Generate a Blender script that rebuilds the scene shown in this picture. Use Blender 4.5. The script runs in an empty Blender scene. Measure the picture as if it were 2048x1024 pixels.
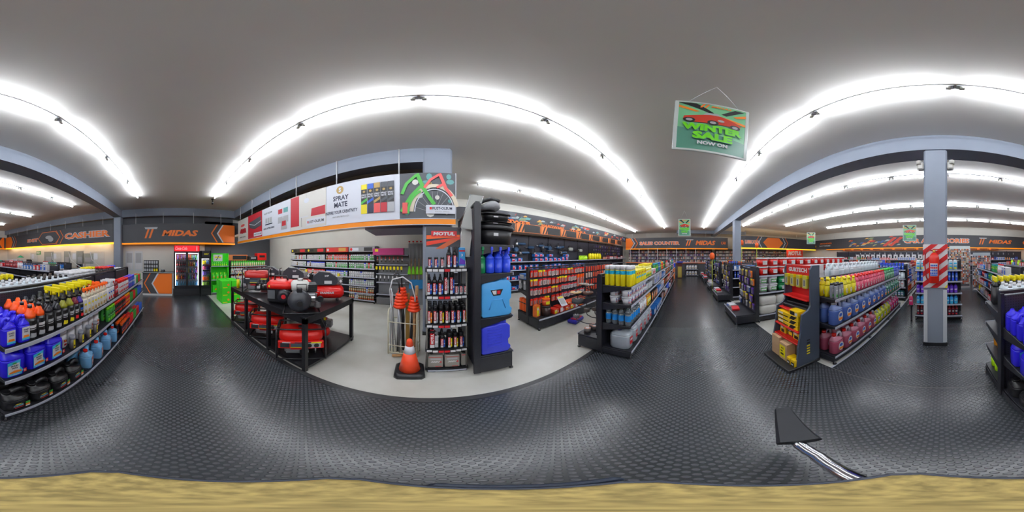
import bpy, bmesh, math, random
from mathutils import Vector, Matrix
import numpy as np
PI = math.pi; U = 1.6; R = math.radians
rnd = random.Random(7)
sc = bpy.context.scene; C = sc.collection
# ---------------------------------------------------------------- camera, world, exposure
cd = bpy.data.cameras.new('camera'); cam = bpy.data.objects.new('camera', cd); C.objects.link(cam)
cd.type = 'PANO'
try: cd.panorama_type = 'EQUIRECTANGULAR'
except Exception: pass
try: cd.cycles.panorama_type = 'EQUIRECTANGULAR'
except Exception: pass
cam.location = (0, 0, U); cam.rotation_euler = (R(90), 0, R(61.17)); cd.clip_start = .02; cd.clip_end = 100
sc.camera = cam
w = bpy.data.worlds.new('world'); sc.world = w; w.use_nodes = True
w.node_tree.nodes['Background'].inputs[0].default_value = (.75, .82, 1, 1)
w.node_tree.nodes['Background'].inputs[1].default_value = .3
sc.view_settings.view_transform = 'Standard'; sc.view_settings.look = 'None'
sc.view_settings.gamma = 1; sc.view_settings.use_curve_mapping = False
sc.view_settings.exposure = 0.8
cy = sc.cycles
cy.max_bounces = 7; cy.diffuse_bounces = 5; cy.glossy_bounces = 3; cy.transmission_bounces = 5; cy.transparent_max_bounces = 8
cy.caustics_reflective = False; cy.caustics_refractive = False; cy.sample_clamp_indirect = 4
TUBE = 41.0      # strength of the fluorescent tubes
# ---------------------------------------------------------------- materials
MC = {}
def mat(name, col, rough=.5, metal=0, emit=0, spec=.5, trans=0, vary=0, scale=8, bump=0, alpha=1, coat=0, ecol=None):
    if name in MC: return MC[name]
    m = bpy.data.materials.new(name); m.use_nodes = True; nt = m.node_tree; b = nt.nodes['Principled BSDF']
    c = tuple(col) + (1,)
    b.inputs['Base Color'].default_value = c; b.inputs['Roughness'].default_value = rough; b.inputs['Metallic'].default_value = metal
    b.inputs['Specular IOR Level'].default_value = spec; b.inputs['Transmission Weight'].default_value = trans
    b.inputs['Coat Weight'].default_value = coat; b.inputs['Alpha'].default_value = alpha
    if emit:
        b.inputs['Emission Color'].default_value = (tuple(ecol) + (1,)) if ecol else c
        b.inputs['Emission Strength'].default_value = emit
    if vary or bump:
        tc = nt.nodes.new('ShaderNodeTexCoord'); n = nt.nodes.new('ShaderNodeTexNoise'); n.inputs['Scale'].default_value = scale; n.inputs['Detail'].default_value = 3
        nt.links.new(tc.outputs['Object'], n.inputs['Vector'])
        if vary:
            r = nt.nodes.new('ShaderNodeValToRGB')
            r.color_ramp.elements[0].position = .35; r.color_ramp.elements[1].position = .65
            r.color_ramp.elements[0].color = tuple(x * (1 - vary) for x in col) + (1,); r.color_ramp.elements[1].color = tuple(min(1, x * (1 + vary)) for x in col) + (1,)
            nt.links.new(n.outputs['Fac'], r.inputs['Fac']); nt.links.new(r.outputs['Color'], b.inputs['Base Color'])
        if bump:
            bp = nt.nodes.new('ShaderNodeBump'); bp.inputs['Strength'].default_value = bump; bp.inputs['Distance'].default_value = .01
            nt.links.new(n.outputs['Fac'], bp.inputs['Height']); nt.links.new(bp.outputs['Normal'], b.inputs['Normal'])
    m.diffuse_color = c; MC[name] = m; return m
def col(r, g, b): return tuple(((x / 255) / 12.92 if x / 255 <= .04045 else ((x / 255 + .055) / 1.055) ** 2.4) for x in (r, g, b))
def P(name, r, g, b, rough=.35, **k): return mat(name, col(r, g, b), rough, **k)
BLK = P('black_metal', 30, 31, 38, .42, vary=.15); BLKP = P('black_plastic', 26, 27, 31, .35); DK = P('dark_panel', 44, 44, 52, .5)
WHT = P('white_plastic', 208, 208, 212, .4); LIP = P('price_strip_grey', 176, 180, 194, .35); CHR = mat('chrome', (.55, .55, .58), .16, 1)
STL = mat('steel', (.5, .5, .52), .3, 1); ALU = P('aluminium_grey', 170, 172, 178, .35, metal=.6)
RED = P('red_plastic', 214, 26, 18); ORG = P('orange_plastic', 246, 96, 14); YEL = P('yellow_plastic', 240, 222, 10); GRN = P('green_plastic', 60, 200, 30)
BLU = P('blue_plastic', 38, 38, 205, .3); LBL = P('label_white', 214, 214, 216, .5); LBLK = P('label_black', 24, 24, 26, .45)
LRED = P('label_red', 205, 30, 40, .45); LYEL = P('label_yellow', 232, 214, 30, .45); LBLU = P('label_blue', 40, 90, 190, .45); LGRN = P('label_green', 60, 150, 60, .45)
LCYN = P('label_cyan', 60, 180, 220, .45); LORG = P('label_orange', 236, 130, 30, .45); SILV = P('silver_print', 170, 172, 176, .4); LPNK = P('label_pink', 206, 40, 110, .45)
CARD = P('cardboard', 186, 152, 116, .8, vary=.06); WOOD = P('wood_handle', 170, 128, 84, .6, vary=.2, scale=20)
SIGND = P('sign_charcoal', 62, 63, 68, .55); SIGNO = P('sign_orange', 240, 118, 34, .5); SIGNW = P('sign_white', 206, 210, 220, .5)
OEDGE = P('orange_edge_strip', 245, 140, 8, .45, emit=.35)
GLS = mat('glass', (.95, .97, .98), .03, trans=1, spec=.5)
# ---------------------------------------------------------------- text cache
TX = {}
def text_geo(s, shear=0, off=0, sp=1):
    k = (s, shear, off, sp)
    if k in TX: return TX[k]
    cu = bpy.data.curves.new('t', 'FONT'); cu.body = s; cu.size = 1; cu.resolution_u = 2; cu.shear = shear; cu.offset = off; cu.space_character = sp
    cu.align_x = 'CENTER'; cu.align_y = 'CENTER'
    o = bpy.data.objects.new('t', cu); C.objects.link(o)
    dg = bpy.context.evaluated_depsgraph_get(); me = bpy.data.meshes.new_from_object(o.evaluated_get(dg))
    v = [tuple(x.co) for x in me.vertices]; f = [tuple(p.vertices) for p in me.polygons]
    xs = [a[0] for a in v]; ys = [a[1] for a in v]; cx = (min(xs) + max(xs)) / 2; cyy = (min(ys) + max(ys)) / 2
    wd = max(xs) - min(xs); ht = max(ys) - min(ys)
    v = [((a[0] - cx) / wd, (a[1] - cyy) / ht) for a in v]
    bpy.data.objects.remove(o); bpy.data.meshes.remove(me); bpy.data.curves.remove(cu)
    TX[k] = (v, f); return TX[k]
# ---------------------------------------------------------------- geometry accumulator
def clip(poly, x0, z0, x1, z1):
    for ax, lim, sg in ((0, x0, 1), (0, x1, -1), (1, z0, 1), (1, z1, -1)):
        out = []
        for i in range(len(poly)):
            a, b = poly[i - 1], poly[i]; da, db = (a[ax] - lim) * sg, (b[ax] - lim) * sg
            if (da < 0) != (db < 0): tt = da / (da - db); out.append((a[0] + (b[0] - a[0]) * tt, a[1] + (b[1] - a[1]) * tt))
            if db >= 0: out.append(b)
        poly = out
        if not poly: break
    return poly
class G:
    def __init__(s): s.v = []; s.f = []; s.m = []; s.sm = []; s.mats = []; s.layer = 0; s.base = 0
    def mi(s, m):
        if m not in s.mats: s.mats.append(m)
        return s.mats.index(m)
    def add(s, v, f, m, smooth=False, M=None):
        o = len(s.v); i = s.mi(m)
        s.v += [tuple(M @ Vector(a)) for a in v] if M is not None else [tuple(a) for a in v]
        s.f += [tuple(x + o for x in a) for a in f]; s.m += [i] * len(f); s.sm += [smooth] * len(f); return s
    def box(s, c, d, m, b=0, M=None, tx=1, ty=1):
        x, y, z = (q / 2 for q in d)
        if b <= 0:
            v = [(c[0] + i * x * (tx if k > 0 else 1), c[1] + j * y * (ty if k > 0 else 1), c[2] + k * z) for i in (-1, 1) for j in (-1, 1) for k in (-1, 1)]
            return s.add(v, [(0, 1, 3, 2), (4, 6, 7, 5), (0, 4, 5, 1), (2, 3, 7, 6), (0, 2, 6, 4), (1, 5, 7, 3)], m, False, M)
        b = min(b, x * .99, y * .99, z * .99); v = []; idx = {}
        for i in (-1, 1):
            for j in (-1, 1):
                for k in (-1, 1):
                    for a in range(3):
                        p = [i * (x - (0 if a == 0 else b)), j * (y - (0 if a == 1 else b)), k * (z - (0 if a == 2 else b))]
                        if k > 0: p[0] *= tx; p[1] *= ty
                        idx[(i, j, k, a)] = len(v); v.append((c[0] + p[0], c[1] + p[1], c[2] + p[2]))
        f = []
        q = idx
        for i in (-1, 1):
            f.append([q[(i, -1, -1, 0)], q[(i, 1, -1, 0)], q[(i, 1, 1, 0)], q[(i, -1, 1, 0)]])
            f.append([q[(-1, i, -1, 1)], q[(1, i, -1, 1)], q[(1, i, 1, 1)], q[(-1, i, 1, 1)]])
            f.append([q[(-1, -1, i, 2)], q[(1, -1, i, 2)], q[(1, 1, i, 2)], q[(-1, 1, i, 2)]])
            for j in (-1, 1):
                f.append([q[(i, j, -1, 0)], q[(i, j, 1, 0)], q[(i, j, 1, 1)], q[(i, j, -1, 1)]])
                f.append([q[(i, -1, j, 0)], q[(i, 1, j, 0)], q[(i, 1, j, 2)], q[(i, -1, j, 2)]])
                f.append([q[(-1, i, j, 1)], q[(1, i, j, 1)], q[(1, i, j, 2)], q[(-1, i, j, 2)]])
                for k in (-1, 1): f.append([q[(i, j, k, 0)], q[(i, j, k, 1)], q[(i, j, k, 2)]])
        return s.add(v, f, m, False, M)
    def loft(s, secs, m, n=16, c=(0, 0, 0), smooth=True, M=None, cap=True):
        # secs: (z, rx, ry, exp[, ox, oy])
        v = []; f = []
        for q in secs:
            z, rx, ry, e = q[:4]; ox, oy = (q[4:6] if len(q) > 4 else (0, 0))
            for i in range(n):
                a = 2 * PI * (i + .5) / n; ca, sa = math.cos(a), math.sin(a)
                k = (abs(ca) ** e + abs(sa) ** e) ** (-1 / e)
                v.append((c[0] + ox + rx * ca * k, c[1] + oy + ry * sa * k, c[2] + z))
        for j in range(len(secs) - 1):
            for i in range(n): f.append((j * n + i, j * n + (i + 1) % n, (j + 1) * n + (i + 1) % n, (j + 1) * n + i))
        s.add(v, f, m, smooth, M)
        if cap:
            o = len(s.v) - len(v); i = s.mi(m)
            s.f += [tuple(o + n - 1 - q for q in range(n)), tuple(o + (len(secs) - 1) * n + q for q in range(n))]; s.m += [i, i]; s.sm += [False, False]
        return s
    def cyl(s, z0, z1, r, m, n=12, c=(0, 0, 0), r2=None, M=None, smooth=True):
        return s.loft([(z0, r, r, 2), (z1, r2 if r2 is not None else r, r2 if r2 is not None else r, 2)], m, n, c, smooth, M)
    def rod(s, a, b, r, m, n=8, r2=None):
        a = Vector(a); b = Vector(b); d = b - a; q = d.to_track_quat('Z', 'Y').to_matrix().to_4x4(); q.translation = a
        return s.cyl(0, d.length, r, m, n, M=q, r2=r2)
    def tube(s, pts, r, m, n=8, closed=False):
        pts = [Vector(p) for p in pts]; N = len(pts); v = []; f = []; up = None
        for i, p in enumerate(pts):
            a = pts[(i - 1) % N] if (closed or i > 0) else p; b = pts[(i + 1) % N] if (closed or i < N - 1) else p
            t = (b - a).normalized()
            if up is None: up = Vector((0, 0, 1)) if abs(t.z) < .9 else Vector((1, 0, 0))
            x = t.cross(up)
            if x.length < 1e-4: x = t.orthogonal()
            x.normalize(); y = x.cross(t).normalized(); up = y
            rr = r[i] if isinstance(r, (list, tuple)) else r
            v += [p + (x * math.cos(2 * PI * k / n) + y * math.sin(2 * PI * k / n)) * rr for k in range(n)]
        for i in range(N if closed else N - 1):
            j = (i + 1) % N
            f += [(i * n + k, i * n + (k + 1) % n, j * n + (k + 1) % n, j * n + k) for k in range(n)]
        s.add(v, f, m, True)
        if not closed:
            o = len(s.v) - len(v); mi = s.mi(m)
            s.f += [tuple(o + n - 1 - q for q in range(n)), tuple(o + (N - 1) * n + q for q in range(n))]; s.m += [mi, mi]; s.sm += [False, False]
        return s
    def prism(s, pts, d, m, c=(0, 0, 0), M=None, smooth=False):   # outline in x-z, thickness along y centred
        n = len(pts); v = [(c[0] + p[0], c[1] - d / 2, c[2] + p[1]) for p in pts] + [(c[0] + p[0], c[1] + d / 2, c[2] + p[1]) for p in pts]
        return s.add(v, [tuple(range(n)), tuple(range(2 * n - 1, n - 1, -1))] + [(i, i + n, (i + 1) % n + n, (i + 1) % n) for i in range(n)], m, smooth, M)
    # flat print: x-z plane facing -y, each shape on a layer of its own
    def _l(s): s.layer += 1; return -s.base - .0008 - .0006 * s.layer
    def poly(s, pts, m, c=(0, 0)):
        y = s._l(); return s.add([(c[0] + p[0], y, c[1] + p[1]) for p in pts], [tuple(range(len(pts)))], m)
    def rect(s, x0, z0, x1, z1, m): return s.poly([(x0, z0), (x1, z0), (x1, z1), (x0, z1)], m)
    def disc(s, x, z, rx, rz, m, n=20): return s.poly([(x + rx * math.cos(2 * PI * i / n), z + rz * math.sin(2 * PI * i / n)) for i in range(n)], m)
    def line(s, pts, wd, m):
        y = s._l(); v = []; f = []
        for i in range(len(pts)):
            a = pts[max(0, i - 1)]; b = pts[min(len(pts) - 1, i + 1)]; dx, dz = b[0] - a[0], b[1] - a[1]; L = math.hypot(dx, dz) or 1
            nx, nz = -dz / L * wd / 2, dx / L * wd / 2; p = pts[i]
            v += [(p[0] + nx, y, p[1] + nz), (p[0] - nx, y, p[1] - nz)]
        for i in range(len(pts) - 1): f.append((2 * i, 2 * i + 1, 2 * i + 3, 2 * i + 2))
        return s.add(v, f, m)
    def arc(s, x, z, rx, rz, a0, a1, wd, m, n=18): return s.line([(x + rx * math.cos(R(a0 + (a1 - a0) * i / n)), z + rz * math.sin(R(a0 + (a1 - a0) * i / n))) for i in range(n + 1)], wd, m)
    def text(s, t, x, z, wd, ht, m, shear=0, off=.03, rot=0, sp=1):
        v, f = text_geo(t, shear, off, sp); y = s._l(); ca, sa = math.cos(rot), math.sin(rot)
        return s.add([(x + a[0] * wd * ca - a[1] * ht * sa, y, z + a[0] * wd * sa + a[1] * ht * ca) for a in v], f, m)
    def wrap(s, r, cx=0, cyy=0):   # bend the flat print round a cylinder of radius r, cut into narrow strips first
        st = r * .4; V, F, M_, S_ = [], [], [], []
        for f, m, sm in zip(s.f, s.m, s.sm):
            P_ = [s.v[i] for i in f]; xs = [p[0] for p in P_]; k0, k1 = math.floor(min(xs) / st), math.ceil(max(xs) / st)
            for k in (range(k0, max(k1, k0 + 1)) if max(xs) - min(xs) > st * .6 else [None]):
                q = [(p[0], p[2]) for p in P_] if k is None else clip([(p[0], p[2]) for p in P_], k * st, -9, (k + 1) * st, 9)
                if len(q) < 3: continue
                o = len(V); V += [(a[0], P_[0][1], a[1]) for a in q]; F.append(tuple(range(o, o + len(q)))); M_.append(m); S_.append(False)
        s.v, s.f, s.m, s.sm = V, F, M_, S_
        s.v = [(cx + (r - a[1]) * math.sin(a[0] / r), cyy - (r - a[1]) * math.cos(a[0] / r), a[2]) for a in s.v]; return s
    def shift(s, dx, dy, dz): s.v = [(a[0] + dx, a[1] + dy, a[2] + dz) for a in s.v]; return s
    def mesh(s, name='m'):
        me = bpy.data.meshes.new(name); me.from_pydata(s.v, [], s.f)
        for m in s.mats: me.materials.append(m)
        me.polygons.foreach_set('material_index', s.m); me.polygons.foreach_set('use_smooth', s.sm); me.update(); return me
def lifted(d): g = G(); g.base = d; return g
def ob(name, data, parent=None, loc=(0, 0, 0), rz=0, label=None, kind=None):
    if isinstance(data, G): data = data.mesh(name)
    o = bpy.data.objects.new(name, data); C.objects.link(o); o.location = loc
    if rz: o.rotation_euler = (0, 0, rz)
    if parent is not None: o.parent = parent
    if label: o['label'] = label
    if kind: o['kind'] = kind
    return o
def tag(o, label, cat, group=None):
    o['label'] = label; o['category'] = cat
    if group: o['group'] = group
    return o
def thing(name, label, cat, loc=(0, 0, 0), rz=0, group=None, data=None):
    return tag(ob(name, data, None, loc, rz), label, cat, group)
def struct(name, g, loc=(0, 0, 0), rz=0): return ob(name, g, None, loc, rz, kind='structure')
class Pr:   # a product: name, body mesh, parts [(name, mesh, label, subparts)], category
    def __init__(s, name, cat, g, parts=()): s.name = name; s.cat = cat; s.me = g.mesh(name); s.parts = [(a, b.mesh(a)) for a, b in parts]
    def put(s, loc, rz, label, group=None, parts=True):
        o = thing(s.name, label, s.cat, loc, rz, group, s.me)
        if parts:
            for a, b in s.parts: ob(a, b, o)
        return o
ORD = ['', 'first', 'second', 'third', 'fourth', 'fifth', 'sixth', 'seventh', 'eighth', 'ninth', 'tenth', 'eleventh', 'twelfth', 'thirteenth', 'fourteenth', 'fifteenth', 'sixteenth', 'seventeenth', 'eighteenth', 'nineteenth', 'twentieth']
def ordn(i): return ORD[i] if i < len(ORD) else '%dth' % i
ROWS = ['front row', 'second row', 'third row', 'fourth row', 'fifth row', 'sixth row']
class Fr:   # frame: u to the viewer's right along the front, v inwards, th = heading
    def __init__(s, x, y, th): s.x = x * U; s.y = y * U; s.th = R(th)
    def w(s, u, v, z): c, q = math.cos(s.th), math.sin(s.th); return (s.x + u * c - v * q, s.y + u * q + v * c, z)
    def fill(s, pr, z, u0, n, du, rows=1, dv=.1, v0=.06, desc='', where='', group=None, jit=.004, parts=True, side='left', turn=0, stack=1, dz=0, skip=(), deep=2):
        for r in range(rows):
            for k in range(stack):
                for i in range(n):
                    if (r, i) in skip: continue
                    p = s.w(u0 + i * du + rnd.uniform(-jit, jit), v0 + r * dv + rnd.uniform(-jit, jit), z + k * dz)
                    j = i + 1 if side == 'left' else n - i
                    lab = desc + (', %s from %s' % (ordn(j), side) if n > 1 else '') + (', ' + ROWS[r] if rows > 1 else '') + ((', upper' if k else ', lower') if stack == 2 else '') + ', ' + where
                    pr.put(p, s.th + turn + rnd.uniform(-.04, .04), lab, group, parts and r < deep)
# ---------------------------------------------------------------- room shell (metres; *_h values are multiples of the eye height)
XW, XE, YS, YN = -4.0 * U, 8.3 * U, -4.95 * U, 10.3 * U
ZC = 2.48 * U; ZB = 2.24 * U
CEIL = P('ceiling_paint', 226, 223, 218, .7, vary=.03, scale=.6); WALLW = P('wall_paint_cream', 214, 212, 204, .7, vary=.03, scale=1.5)
WALLD = P('wall_paint_charcoal', 78, 82, 88, .65, vary=.04, scale=1.5); BEAMM = P('beam_paint_blue_grey', 132, 140, 154, .6, vary=.03, scale=2)
def floor_vinyl():
    m = mat('vinyl_floor', col(196, 196, 188), .32); nt = m.node_tree; b = nt.nodes['Principled BSDF']
    tc = nt.nodes.new('ShaderNodeTexCoord'); n = nt.nodes.new('ShaderNodeTexNoise'); n.inputs['Scale'].default_value = 1.3; n.inputs['Detail'].default_value = 6
    nt.links.new(tc.outputs['Object'], n.inputs['Vector'])
    r = nt.nodes.new('ShaderNodeValToRGB'); r.color_ramp.elements[0].color = col(176, 174, 164) + (1,); r.color_ramp.elements[1].color = col(204, 204, 198) + (1,)
    r.color_ramp.elements[0].position = .3; r.color_ramp.elements[1].position = .7
    nt.links.new(n.outputs['Fac'], r.inputs['Fac']); nt.links.new(r.outputs['Color'], b.inputs['Base Color']); return m
VINYL = floor_vinyl()
def rubber():
    m = mat('rubber_floor', col(44, 47, 51), .25, vary=.22, scale=1.2, spec=.7); nt = m.node_tree; b = nt.nodes['Principled BSDF']
    tc = nt.nodes.new('ShaderNodeTexCoord'); sx = nt.nodes.new('ShaderNodeSeparateXYZ'); nt.links.new(tc.outputs['Object'], sx.inputs[0])
    def mth(op, a, b2=None, c=None):
        q = nt.nodes.new('ShaderNodeMath'); q.operation = op
        for i, t in enumerate((a, b2, c)):
            if t is None: continue
            if isinstance(t, (int, float)): q.inputs[i].default_value = t
            else: nt.links.new(t, q.inputs[i])
        return q.outputs[0]
    def dist(ox, oy):
        fx = mth('SUBTRACT', mth('FRACT', mth('ADD', mth('DIVIDE', sx.outputs[0], .05), ox)), .5); fy = mth('SUBTRACT', mth('FRACT', mth('ADD', mth('DIVIDE', sx.outputs[1], .05), oy)), .5)
        return mth('SQRT', mth('ADD', mth('MULTIPLY', fx, fx), mth('MULTIPLY', fy, fy)))
    d = mth('MINIMUM', dist(.5, .5), dist(0, 0))
    hh = mth('SUBTRACT', 1.0, mth('SMOOTH_MIN', mth('MULTIPLY', mth('MAXIMUM', mth('SUBTRACT', d, .24), 0), 14), 1, .2))
    cd_ = nt.nodes.new('ShaderNodeVectorMath'); cd_.operation = 'LENGTH'; nt.links.new(tc.outputs['Object'], cd_.inputs[0])
    far = mth('MULTIPLY', mth('SUBTRACT', cd_.outputs['Value'], 3.35), 20)   # relief takes over where the modelled studs end
    far.node.use_clamp = True
    bp = nt.nodes.new('ShaderNodeBump'); bp.inputs['Strength'].default_value = .35; bp.inputs['Distance'].default_value = .002
    nt.links.new(mth('MULTIPLY', hh, far), bp.inputs['Height']); nt.links.new(bp.outputs['Normal'], b.inputs['Normal']); return m
RUB = rubber(); RUBS = P('rubber_stud', 60, 63, 68, .26, spec=.7)
XL, XR, YL = -.80 * U, .95 * U, .76 * U
g = G().box(((XW + XE) / 2, (YS + YN) / 2, -.05), (XE - XW + .6, YN - YS + .6, .1), VINYL); struct('floor', g)
g = G().box(((XL + XR) / 2, (YS + YN) / 2, .002), (XR - XL, YN - YS, .004), RUB); RF = struct('floor', g)
g = G().box(((XR + XE) / 2, (YS + YL) / 2, .002), (XE - XR, YL - YS, .004), RUB); RF2 = struct('floor', g)
g = G().box((XL - .03, (YS + YN) / 2, .003), (.06, YN - YS, .006), P('edge_trim', 52, 53, 55, .4)); struct('trim_1', g)
g = G().box(((XR + XE) / 2, YL + .012, .003), (XE - XR, .024, .006), LIP); struct('trim_2', g)
# studs near the camera: pitch 35 mm lattice turned 45 degrees
def studs(keep):
    p = .05; pts = []
    for i in range(-70, 71):
        for j in range(-70, 71):
            for o in (0, .5):
                x, y = (i + o) * p, (j + o) * p
                if math.hypot(x, y) < 3.4 and math.hypot(x, y) > .12 and keep(x, y): pts.append((x, y))
    pts = np.array(pts); n = 9; a = np.arange(n) * 2 * PI / n
    ring = [np.stack([np.cos(a) * r, np.sin(a) * r, np.full(n, z)], 1) for r, z in ((.0135, .0038), (.0118, .0072), (.0085, .0066))]
    tpl = np.concatenate(ring); N = len(pts); v = (tpl[None] + np.concatenate([pts, np.zeros((N, 1))], 1)[:, None]).reshape(-1, 3)
    f = []
    for k in range(2):
        for i in range(n): f.append((k * n + i, k * n + (i + 1) % n, (k + 1) * n + (i + 1) % n, (k + 1) * n + i))
    f = np.array(f); F = (f[None] + (np.arange(N) * 3 * n)[:, None, None]).reshape(-1, 4)
    cap = (np.arange(2 * n, 3 * n)[None] + (np.arange(N) * 3 * n)[:, None])
    me = bpy.data.meshes.new('rubber_studs'); me.vertices.add(len(v)); me.vertices.foreach_set('co', v.ravel())
    lt = np.concatenate([F.ravel(), cap.ravel()]); me.loops.add(len(lt)); me.loops.foreach_set('vertex_index', lt)
    ls = np.concatenate([np.arange(len(F)) * 4, len(F) * 4 + np.arange(N) * n]); me.polygons.add(len(ls)); me.polygons.foreach_set('loop_start', ls)
    me.update(calc_edges=True); me.validate(); me.materials.append(RUBS); return me
ob('rubber_studs', studs(lambda x, y: XL + .02 < x < XR - .015), RF, kind='stuff')
ob('rubber_studs', studs(lambda x, y: x > XR + .015 and y < YL - .02), RF2, kind='stuff')
# ceiling, walls
struct('ceiling', G().box(((XW + XE) / 2, (YS + YN) / 2, ZC + .05), (XE - XW + .6, YN - YS + .7, .1), CEIL))
XR2 = -3.36 * U; YR = .24 * U; ZR = 1.60 * U; XB = -1.9 * U
struct('wall_west', G().box((XW - .05, (YR + YN) / 2, ZC / 2), (.1, YN - YR, ZC), WALLW))
struct('wall_west', G().box((XR2 - .05, (YS - .3 + YR) / 2, ZC / 2), (.1, YR - YS + .3, ZC), WALLW))
struct('wall_north', G().box(((XW + XB - .35) / 2, YR + .04, ZC / 2), (abs(XW - XB + .35), .08, ZC), WALLW))
struct('wall_east', G().box((XE + .05, (YS - .3 + YN) / 2, ZC / 2), (.1, YN - YS + .3, ZC), WALLW))
struct('wall_north', G().box(((XW + XE) / 2, YN + .05, ZC / 2), (XE - XW, .1, ZC), WALLW))
struct('wall_south', G().box(((XR2 + XE) / 2, YS - .25, ZC / 2), (XE - XR2, .1, ZC), WALLW))
# charcoal part of the south wall beside the drinks fridge, charcoal band over the signs
struct('wall_south', G().box(((XR2 - .97 * U) / 2, YS - .17, ZC / 2 - .3), (abs(XR2 + .97 * U), .06, ZC - .6), WALLD))
struct('wall_south', G().box(((XB + XE) / 2, YS - .17, 1.95 * U), (XE - XB, .06, .62 * U), WALLD))
# beams
bt = .24 * U
BX = 1.613 * U; bw = .237 * U
struct('ceiling_beam', G().box((BX + bw / 2, (YS + YN) / 2, (ZB + ZC) / 2), (bw, YN - YS, bt), BEAMM))
struct('ceiling_beam', G().box(((XB + XE) / 2, YS - .02, (ZB + ZC) / 2), (XE - XB, .24, bt), BEAMM))
struct('ceiling_beam', G().box((XB - .15, (YS + YR) / 2, (ZB + ZC) / 2), (.3, YR - YS, bt), BEAMM))
struct('ceiling_beam', G().box(((-1.5 * U + XE) / 2 - 3, 9.35 * U, (ZB + ZC) / 2 + .05), (6.6, .25, bt * .8), BEAMM))
# columns
STRIPE = None
def column(x0, x1, y0, y1, top):
    c = G().box(((x0 + x1) / 2, (y0 + y1) / 2, top / 2), (x1 - x0, y1 - y0, top), BEAMM, b=.03)
    o = struct('column', c); ob('skirting', G().box(((x0 + x1) / 2, (y0 + y1) / 2, .04), (x1 - x0 + .012, y1 - y0 + .012, .08), BLKP), o)
    return o
COL1 = column(BX, BX + bw, -.052 * U, .184 * U, ZB)
for sx_ in (-.052 * U + .035, .184 * U - .035): ob('corner_guard', G().box((BX - .004, sx_, .36 * U), (.01, .06, .6 * U), P('corner_guard_pale', 196, 200, 206, .4)), COL1)
column(BX, BX + bw, 5.25 * U, 5.5 * U, ZB)
column(BX, BX + bw, YS - .1, YS + .2 * U, ZB)
column(XB - .35, XB + .012, -.085 * U, .262 * U, ZC - .003)
# mezzanine recess in the west: soffit, hanging bulkhead, dark storage above
struct('ceiling', G().box(((XR2 + XB) / 2, (YS + YR) / 2, ZR + .06), (abs(XR2 - XB), YR - YS, .1), WALLW))
struct('trim_3', G().prism([(-2.85 * U, ZR), (-2.05 * U, ZR), (-2.05 * U, 1.36 * U), (-2.5 * U, 1.33 * U)], 1.05 * U, P('bulkhead_lilac', 128, 126, 142, .6), c=(0, -.34 * U, 0)))
struct('trim_4', G().box((-2.045 * U, -.34 * U, 1.53 * U), (.02, 1.05 * U, .08 * U), P('bulkhead_maroon', 92, 44, 48, .6)))
struct('wall_west', G().box((XR2 + .5, (YS + YR) / 2, (ZR + ZC) / 2), (.04, YR - YS, ZC - ZR - .14), P('store_dark_green', 30, 44, 40, .7)))
# ---------------------------------------------------------------- fluorescent lights
TUBEM = mat('tube_glow', (1, 1, 1), .3, emit=TUBE, ecol=(.90, .94, 1.0)); HOUS = P('batten_white', 200, 202, 206, .4); CAPM = P('tube_cap', 176, 176, 168, .35, metal=.3)
L = .93 * U
me_h = G().box((0, 0, ZC - .014), (.07, L - .02, .028), HOUS, b=.006).mesh('housing')
me_t = G().loft([(-(L - .13) / 2, .019, .019, 2), ((L - .13) / 2, .019, .019, 2)], TUBEM, 10, M=Matrix.Translation((0, 0, ZC - .072)) @ Matrix.Rotation(PI / 2, 4, 'X')).mesh('tube')
me_c = []
for sgn in (-1, 1):
    gh = G(); me_c.append(gh)
    gh.box((0, sgn * (L / 2 - .05), ZC - .058), (.036, .03, .07), CAPM, b=.006); gh.loft([(-.016, .021, .021, 2), (.016, .021, .021, 2)], CAPM, 10, M=Matrix.Translation((0, sgn * (L / 2 - .068), ZC - .072)) @ Matrix.Rotation(PI / 2, 4, 'X'))
me_c = [q.mesh('lamp_holder') for q in me_c]
me_w = G().rod((0, .3, ZC), (0, .3, ZC + .0), .003, STL, 5).mesh('wire') if False else None
def lamp_row(x, k0, k1, where, rot=0, y0=-.07):
    for k in range(k0, k1):
        y = (y0 + .93 * (k + .5)) * U; xx = x * U - math.sin(rot) * y
        t = thing('fluorescent_light', 'glowing white fluorescent batten, %s from south end, %s' % (ordn(k - k0 + 1), where), 'ceiling light', (xx, y * math.cos(rot), 0), rot, 'fluorescent lights ' + where)
        ob('housing', me_h, t); ob('tube', me_t, t, label='glowing white tube'); ob('lamp_holder', me_c[0], t); ob('lamp_holder', me_c[1], t)
lamp_row(-1.0, -4, 9, 'ceiling row before the mezzanine banner', R(.7))
lamp_row(.865, -4, 9, 'ceiling row over the main aisle', R(-.3))
lamp_row(2.68, -4, 8, 'first ceiling row beyond the long beam')
lamp_row(4.5, -4, 7, 'second ceiling row beyond the long beam')
lamp_row(6.45, -4, 6, 'farthest ceiling row by the east wall')
lamp_row(-2.95, 1, 10, 'ceiling row by the power tool wall')
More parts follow.
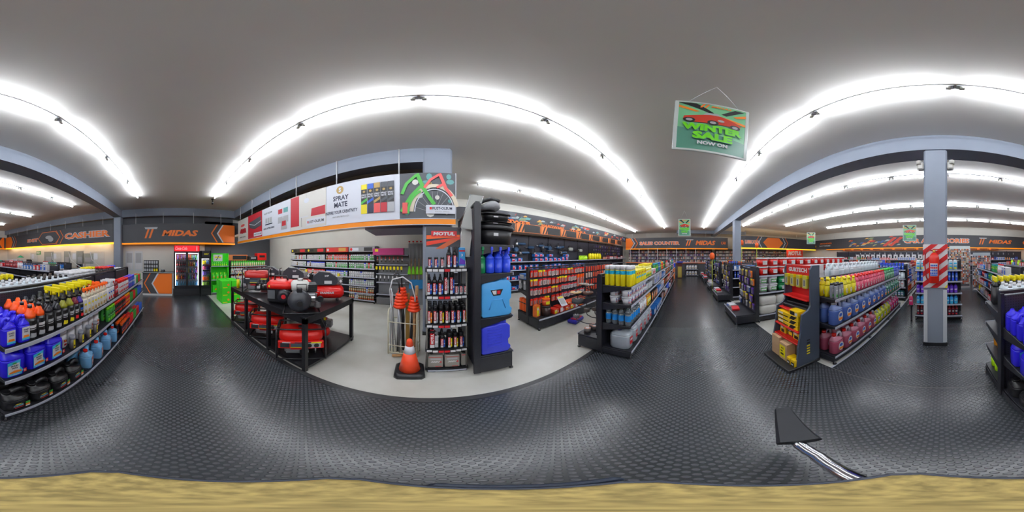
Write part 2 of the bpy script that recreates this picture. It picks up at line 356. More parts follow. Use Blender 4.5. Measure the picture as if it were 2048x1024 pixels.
# ---------------------------------------------------------------- hung fascia signs
def rods(t, us, z0, n='hanger_rod'):
    for u in us: ob(n, G().rod((u, .0, z0 - .02), (u, .0, ZB + .12), .011, HOUS, 6), t)
def fascia(name, label, x, y, th, W, z0, z1, rodn=0, rod_u=None, m=None, strip=OEDGE):
    t = thing(name, label, 'sign', (x * U, y * U, 0), R(th))
    ob('board', G().box((W / 2, .02, (z0 + z1) / 2), (W, .04, z1 - z0), m or SIGND, b=.004), t)
    ob('edge_strip', G().box((W / 2, .06, z0 - .045), (W, .16, .075), strip), t, label='orange edge strip')
    for u in (rod_u or [(i + .5) * W / rodn for i in range(rodn)]): ob('hanger_rod', G().rod((u, .03, z1 - .05), (u, .03, ZB + .15), .011, HOUS, 6), t, label='pale hanger rod')
    return t
def otext(g, t, x, z, wd, ht, m, off=.03): g.text(t, x, z, wd * 1.02, ht * 1.16, SIGNW, off=off + .045); g.text(t, x, z, wd, ht, m, off=off)
def chevR(g, x, z0, z1, m1, m2, flip=1, w=.09):   # pair of chevrons; flip=-1 points left
    zm = (z0 + z1) / 2; d = (z1 - z0) * .32 * flip
    for k, (mm, ww, o) in enumerate(((m1, w, 0), (m2, w, .30 * flip))):
        g.poly([(x + o, z0), (x + o + ww, z0), (x + o + ww + d, zm), (x + o + ww, z1), (x + o, z1), (x + o + d, zm)], mm)
def logo_mark(g, x, z, s, m):
    for k in range(2):
        a = x + k * .42 * s; g.poly([(a, z - .5 * s), (a + .2 * s, z - .5 * s), (a + .55 * s, z + .5 * s), (a + .35 * s, z + .5 * s)], m)
    g.poly([(x + .1 * s, z + .42 * s), (x + 1.25 * s, z + .42 * s), (x + 1.35 * s, z + .62 * s), (x + .0 * s, z + .62 * s)], SILV)
SZ0, SZ1 = 1.44 * U, 2.05 * U
# south: midas sign (heading 180: faces north; viewer's right = west)
yS = YS / U + .1
t = fascia('fascia_sign', 'charcoal fascia sign with orange lettering above the drinks fridge', 1.60, yS, 180, 3.50 * U, SZ0 - .05, SZ1 - .1, rod_u=[.44 * U, 1.28 * U, 2.19 * U, 3.04 * U])
def w180(px, d=None): return (1.60 + math.tan(R((px - 348) * .17578)) * -yS) * U   # picture column -> u on the south plane
zc = (SZ0 + SZ1) / 2 - .09
g = G(); g.text('MIDAS', w180(360), zc, w180(397) - w180(324), .30, SIGNO, shear=.25, off=.045); ob('lettering', g, t, label='orange slanted lettering'); g = G(); logo_mark(g, w180(289), zc, .48, SIGNO); ob('emblem', g, t)
g = G(); a = w180(447); g.poly([(a, SZ0 - .03), (3.49 * U, SZ0 - .03), (3.49 * U, SZ1 - .12), (a, SZ1 - .12), (a - .3, zc)], SIGNO)
chevR(g, a - .06, SZ0 - .03, SZ1 - .12, SIGNW, SIGNO, -1, .07); ob('chevron_print', g, t, label='orange and white chevrons')
# south: cashier sign
t = fascia('fascia_sign', 'long charcoal fascia sign reading cashier and exit above the cash desk', 8.1, yS, 180, 6.22 * U, SZ0, SZ1, rodn=8, strip=P('orange_lit_strip', 255, 170, 30, .4, emit=1.6))
def wc(px): return (8.1 + math.tan(R((px - 348) * .17578)) * -yS) * U
zc = (SZ0 + SZ1) / 2
g = G(); otext(g, 'CASHIER', wc(171), zc, wc(216) - wc(127), .34, SIGNO, off=.04); ob('lettering', g, t, label='orange block lettering'); g = G(); otext(g, 'EXIT', wc(65), zc - .05, wc(74) - wc(53), .22, SIGNO, off=.04); ob('lettering', g, t, label='orange block lettering')
g = G(); cx = wc(97); g.rect(.01, SZ0 + .005, wc(124), SZ1 - .005, SIGND)
g.line([(cx - 1.0, zc), (cx - .6, zc + .4), (cx + .6, zc + .4), (cx + 1.0, zc), (cx + .6, zc - .4), (cx - .6, zc - .4), (cx - 1.0, zc)], .04, SIGNO)
g.disc(cx, zc + .05, .3, .12, SILV, 10); g.disc(cx + .2, zc - .1, .24, .16, SILV, 9); chevR(g, wc(112), SZ0 + .06, SZ1 - .06, SIGNO, SIGNO, 1, .05)
g.poly([(.02, SZ0), (.9, SZ0), (1.15, zc), (.9, SZ1), (.02, SZ1)], SIGNO); chevR(g, 1.1, SZ0, SZ1, SIGNW, SIGNO, 1, .05); ob('printed_artwork', g.shift(0, .0015, 0), t, label='hexagon and chevron print')
# east wall sign (heading -90 faces west; viewer's right = south)
EX = 8.05
t = fascia('fascia_sign', 'charcoal east wall sign reading car accessories', EX, 6.9, -90, 11.7 * U, 1.44 * U, 2.05 * U, rodn=0, rod_u=[1])
def we(px): return (6.9 - EX / math.tan(R((px - 1372) * .17578))) * U
g = G(); otext(g, 'CAR ACCESSORIES', we(1873), zc + .02, we(1938) - we(1809), .34, SIGNO, off=.03); ob('lettering', g, t, label='orange lettering'); g = G(); g.text('MIDAS', we(2001), zc, we(2025) - we(1979), .32, SIGNO, shear=.25, off=.045)
ob('lettering', g, t, label='orange lettering'); g = G(); logo_mark(g, we(1958), zc, .5, SIGNO); ob('emblem', g, t)
g = G(); g.rect(we(1585), SZ0 + .01, 11.65 * U, SZ1 - .01, SIGND); g.poly([(we(2045), zc), (we(2048 + 5), SZ1), (11.6 * U, SZ1), (11.6 * U, SZ0), (we(2048 + 5), SZ0)], SIGNO)
pk = [col(60, 90, 140), col(200, 150, 70), col(150, 160, 160), col(190, 60, 40), col(120, 130, 90)]
PKM = [mat('photo_print_%s' % n, c, .5) for n, c in zip(('blue', 'ochre', 'grey', 'red', 'olive'), pk)]
for k in range(46):
    a = we(1692) + rnd.random() * (we(1795) - we(1692)); z = SZ0 + .1 + rnd.random() * .75; s = rnd.uniform(.1, .3)
    g.poly([(a, z), (a + s * 1.6, z + s * .1), (a + s * 2.2, z + s * .5), (a + s, z + s * .6)], rnd.choice(PKM))
for k in range(2):
    a = we(1765 + k * 12); g.poly([(a, SZ0 + .15), (a + .3, SZ0 + .1), (a + 1.3, SZ1 - .15), (a + 1.0, SZ1 - .1)], PKM[3])
g.text('BRANDED', we(1652), zc + .1, 1.6, .14, SIGNO); g.text('BATTERIES', we(1650), zc - .14, 1.5, .12, SIGNW)
g.rect(we(1588), zc + .12, we(1603), zc + .32, LRED); g.text('MOTUL', we(1595.5), zc + .22, 1.1, .13, SIGNW, shear=.2)
for k in range(6): g.rect(11.7 * U * 0 + we(1600 + k * 6), zc - .25, we(1603 + k * 6), zc - .05, PKM[k % 4])
ob('printed_artwork', g.shift(0, .0015, 0), t, label='strip of printed car part pictures')
for k in range(14):
    a = we(1694) + k * .98; gg = lifted(.0155).box((a, 0, 1.36 * U), (.9, .03, .1 * U), SIGNO, b=.004); gg.rect(a - .25, 1.33 * U, a + .42, 1.39 * U, LBLK)
    ob('category_board', gg, t)
# north: sales counter sign (faces south) and the parts desk sign further east
t = fascia('fascia_sign', 'charcoal sign reading sales counter at the far end of the aisle', -3.55, 9.15, 0, 5.95 * U, SZ0, SZ1, rodn=7)
def wn(px): return (3.55 + math.tan(R((px - 1372) * .17578)) * 9.15) * U
g = G(); otext(g, 'SALES COUNTER', wn(1318.5), zc - .02, wn(1358) - wn(1279), .3, SIGNO, off=.035); ob('lettering', g, t, label='orange lettering'); g = G(); g.text('MIDAS', wn(1411), zc, wn(1430) - wn(1390), .42, SIGNO, shear=.25, off=.045)
ob('lettering', g, t, label='orange lettering'); g = G(); logo_mark(g, wn(1371.5), zc, .52, SIGNO); ob('emblem', g, t); g = G(); g.text('CAR', wn(1447), zc, wn(1452) - wn(1442), .26, SIGNO); ob('lettering', g, t, label='orange lettering')
g = G(); g.poly([(.02, SZ0), (.5, SZ0), (.8, zc), (.5, SZ1), (.02, SZ1)], SIGNO); chevR(g, .56, SZ0, SZ1, SIGNW, SIGNO, 1, .06); ob('chevron_print', g, t)
t = fascia('fascia_sign', 'charcoal sign with orange hexagon right of the far grey column', 2.45, 7.9, 0, 5.6 * U, SZ0, SZ1, rodn=5, strip=P('orange_lit_strip', 255, 170, 30, .4))
def wn2(px): return (-2.45 + math.tan(R((px - 1372) * .17578)) * 7.9) * U
g = G(); otext(g, 'LUBRICATION', wn2(1505), zc, wn2(1519) - wn2(1490), .28, SIGNO, off=.03)
a = wn2(1547); g.poly([(a - 1.05, zc), (a - .6, SZ1 - .05), (a + .6, SZ1 - .05), (a + 1.05, zc), (a + .6, SZ0 + .02), (a - .6, SZ0 + .02)], SIGNO); chevR(g, a - 1.2, SZ0, SZ1, SIGNW, SIGNO, -1, .06); chevR(g, a + .95, SZ0, SZ1, SIGNW, SIGNO, 1, .06)
ob('lettering', g, t, label='orange lettering and hexagon')
# ---------------------------------------------------------------- west banner with printed panels
t = thing('banner_fascia', 'long white printed banner hung below the mezzanine beam, orange lower edge', 'banner', (XB + .06, YS + .1 * U, 0), R(90))
def wb(px): return (math.tan(R((px - 860) * .17578)) * 1.86 - YS / U - .1) * U     # picture column -> u
BZ0, BZ1 = 1.435 * U, 2.045 * U; bh = BZ1 - BZ0
CREAMP = P('print_cream', 206, 204, 198, .5); PGRN = P('print_green', 70, 170, 60, .5); PPINK = P('print_coral', 222, 88, 86, .5); PTYRE = P('print_tyre', 212, 200, 178, .5)
PDK = P('print_dark', 70, 74, 80, .5); PTEAL = P('print_teal', 90, 150, 150, .5); PCRIM = P('print_crimson', 176, 34, 48, .5); GOLD = P('print_gold', 176, 146, 84, .5); NAVY = P('print_navy', 36, 40, 66, .5)
def bpanel(x0, x1, base, art):
    a, b = wb(x0), wb(x1); o = ob('banner_panel', G().box(((a + b) / 2, .012, (BZ0 + BZ1) / 2), (b - a - .008, .024, bh), base), t)
    g = G(); art(g, a, b); ob('printed_artwork', g, o)
def art_cars(g, a, b):
    w_ = b - a
    g.rect(a + .02, BZ0 + .03, b - .02, BZ1 - .03, CREAMP); g.disc(a + w_ * .5, BZ1 - .3, w_ * .2, .06, PPINK, 12)
    for k in range(3): g.poly([(a + w_ * (.2 + .18 * k), BZ0 + .35), (a + w_ * (.32 + .18 * k), BZ0 + .55), (a + w_ * (.5 + .15 * k), BZ0 + .5), (a + w_ * (.55 + .15 * k), BZ0 + .3)], PCRIM)
    g.text('SPECIAL', a + w_ * .5, BZ0 + .15, w_ * .6, .06, PDK)
def art_redcar(g, a, b):
    w_ = b - a; g.rect(a + .005, BZ0 + .02, b - .005, BZ1 - .02, PCRIM)
    g.poly([(a + w_ * .1, BZ1 - .3), (a + w_ * .9, BZ1 - .2), (a + w_ * .95, BZ0 + .42), (a + w_ * .5, BZ0 + .34), (a + w_ * .15, BZ0 + .45)], PDK)
    g.line([(a + w_ * .1, BZ0 + .62), (a + w_ * .5, BZ0 + .5), (a + w_ * .95, BZ0 + .6)], .03, SILV); g.rect(a + w_ * .45, BZ0 + .06, a + w_ * .98, BZ0 + .2, SIGNW); g.text('RUST-OLEUM', a + w_ * .71, BZ0 + .13, w_ * .45, .05, PDK)
def art_white(g, a, b):
    w_ = b - a; g.rect(a + .01, BZ0 + .01, b - .01, BZ1 - .01, SIGNW); g.text('RUST-OLEUM', a + w_ * .25, BZ1 - .2, w_ * .3, .06, PDK)
    for k in range(3): g.rect(a + w_ * (.15 + .09 * k), BZ0 + .42, a + w_ * (.22 + .09 * k), BZ0 + .6, SILV)
    g.rect(a + w_ * .14, BZ0 + .36, a + w_ * .42, BZ0 + .40, NAVY); g.text('ADDS LASTING SHINE', a + w_ * .28, BZ0 + .24, w_ * .42, .06, NAVY)
    for k, m in enumerate((PCRIM, PTEAL)):
        x = a + w_ * (.62 + .17 * k); g.rect(x, BZ0 + .2, x + w_ * .15, BZ0 + .6, SIGNW); g.rect(x, BZ0 + .3, x + w_ * .15, BZ0 + .5, SILV); g.rect(x + .01, BZ0 + .6, x + w_ * .14, BZ0 + .75, m)
    g.rect(a + w_ * .72, BZ0 + .1, a + w_ * .9, BZ0 + .45, SILV); g.rect(a + w_ * .75, BZ0 + .2, a + w_ * .87, BZ0 + .35, PCRIM)
def art_room(g, a, b):
    w_ = b - a; g.rect(a + .005, BZ0 + .02, b - .005, BZ1 - .02, CREAMP); g.rect(a + .01, BZ0 + .1, a + w_ * .28, BZ1 - .02, PCRIM)
    g.poly([(a + w_ * .62, BZ0 + .3), (a + w_ * .98, BZ0 + .3), (a + w_ * .98, BZ0 + .52), (a + w_ * .64, BZ0 + .5)], PCRIM); g.disc(a + w_ * .5, BZ1 - .22, .09, .07, SIGNW, 12); g.line([(a + w_ * .5, BZ1 - .02), (a + w_ * .5, BZ1 - .15)], .008, SILV)
    g.line([(a + w_ * .35, BZ0 + .32), (a + w_ * .36, BZ0 + .06)], .012, PDK); g.line([(a + w_ * .31, BZ0 + .32), (a + w_ * .55, BZ0 + .32)], .02, SIGNW)
    g.rect(a + w_ * .5, BZ0 + .07, a + w_ * .98, BZ0 + .24, SIGNW); g.text('RUST-OLEUM', a + w_ * .74, BZ0 + .155, w_ * .42, .07, PDK); g.rect(a + w_ * .53, BZ0 + .13, a + w_ * .56, BZ0 + .18, LRED)
def art_spray(g, a, b):
    w_ = b - a; cx = a + w_ * .235
    g.disc(cx - .02, BZ1 - .17, .09, .1, GOLD, 18); g.text('S', cx - .02, BZ1 - .17, .06, .11, SIGNW, off=.05)
    g.text('SPRAY', cx, BZ1 - .37, .39, .12, NAVY, off=.03); g.text('MATE', cx, BZ1 - .53, .33, .12, NAVY, off=.03)
    g.text('INSPIRE YOUR CREATIVITY', cx, BZ1 - .70, .80, .075, NAVY, off=.02); g.text('WWW.SPRAYMATE.CO.ZA', cx, BZ1 - .81, .42, .04, SILV)
    for k, (m, m2) in enumerate(((PGRN, LYEL), (LBLU, NAVY), (GOLD, PPINK), (PDK, PCRIM), (PDK, SILV))):
        x = a + w_ * (.525 + .083 * k); z = BZ0 + .16; hh = .66; ww = w_ * .077
        g.rect(x, z, x + ww, z + hh, LBLK); g.rect(x, z, x + ww, z + .2, m2); g.rect(x + .004, z + .54, x + ww - .004, z + hh, m if k != 0 else LYEL); g.poly([(x, z + .2), (x + ww, z + .28), (x + ww, z + .34), (x, z + .26)], m)
        g.disc(x + ww / 2, z + .49, .028, .028, GOLD, 10); g.text('SPRAY', x + ww / 2, z + .41, ww * .9, .04, SIGNW); g.text('MATE', x + ww / 2, z + .36, ww * .8, .04, SIGNW)
def art_bikes(g, a, b):
    w_ = b - a; g.rect(a + .004, BZ0 + .01, b - .004, BZ1 - .01, PDK)
    for k in range(26):
        x = a + rnd.random() * w_; z = BZ0 + rnd.random() * bh; g.disc(max(a + .1, min(b - .1, x)), max(BZ0 + .1, min(BZ1 - .1, z)), rnd.uniform(.03, .09), rnd.uniform(.03, .09), rnd.choice([CREAMP, PTEAL, PDK, GOLD, PDK]), 8)
    g.arc(a + w_ * .62, BZ0 + .12, .42, .55, 12, 178, .075, PTYRE); g.arc(a + w_ * .62, BZ0 + .12, .36, .47, 12, 178, .02, SIGNW)
    for k in range(10): g.line([(a + w_ * .62, BZ0 + .1), (a + w_ * .62 + .35 * math.cos(R(12 + k * 17)), BZ0 + .1 + .45 * math.sin(R(12 + k * 17)))], .005, SILV)
    g.line([(a + .04, BZ0 + .5), (a + w_ * .12, BZ0 + .72), (a + w_ * .3, BZ1 - .06)], .06, PGRN); g.line([(a + w_ * .03, BZ0 + .14), (a + w_ * .2, BZ0 + .45), (a + w_ * .38, BZ0 + .66)], .06, PGRN)
    g.line([(a + w_ * .31, BZ1 - .03), (a + w_ * .42, BZ1 - .36), (a + w_ * .55, BZ0 + .38), (a + w_ * .62, BZ0 + .27)], .07, PGRN)
    g.line([(a + w_ * .44, BZ0 + .62), (a + w_ * .55, BZ0 + .8), (a + w_ * .71, BZ1 - .05)], .05, PPINK); g.line([(a + w_ * .71, BZ1 - .03), (a + w_ * .82, BZ0 + .62), (a + w_ * .93, BZ0 + .45)], .06, PPINK)
    g.line([(a + w_ * .66, BZ0 + .62), (a + w_ * .8, BZ0 + .72)], .05, PPINK); g.arc(a + w_ * .5, BZ0 + .08, .36, .5, 110, 178, .045, PGRN); g.rect(a + .05, BZ0 + .1, a + w_ * .14, BZ0 + .32, PPINK)
    g.rect(a + w_ * .47, BZ0 + .09, b - .008, BZ0 + .26, SIGNW); g.text('RUST-OLEUM', a + w_ * .76, BZ0 + .195, w_ * .35, .055, NAVY, off=.03); g.text('SOUTH AFRICA', a + w_ * .76, BZ0 + .13, w_ * .26, .028, SILV); g.rect(a + w_ * .535, BZ0 + .17, a + w_ * .575, BZ0 + .22, LRED)
bpanel(476, 496, CREAMP, art_cars); bpanel(496, 524, PCRIM, art_redcar); bpanel(524, 581, SIGNW, art_white); bpanel(581, 652, CREAMP, art_room); bpanel(652, 800, SIGNW, art_spray); bpanel(800, 911, PDK, art_bikes)
a0, a1 = wb(476), wb(911)
ob('edge_strip', G().box(((a0 + a1) / 2, .0, BZ0 - .06), (a1 - a0, .05, .1), P('orange_board', 240, 140, 10, .5)), t, label='orange lower strip')
ob('edge_rail', G().box(((a0 + a1) / 2, -.002, BZ0 - .005), (a1 - a0, .06, .012), SIGNW), t); ob('edge_rail', G().box(((a0 + a1) / 2, -.002, BZ0 - .115), (a1 - a0, .06, .01), SIGNW), t)
ob('end_trim', G().box((a1 + .006, .01, (BZ0 + BZ1) / 2), (.012, .04, bh), SIGNW), t)
for px in (479, 502, 538, 590, 671, 797): ob('hanger_rod', G().rod((wb(px), .045, BZ1 - .05), (wb(px), .045, ZC - .005), .015, HOUS, 6), t, label='pale hanger rod')
# clutter stored above the recess, seen through the gap
for k in range(16):
    y = (-4.4 + k * .28) * U; s = rnd.uniform(.25, .62)
    thing('stored_box', 'plain stored carton %s from the south end above the mezzanine banner' % ordn(k + 1), 'box', (XB - .8 - rnd.random() * .5, y, ZR + .111), rnd.uniform(-.1, .1), 'cartons stored above the recess', G().box((0, 0, .28), (.35, s * .6, .56), rnd.choice([CARD, P('store_grey', 90, 92, 90, .7), P('store_brown', 96, 74, 60, .7)]), b=.01))
# camera bracket on ceiling
t = thing('security_camera', 'small black camera bracket fixed under the ceiling near the mezzanine corner', 'security camera', (-.95 * U, -3.95 * U, 0), 0)
ob('mount', G().cyl(ZC - .03, ZC, .05, BLKP).cyl(ZC - .16, ZC - .03, .018, BLKP), t); ob('camera_body', G().box((.0, .03, ZC - .2), (.07, .16, .08), BLKP, b=.02), t)

for i, y_ in enumerate((-1.5, -2.75, -4.0)):  # battens added out of view behind the banner to brighten the recess wall
    t = thing('fluorescent_light', 'added unseen fluorescent batten under the recess ceiling, %s from the column' % ordn(i + 1), 'ceiling light', (-2.35 * U, y_ * U, ZR - ZC + .01), 0); ob('housing', me_h, t); ob('tube', me_t, t, label='glowing white tube')
struct('trim_5', G().box((XR, (YS + YL) / 2, .0048), (.008, YL - YS, .0024), P('seam_grey', 56, 58, 60, .4)))
# ---------------------------------------------------------------- product prototypes (front faces -y, origin at the base)
def lathe(g, prof, m, n=14, c=(0, 0, 0)): return g.loft([(z, r, r, 2) for r, z in prof], m, n, c)
def pmat(n, c, rough=.3, **k): return P('plastic_' + n, *c, rough, **k)
def jug(name, w_, d, h, m, capm, labf=None, hm=None, caps=-1, n=16, ex=4, lsh=0, cat='jug', shm=None):
    g = G(); a, b = w_ / 2, d / 2
    g.loft([(0, a * .92, b * .9, ex), (.012, a, b, ex), (h * .60, a, b, ex), (h * .66, a * .985, b * .97, ex)], m, n)
    g.loft([(h * .66, a * .985, b * .97, ex), (h * .70, a * .96, b * .94, ex), (h * .77, a * .72, b * .74, 3, caps * a * .2, 0), (h * .84, a * .4, b * .5, 2, caps * a * .44, 0), (h * .9, a * .28, b * .42, 2, caps * a * .46, 0)], shm or m, n)
    cx = caps * a * .46
    cp = G().cyl(h * .89, h, a * .30, capm, 12, (cx, 0, 0))
    hx = -a if caps < 0 and caps > -.5 else -caps * a
    hd = G().tube([(caps * a * .15, 0, h * .80), (hx * .0, 0, h * .93), (hx * .28, 0, h * .985), (hx * .62, 0, h * .975), (hx * .86, 0, h * .88), (hx * .88, 0, h * .66)], b * .30, hm or m, 7)
    parts = [('cap', cp), ('handle', hd)]
    if labf:
        l = G(); labf(l, w_, h); l.shift(0, -b - .001, 0); parts.append(('label', l))
    return Pr(name, cat, g, parts)
def bottle(name, r, h, m, capm, labf=None, cap=.10, sh=.72, neck=.38, rb=None, cat='bottle', n=14, shm=None, trig=None, d=None):
    g = G(); rb = rb or r; d = d or 1
    body = [(0, r * .9), (.008, r), (h * sh, r)]
    S = lambda z, q: (z, q, q * d, 2)
    g.loft([S(z, q) for z, q in body], m, n)
    g.loft([S(h * sh, r), S(h * (sh + .08), r * .93), S(h * (sh + .15), r * .62), S(h * (1 - cap), r * neck)], shm or m, n)
    if trig:
        c = G().cyl(h * (1 - cap), h * (1 - cap * .5), r * neck * 1.1, trig, 10).box((0, -r * .45, h * (1 - cap * .15)), (r * .62, r * 2.1, h * cap * .75), trig, b=.004, tx=.8).box((0, -r * 1.25, h * (1 - cap * .75)), (r * .3, r * .22, h * cap * .9), trig, b=.002)
        parts = [('spray_trigger', c)]
    else: parts = [('cap', G().loft([(h * (1 - cap) - .002, r * neck * 1.18, r * neck * 1.18, 2), (h, r * neck * 1.1, r * neck * 1.1, 2)], capm, 12))]
    if labf:
        l = G(); labf(l, r * 1.9, h * sh)
        if d == 1: l.wrap(r + .0006)
        else: l.shift(0, -r * d - .001, 0)
        parts.append(('label', l))
    return Pr(name, cat, g, parts)
def can(name, r, h, m, capm, labf=None, capr=.9, caph=.22, cat='spray can', n=12, tall=None):
    g = G().loft([(0, r * .95, r * .95, 2), (.004, r, r, 2), (h * (1 - caph) - .01, r, r, 2), (h * (1 - caph), r * .88, r * .88, 2)], m, n)
    parts = [('cap', G().loft([(h * (1 - caph) - .001, r * capr, r * capr, 2), (h - .004, r * capr, r * capr, 2), (h, r * capr * .88, r * capr * .88, 2)], capm, n))]
    if labf: l = G(); labf(l, r * 1.9, h * (1 - caph)); l.wrap(r + .0006); parts.append(('label', l))
    return Pr(name, cat, g, parts)
def L_wash(l, w_, h):
    a = w_ * .33; z0, z1 = h * .1, h * .66
    l.poly([(-a, z0), (a * .75, z0), (a * .95, z0 + h * .13), (a * .55, z0 + h * .3), (a * .6, z1), (-a, z1 - h * .05)], LCYN); l.poly([(-a * .92, z0 + h * .07), (a * .55, z0 + h * .09), (a * .45, z1 - h * .1), (-a * .92, z1 - h * .17)], LBL)
    l.disc(-a * .15, z1 - h * .1, a * .3, h * .03, LGRN, 10); l.text('WASH', -a * .15, z1 - h * .19, a * .95, h * .06, NAVY, shear=.2, off=.05); l.text('WAX', -a * .1, z1 - h * .27, a * .8, h * .06, NAVY, shear=.2, off=.05)
    l.poly([(-a * .85, z0 + h * .09), (a * .7, z0 + h * .1), (a * .75, z0 + h * .16), (a * .3, z0 + h * .19), (-a * .2, z0 + h * .2), (-a * .8, z0 + h * .15)], LORG); l.rect(-a, z0, a * .75, z0 + h * .07, LCYN); l.text('U-FRESH', -a * .1, z0 + h * .035, a * 1.2, h * .04, LBL, off=.05)
    l.rect(a * .95, z0 + h * .04, a * 1.35, z0 + h * .18, LRED); l.text('5L', a * 1.15, z0 + h * .11, a * .3, h * .07, LBL)
def L_washs(l, w_, h):
    l.rect(-w_ * .3, h * .2, w_ * .3, h * .62, LBL); l.rect(-w_ * .3, h * .12, w_ * .3, h * .2, LCYN); l.text('WASH', 0, h * .52, w_ * .42, h * .06, NAVY, off=.04); l.text('WAX', 0, h * .44, w_ * .34, h * .06, NAVY, off=.04)
    l.poly([(-w_ * .24, h * .22), (w_ * .26, h * .22), (w_ * .2, h * .3), (-w_ * .18, h * .32)], LORG)
def L_black(l, w_, h):
    l.disc(-.01, h * .44, w_ * .13, h * .025, LYEL, 10); l.text('TYRE', -.01, h * .37, w_ * .38, h * .06, LCYN, shear=.2, off=.04); l.rect(-w_ * .24, h * .3, w_ * .16, h * .32, LBL)
    l.rect(w_ * .22, h * .32, w_ * .4, h * .46, LGRN); l.rect(w_ * .22, h * .2, w_ * .4, h * .32, LORG); l.rect(w_ * .22, h * .12, w_ * .4, h * .2, LBL); l.rect(-w_ * .2, h * .2, w_ * .14, h * .24, LRED)
def L_red(l, w_, h):
    l.rect(-w_ * .3, h * .12, w_ * .3, h * .62, LBL); l.poly([(-w_ * .22, h * .42), (w_ * .24, h * .38), (w_ * .24, h * .54), (-w_ * .22, h * .6)], LRED); l.disc(0, h * .5, w_ * .1, h * .04, LYEL, 8); l.disc(.0, h * .24, w_ * .22, h * .07, LRED, 10); l.rect(-w_ * .18, h * .22, w_ * .18, h * .25, LBLK)
def L_tall(c1, c2, c3):
    def f(l, w_, h):
        l.rect(-w_ * .42, h * .06, w_ * .42, h * .9, c1); l.rect(-w_ * .36, h * .58, w_ * .36, h * .7, c2); l.rect(-w_ * .36, h * .5, w_ * .3, h * .53, LBL); l.poly([(-w_ * .36, h * .14), (w_ * .36, h * .12), (w_ * .3, h * .3), (-w_ * .3, h * .36)], c3)
    return f
def L_m(c2):    # vertical red strip with white lettering
    def f(l, w_, h):
        l.rect(-w_ * .3, h * .28, w_ * .16, h * .97, LRED); l.rect(-w_ * .3, h * .06, w_ * .16, h * .26, LBL); l.text('MOTUL', -w_ * .07, h * .63, h * .62, w_ * .30, LBL, rot=PI / 2, off=.05)
        l.rect(w_ * .2, h * .1, w_ * .55, h * .85, c2); l.rect(w_ * .24, h * .4, w_ * .5, h * .5, LBL)
    return f
def L_cool(l, w_, h):
    l.disc(w_ * .08, h * .36, w_ * .26, h * .22, LBL, 16); l.disc(w_ * .08, h * .43, w_ * .17, h * .08, LBLU, 10); l.poly([(-w_ * .14, h * .2), (w_ * .28, h * .2), (w_ * .3, h * .3), (-w_ * .1, h * .32)], LORG)
def L_cool2(c):
    def f(l, w_, h): l.disc(w_ * .04, h * .4, w_ * .28, h * .24, LBL, 14); l.disc(w_ * .04, h * .46, w_ * .18, h * .09, c, 10); l.rect(-w_ * .16, h * .26, w_ * .24, h * .31, c)
    return f
BJ = pmat('blue', (44, 34, 215), .22); MBLK = pmat('jet', (22, 22, 25), .32); LBJ = pmat('pale_blue', (120, 178, 224), .3)
big_blue = jug('detergent_jug', .27, .15, .29, BJ, BJ, L_wash, caps=-1)
blue_b = jug('shampoo_bottle', .125, .09, .27, BJ, BJ, L_washs, caps=-.01)
black_jug = jug('cleaner_jug', .26, .19, .25, MBLK, MBLK, L_black)
pale_jug = jug('screenwash_jug', .17, .15, .29, LBJ, RED, L_red)
white_b = bottle('cleaner_bottle', .052, .26, WHT, RED, L_red, cap=.12, sh=.68, neck=.42, d=.7)
CLR = P('clear_plastic_grey', 165, 170, 180, .15, alpha=1)
small_pot = Pr('polish_pot', 'bottle', G().cyl(0, .12, .026, P('plastic_smoke', 120, 116, 118, .3), 12), [('cap', G().cyl(.12, .155, .030, CLR, 12)), ('label', (lambda l: (l.rect(-.012, .01, .016, .11, LYEL), l.rect(-.008, .03, .012, .05, LBLK), l)[2])(G()).shift(0, -.0262, 0))])
orange_b = bottle('tyre_shine_bottle', .046, .28, MBLK, MBLK, L_tall(LBLK, LBL, SILV), cap=.07, sh=.66, neck=.33, shm=pmat('amber', (248, 90, 22), .15))
grey_b = bottle('wheel_cleaner_bottle', .046, .28, MBLK, MBLK, L_tall(LBLK, SILV, SILV), cap=.07, sh=.66, neck=.33, shm=pmat('smoke_black', (40, 40, 46), .12))
olive_b = bottle('leather_bottle', .043, .27, MBLK, MBLK, L_tall(LBLK, SILV, LYEL), cap=.07, sh=.66, neck=.33, shm=pmat('olive', (130, 130, 26), .15))
maroon_b = bottle('wax_bottle', .042, .26, MBLK, MBLK, L_tall(LBLK, SILV, LRED), cap=.07, sh=.66, neck=.33, shm=pmat('maroon', (110, 20, 40), .15))
indigo_b = bottle('polish_bottle', .04, .25, MBLK, MBLK, L_tall(LBLK, LBLU, LRED), cap=.07, sh=.66, neck=.33, shm=pmat('indigo', (50, 36, 130), .15))
ytrig_b = bottle('spray_bottle', .046, .335, MBLK, YEL, L_tall(LBLK, SILV, LYEL), cap=.17, sh=.6, trig=YEL)
ytrig2_b = bottle('spray_bottle', .044, .335, pmat('olive', (130, 130, 26)), YEL, L_tall(LBLK, LYEL, SILV), cap=.17, sh=.6, trig=YEL)
otrig_b = bottle('interior_spray_bottle', .032, .29, P('plastic_cream', 222, 214, 190), ORG, L_tall(LBL, LYEL, GOLD), cap=.13, sh=.66, trig=ORG)
wspray_b = bottle('degreaser_spray_bottle', .036, .29, WHT, WHT, L_tall(LBL, LBLU, LRED), cap=.14, sh=.66, trig=WHT)
rspray_b = bottle('red_cap_bottle', .034, .27, P('plastic_wine', 120, 24, 34), RED, L_tall(LRED, LBL, LBLK), cap=.12, sh=.66)
def aero(name, bm, cm, a=LBL, b=LBL, h=.23, r=.030): return can(name, r, h, bm, cm, L_tall(a, b, cm), capr=.88, caph=.2)
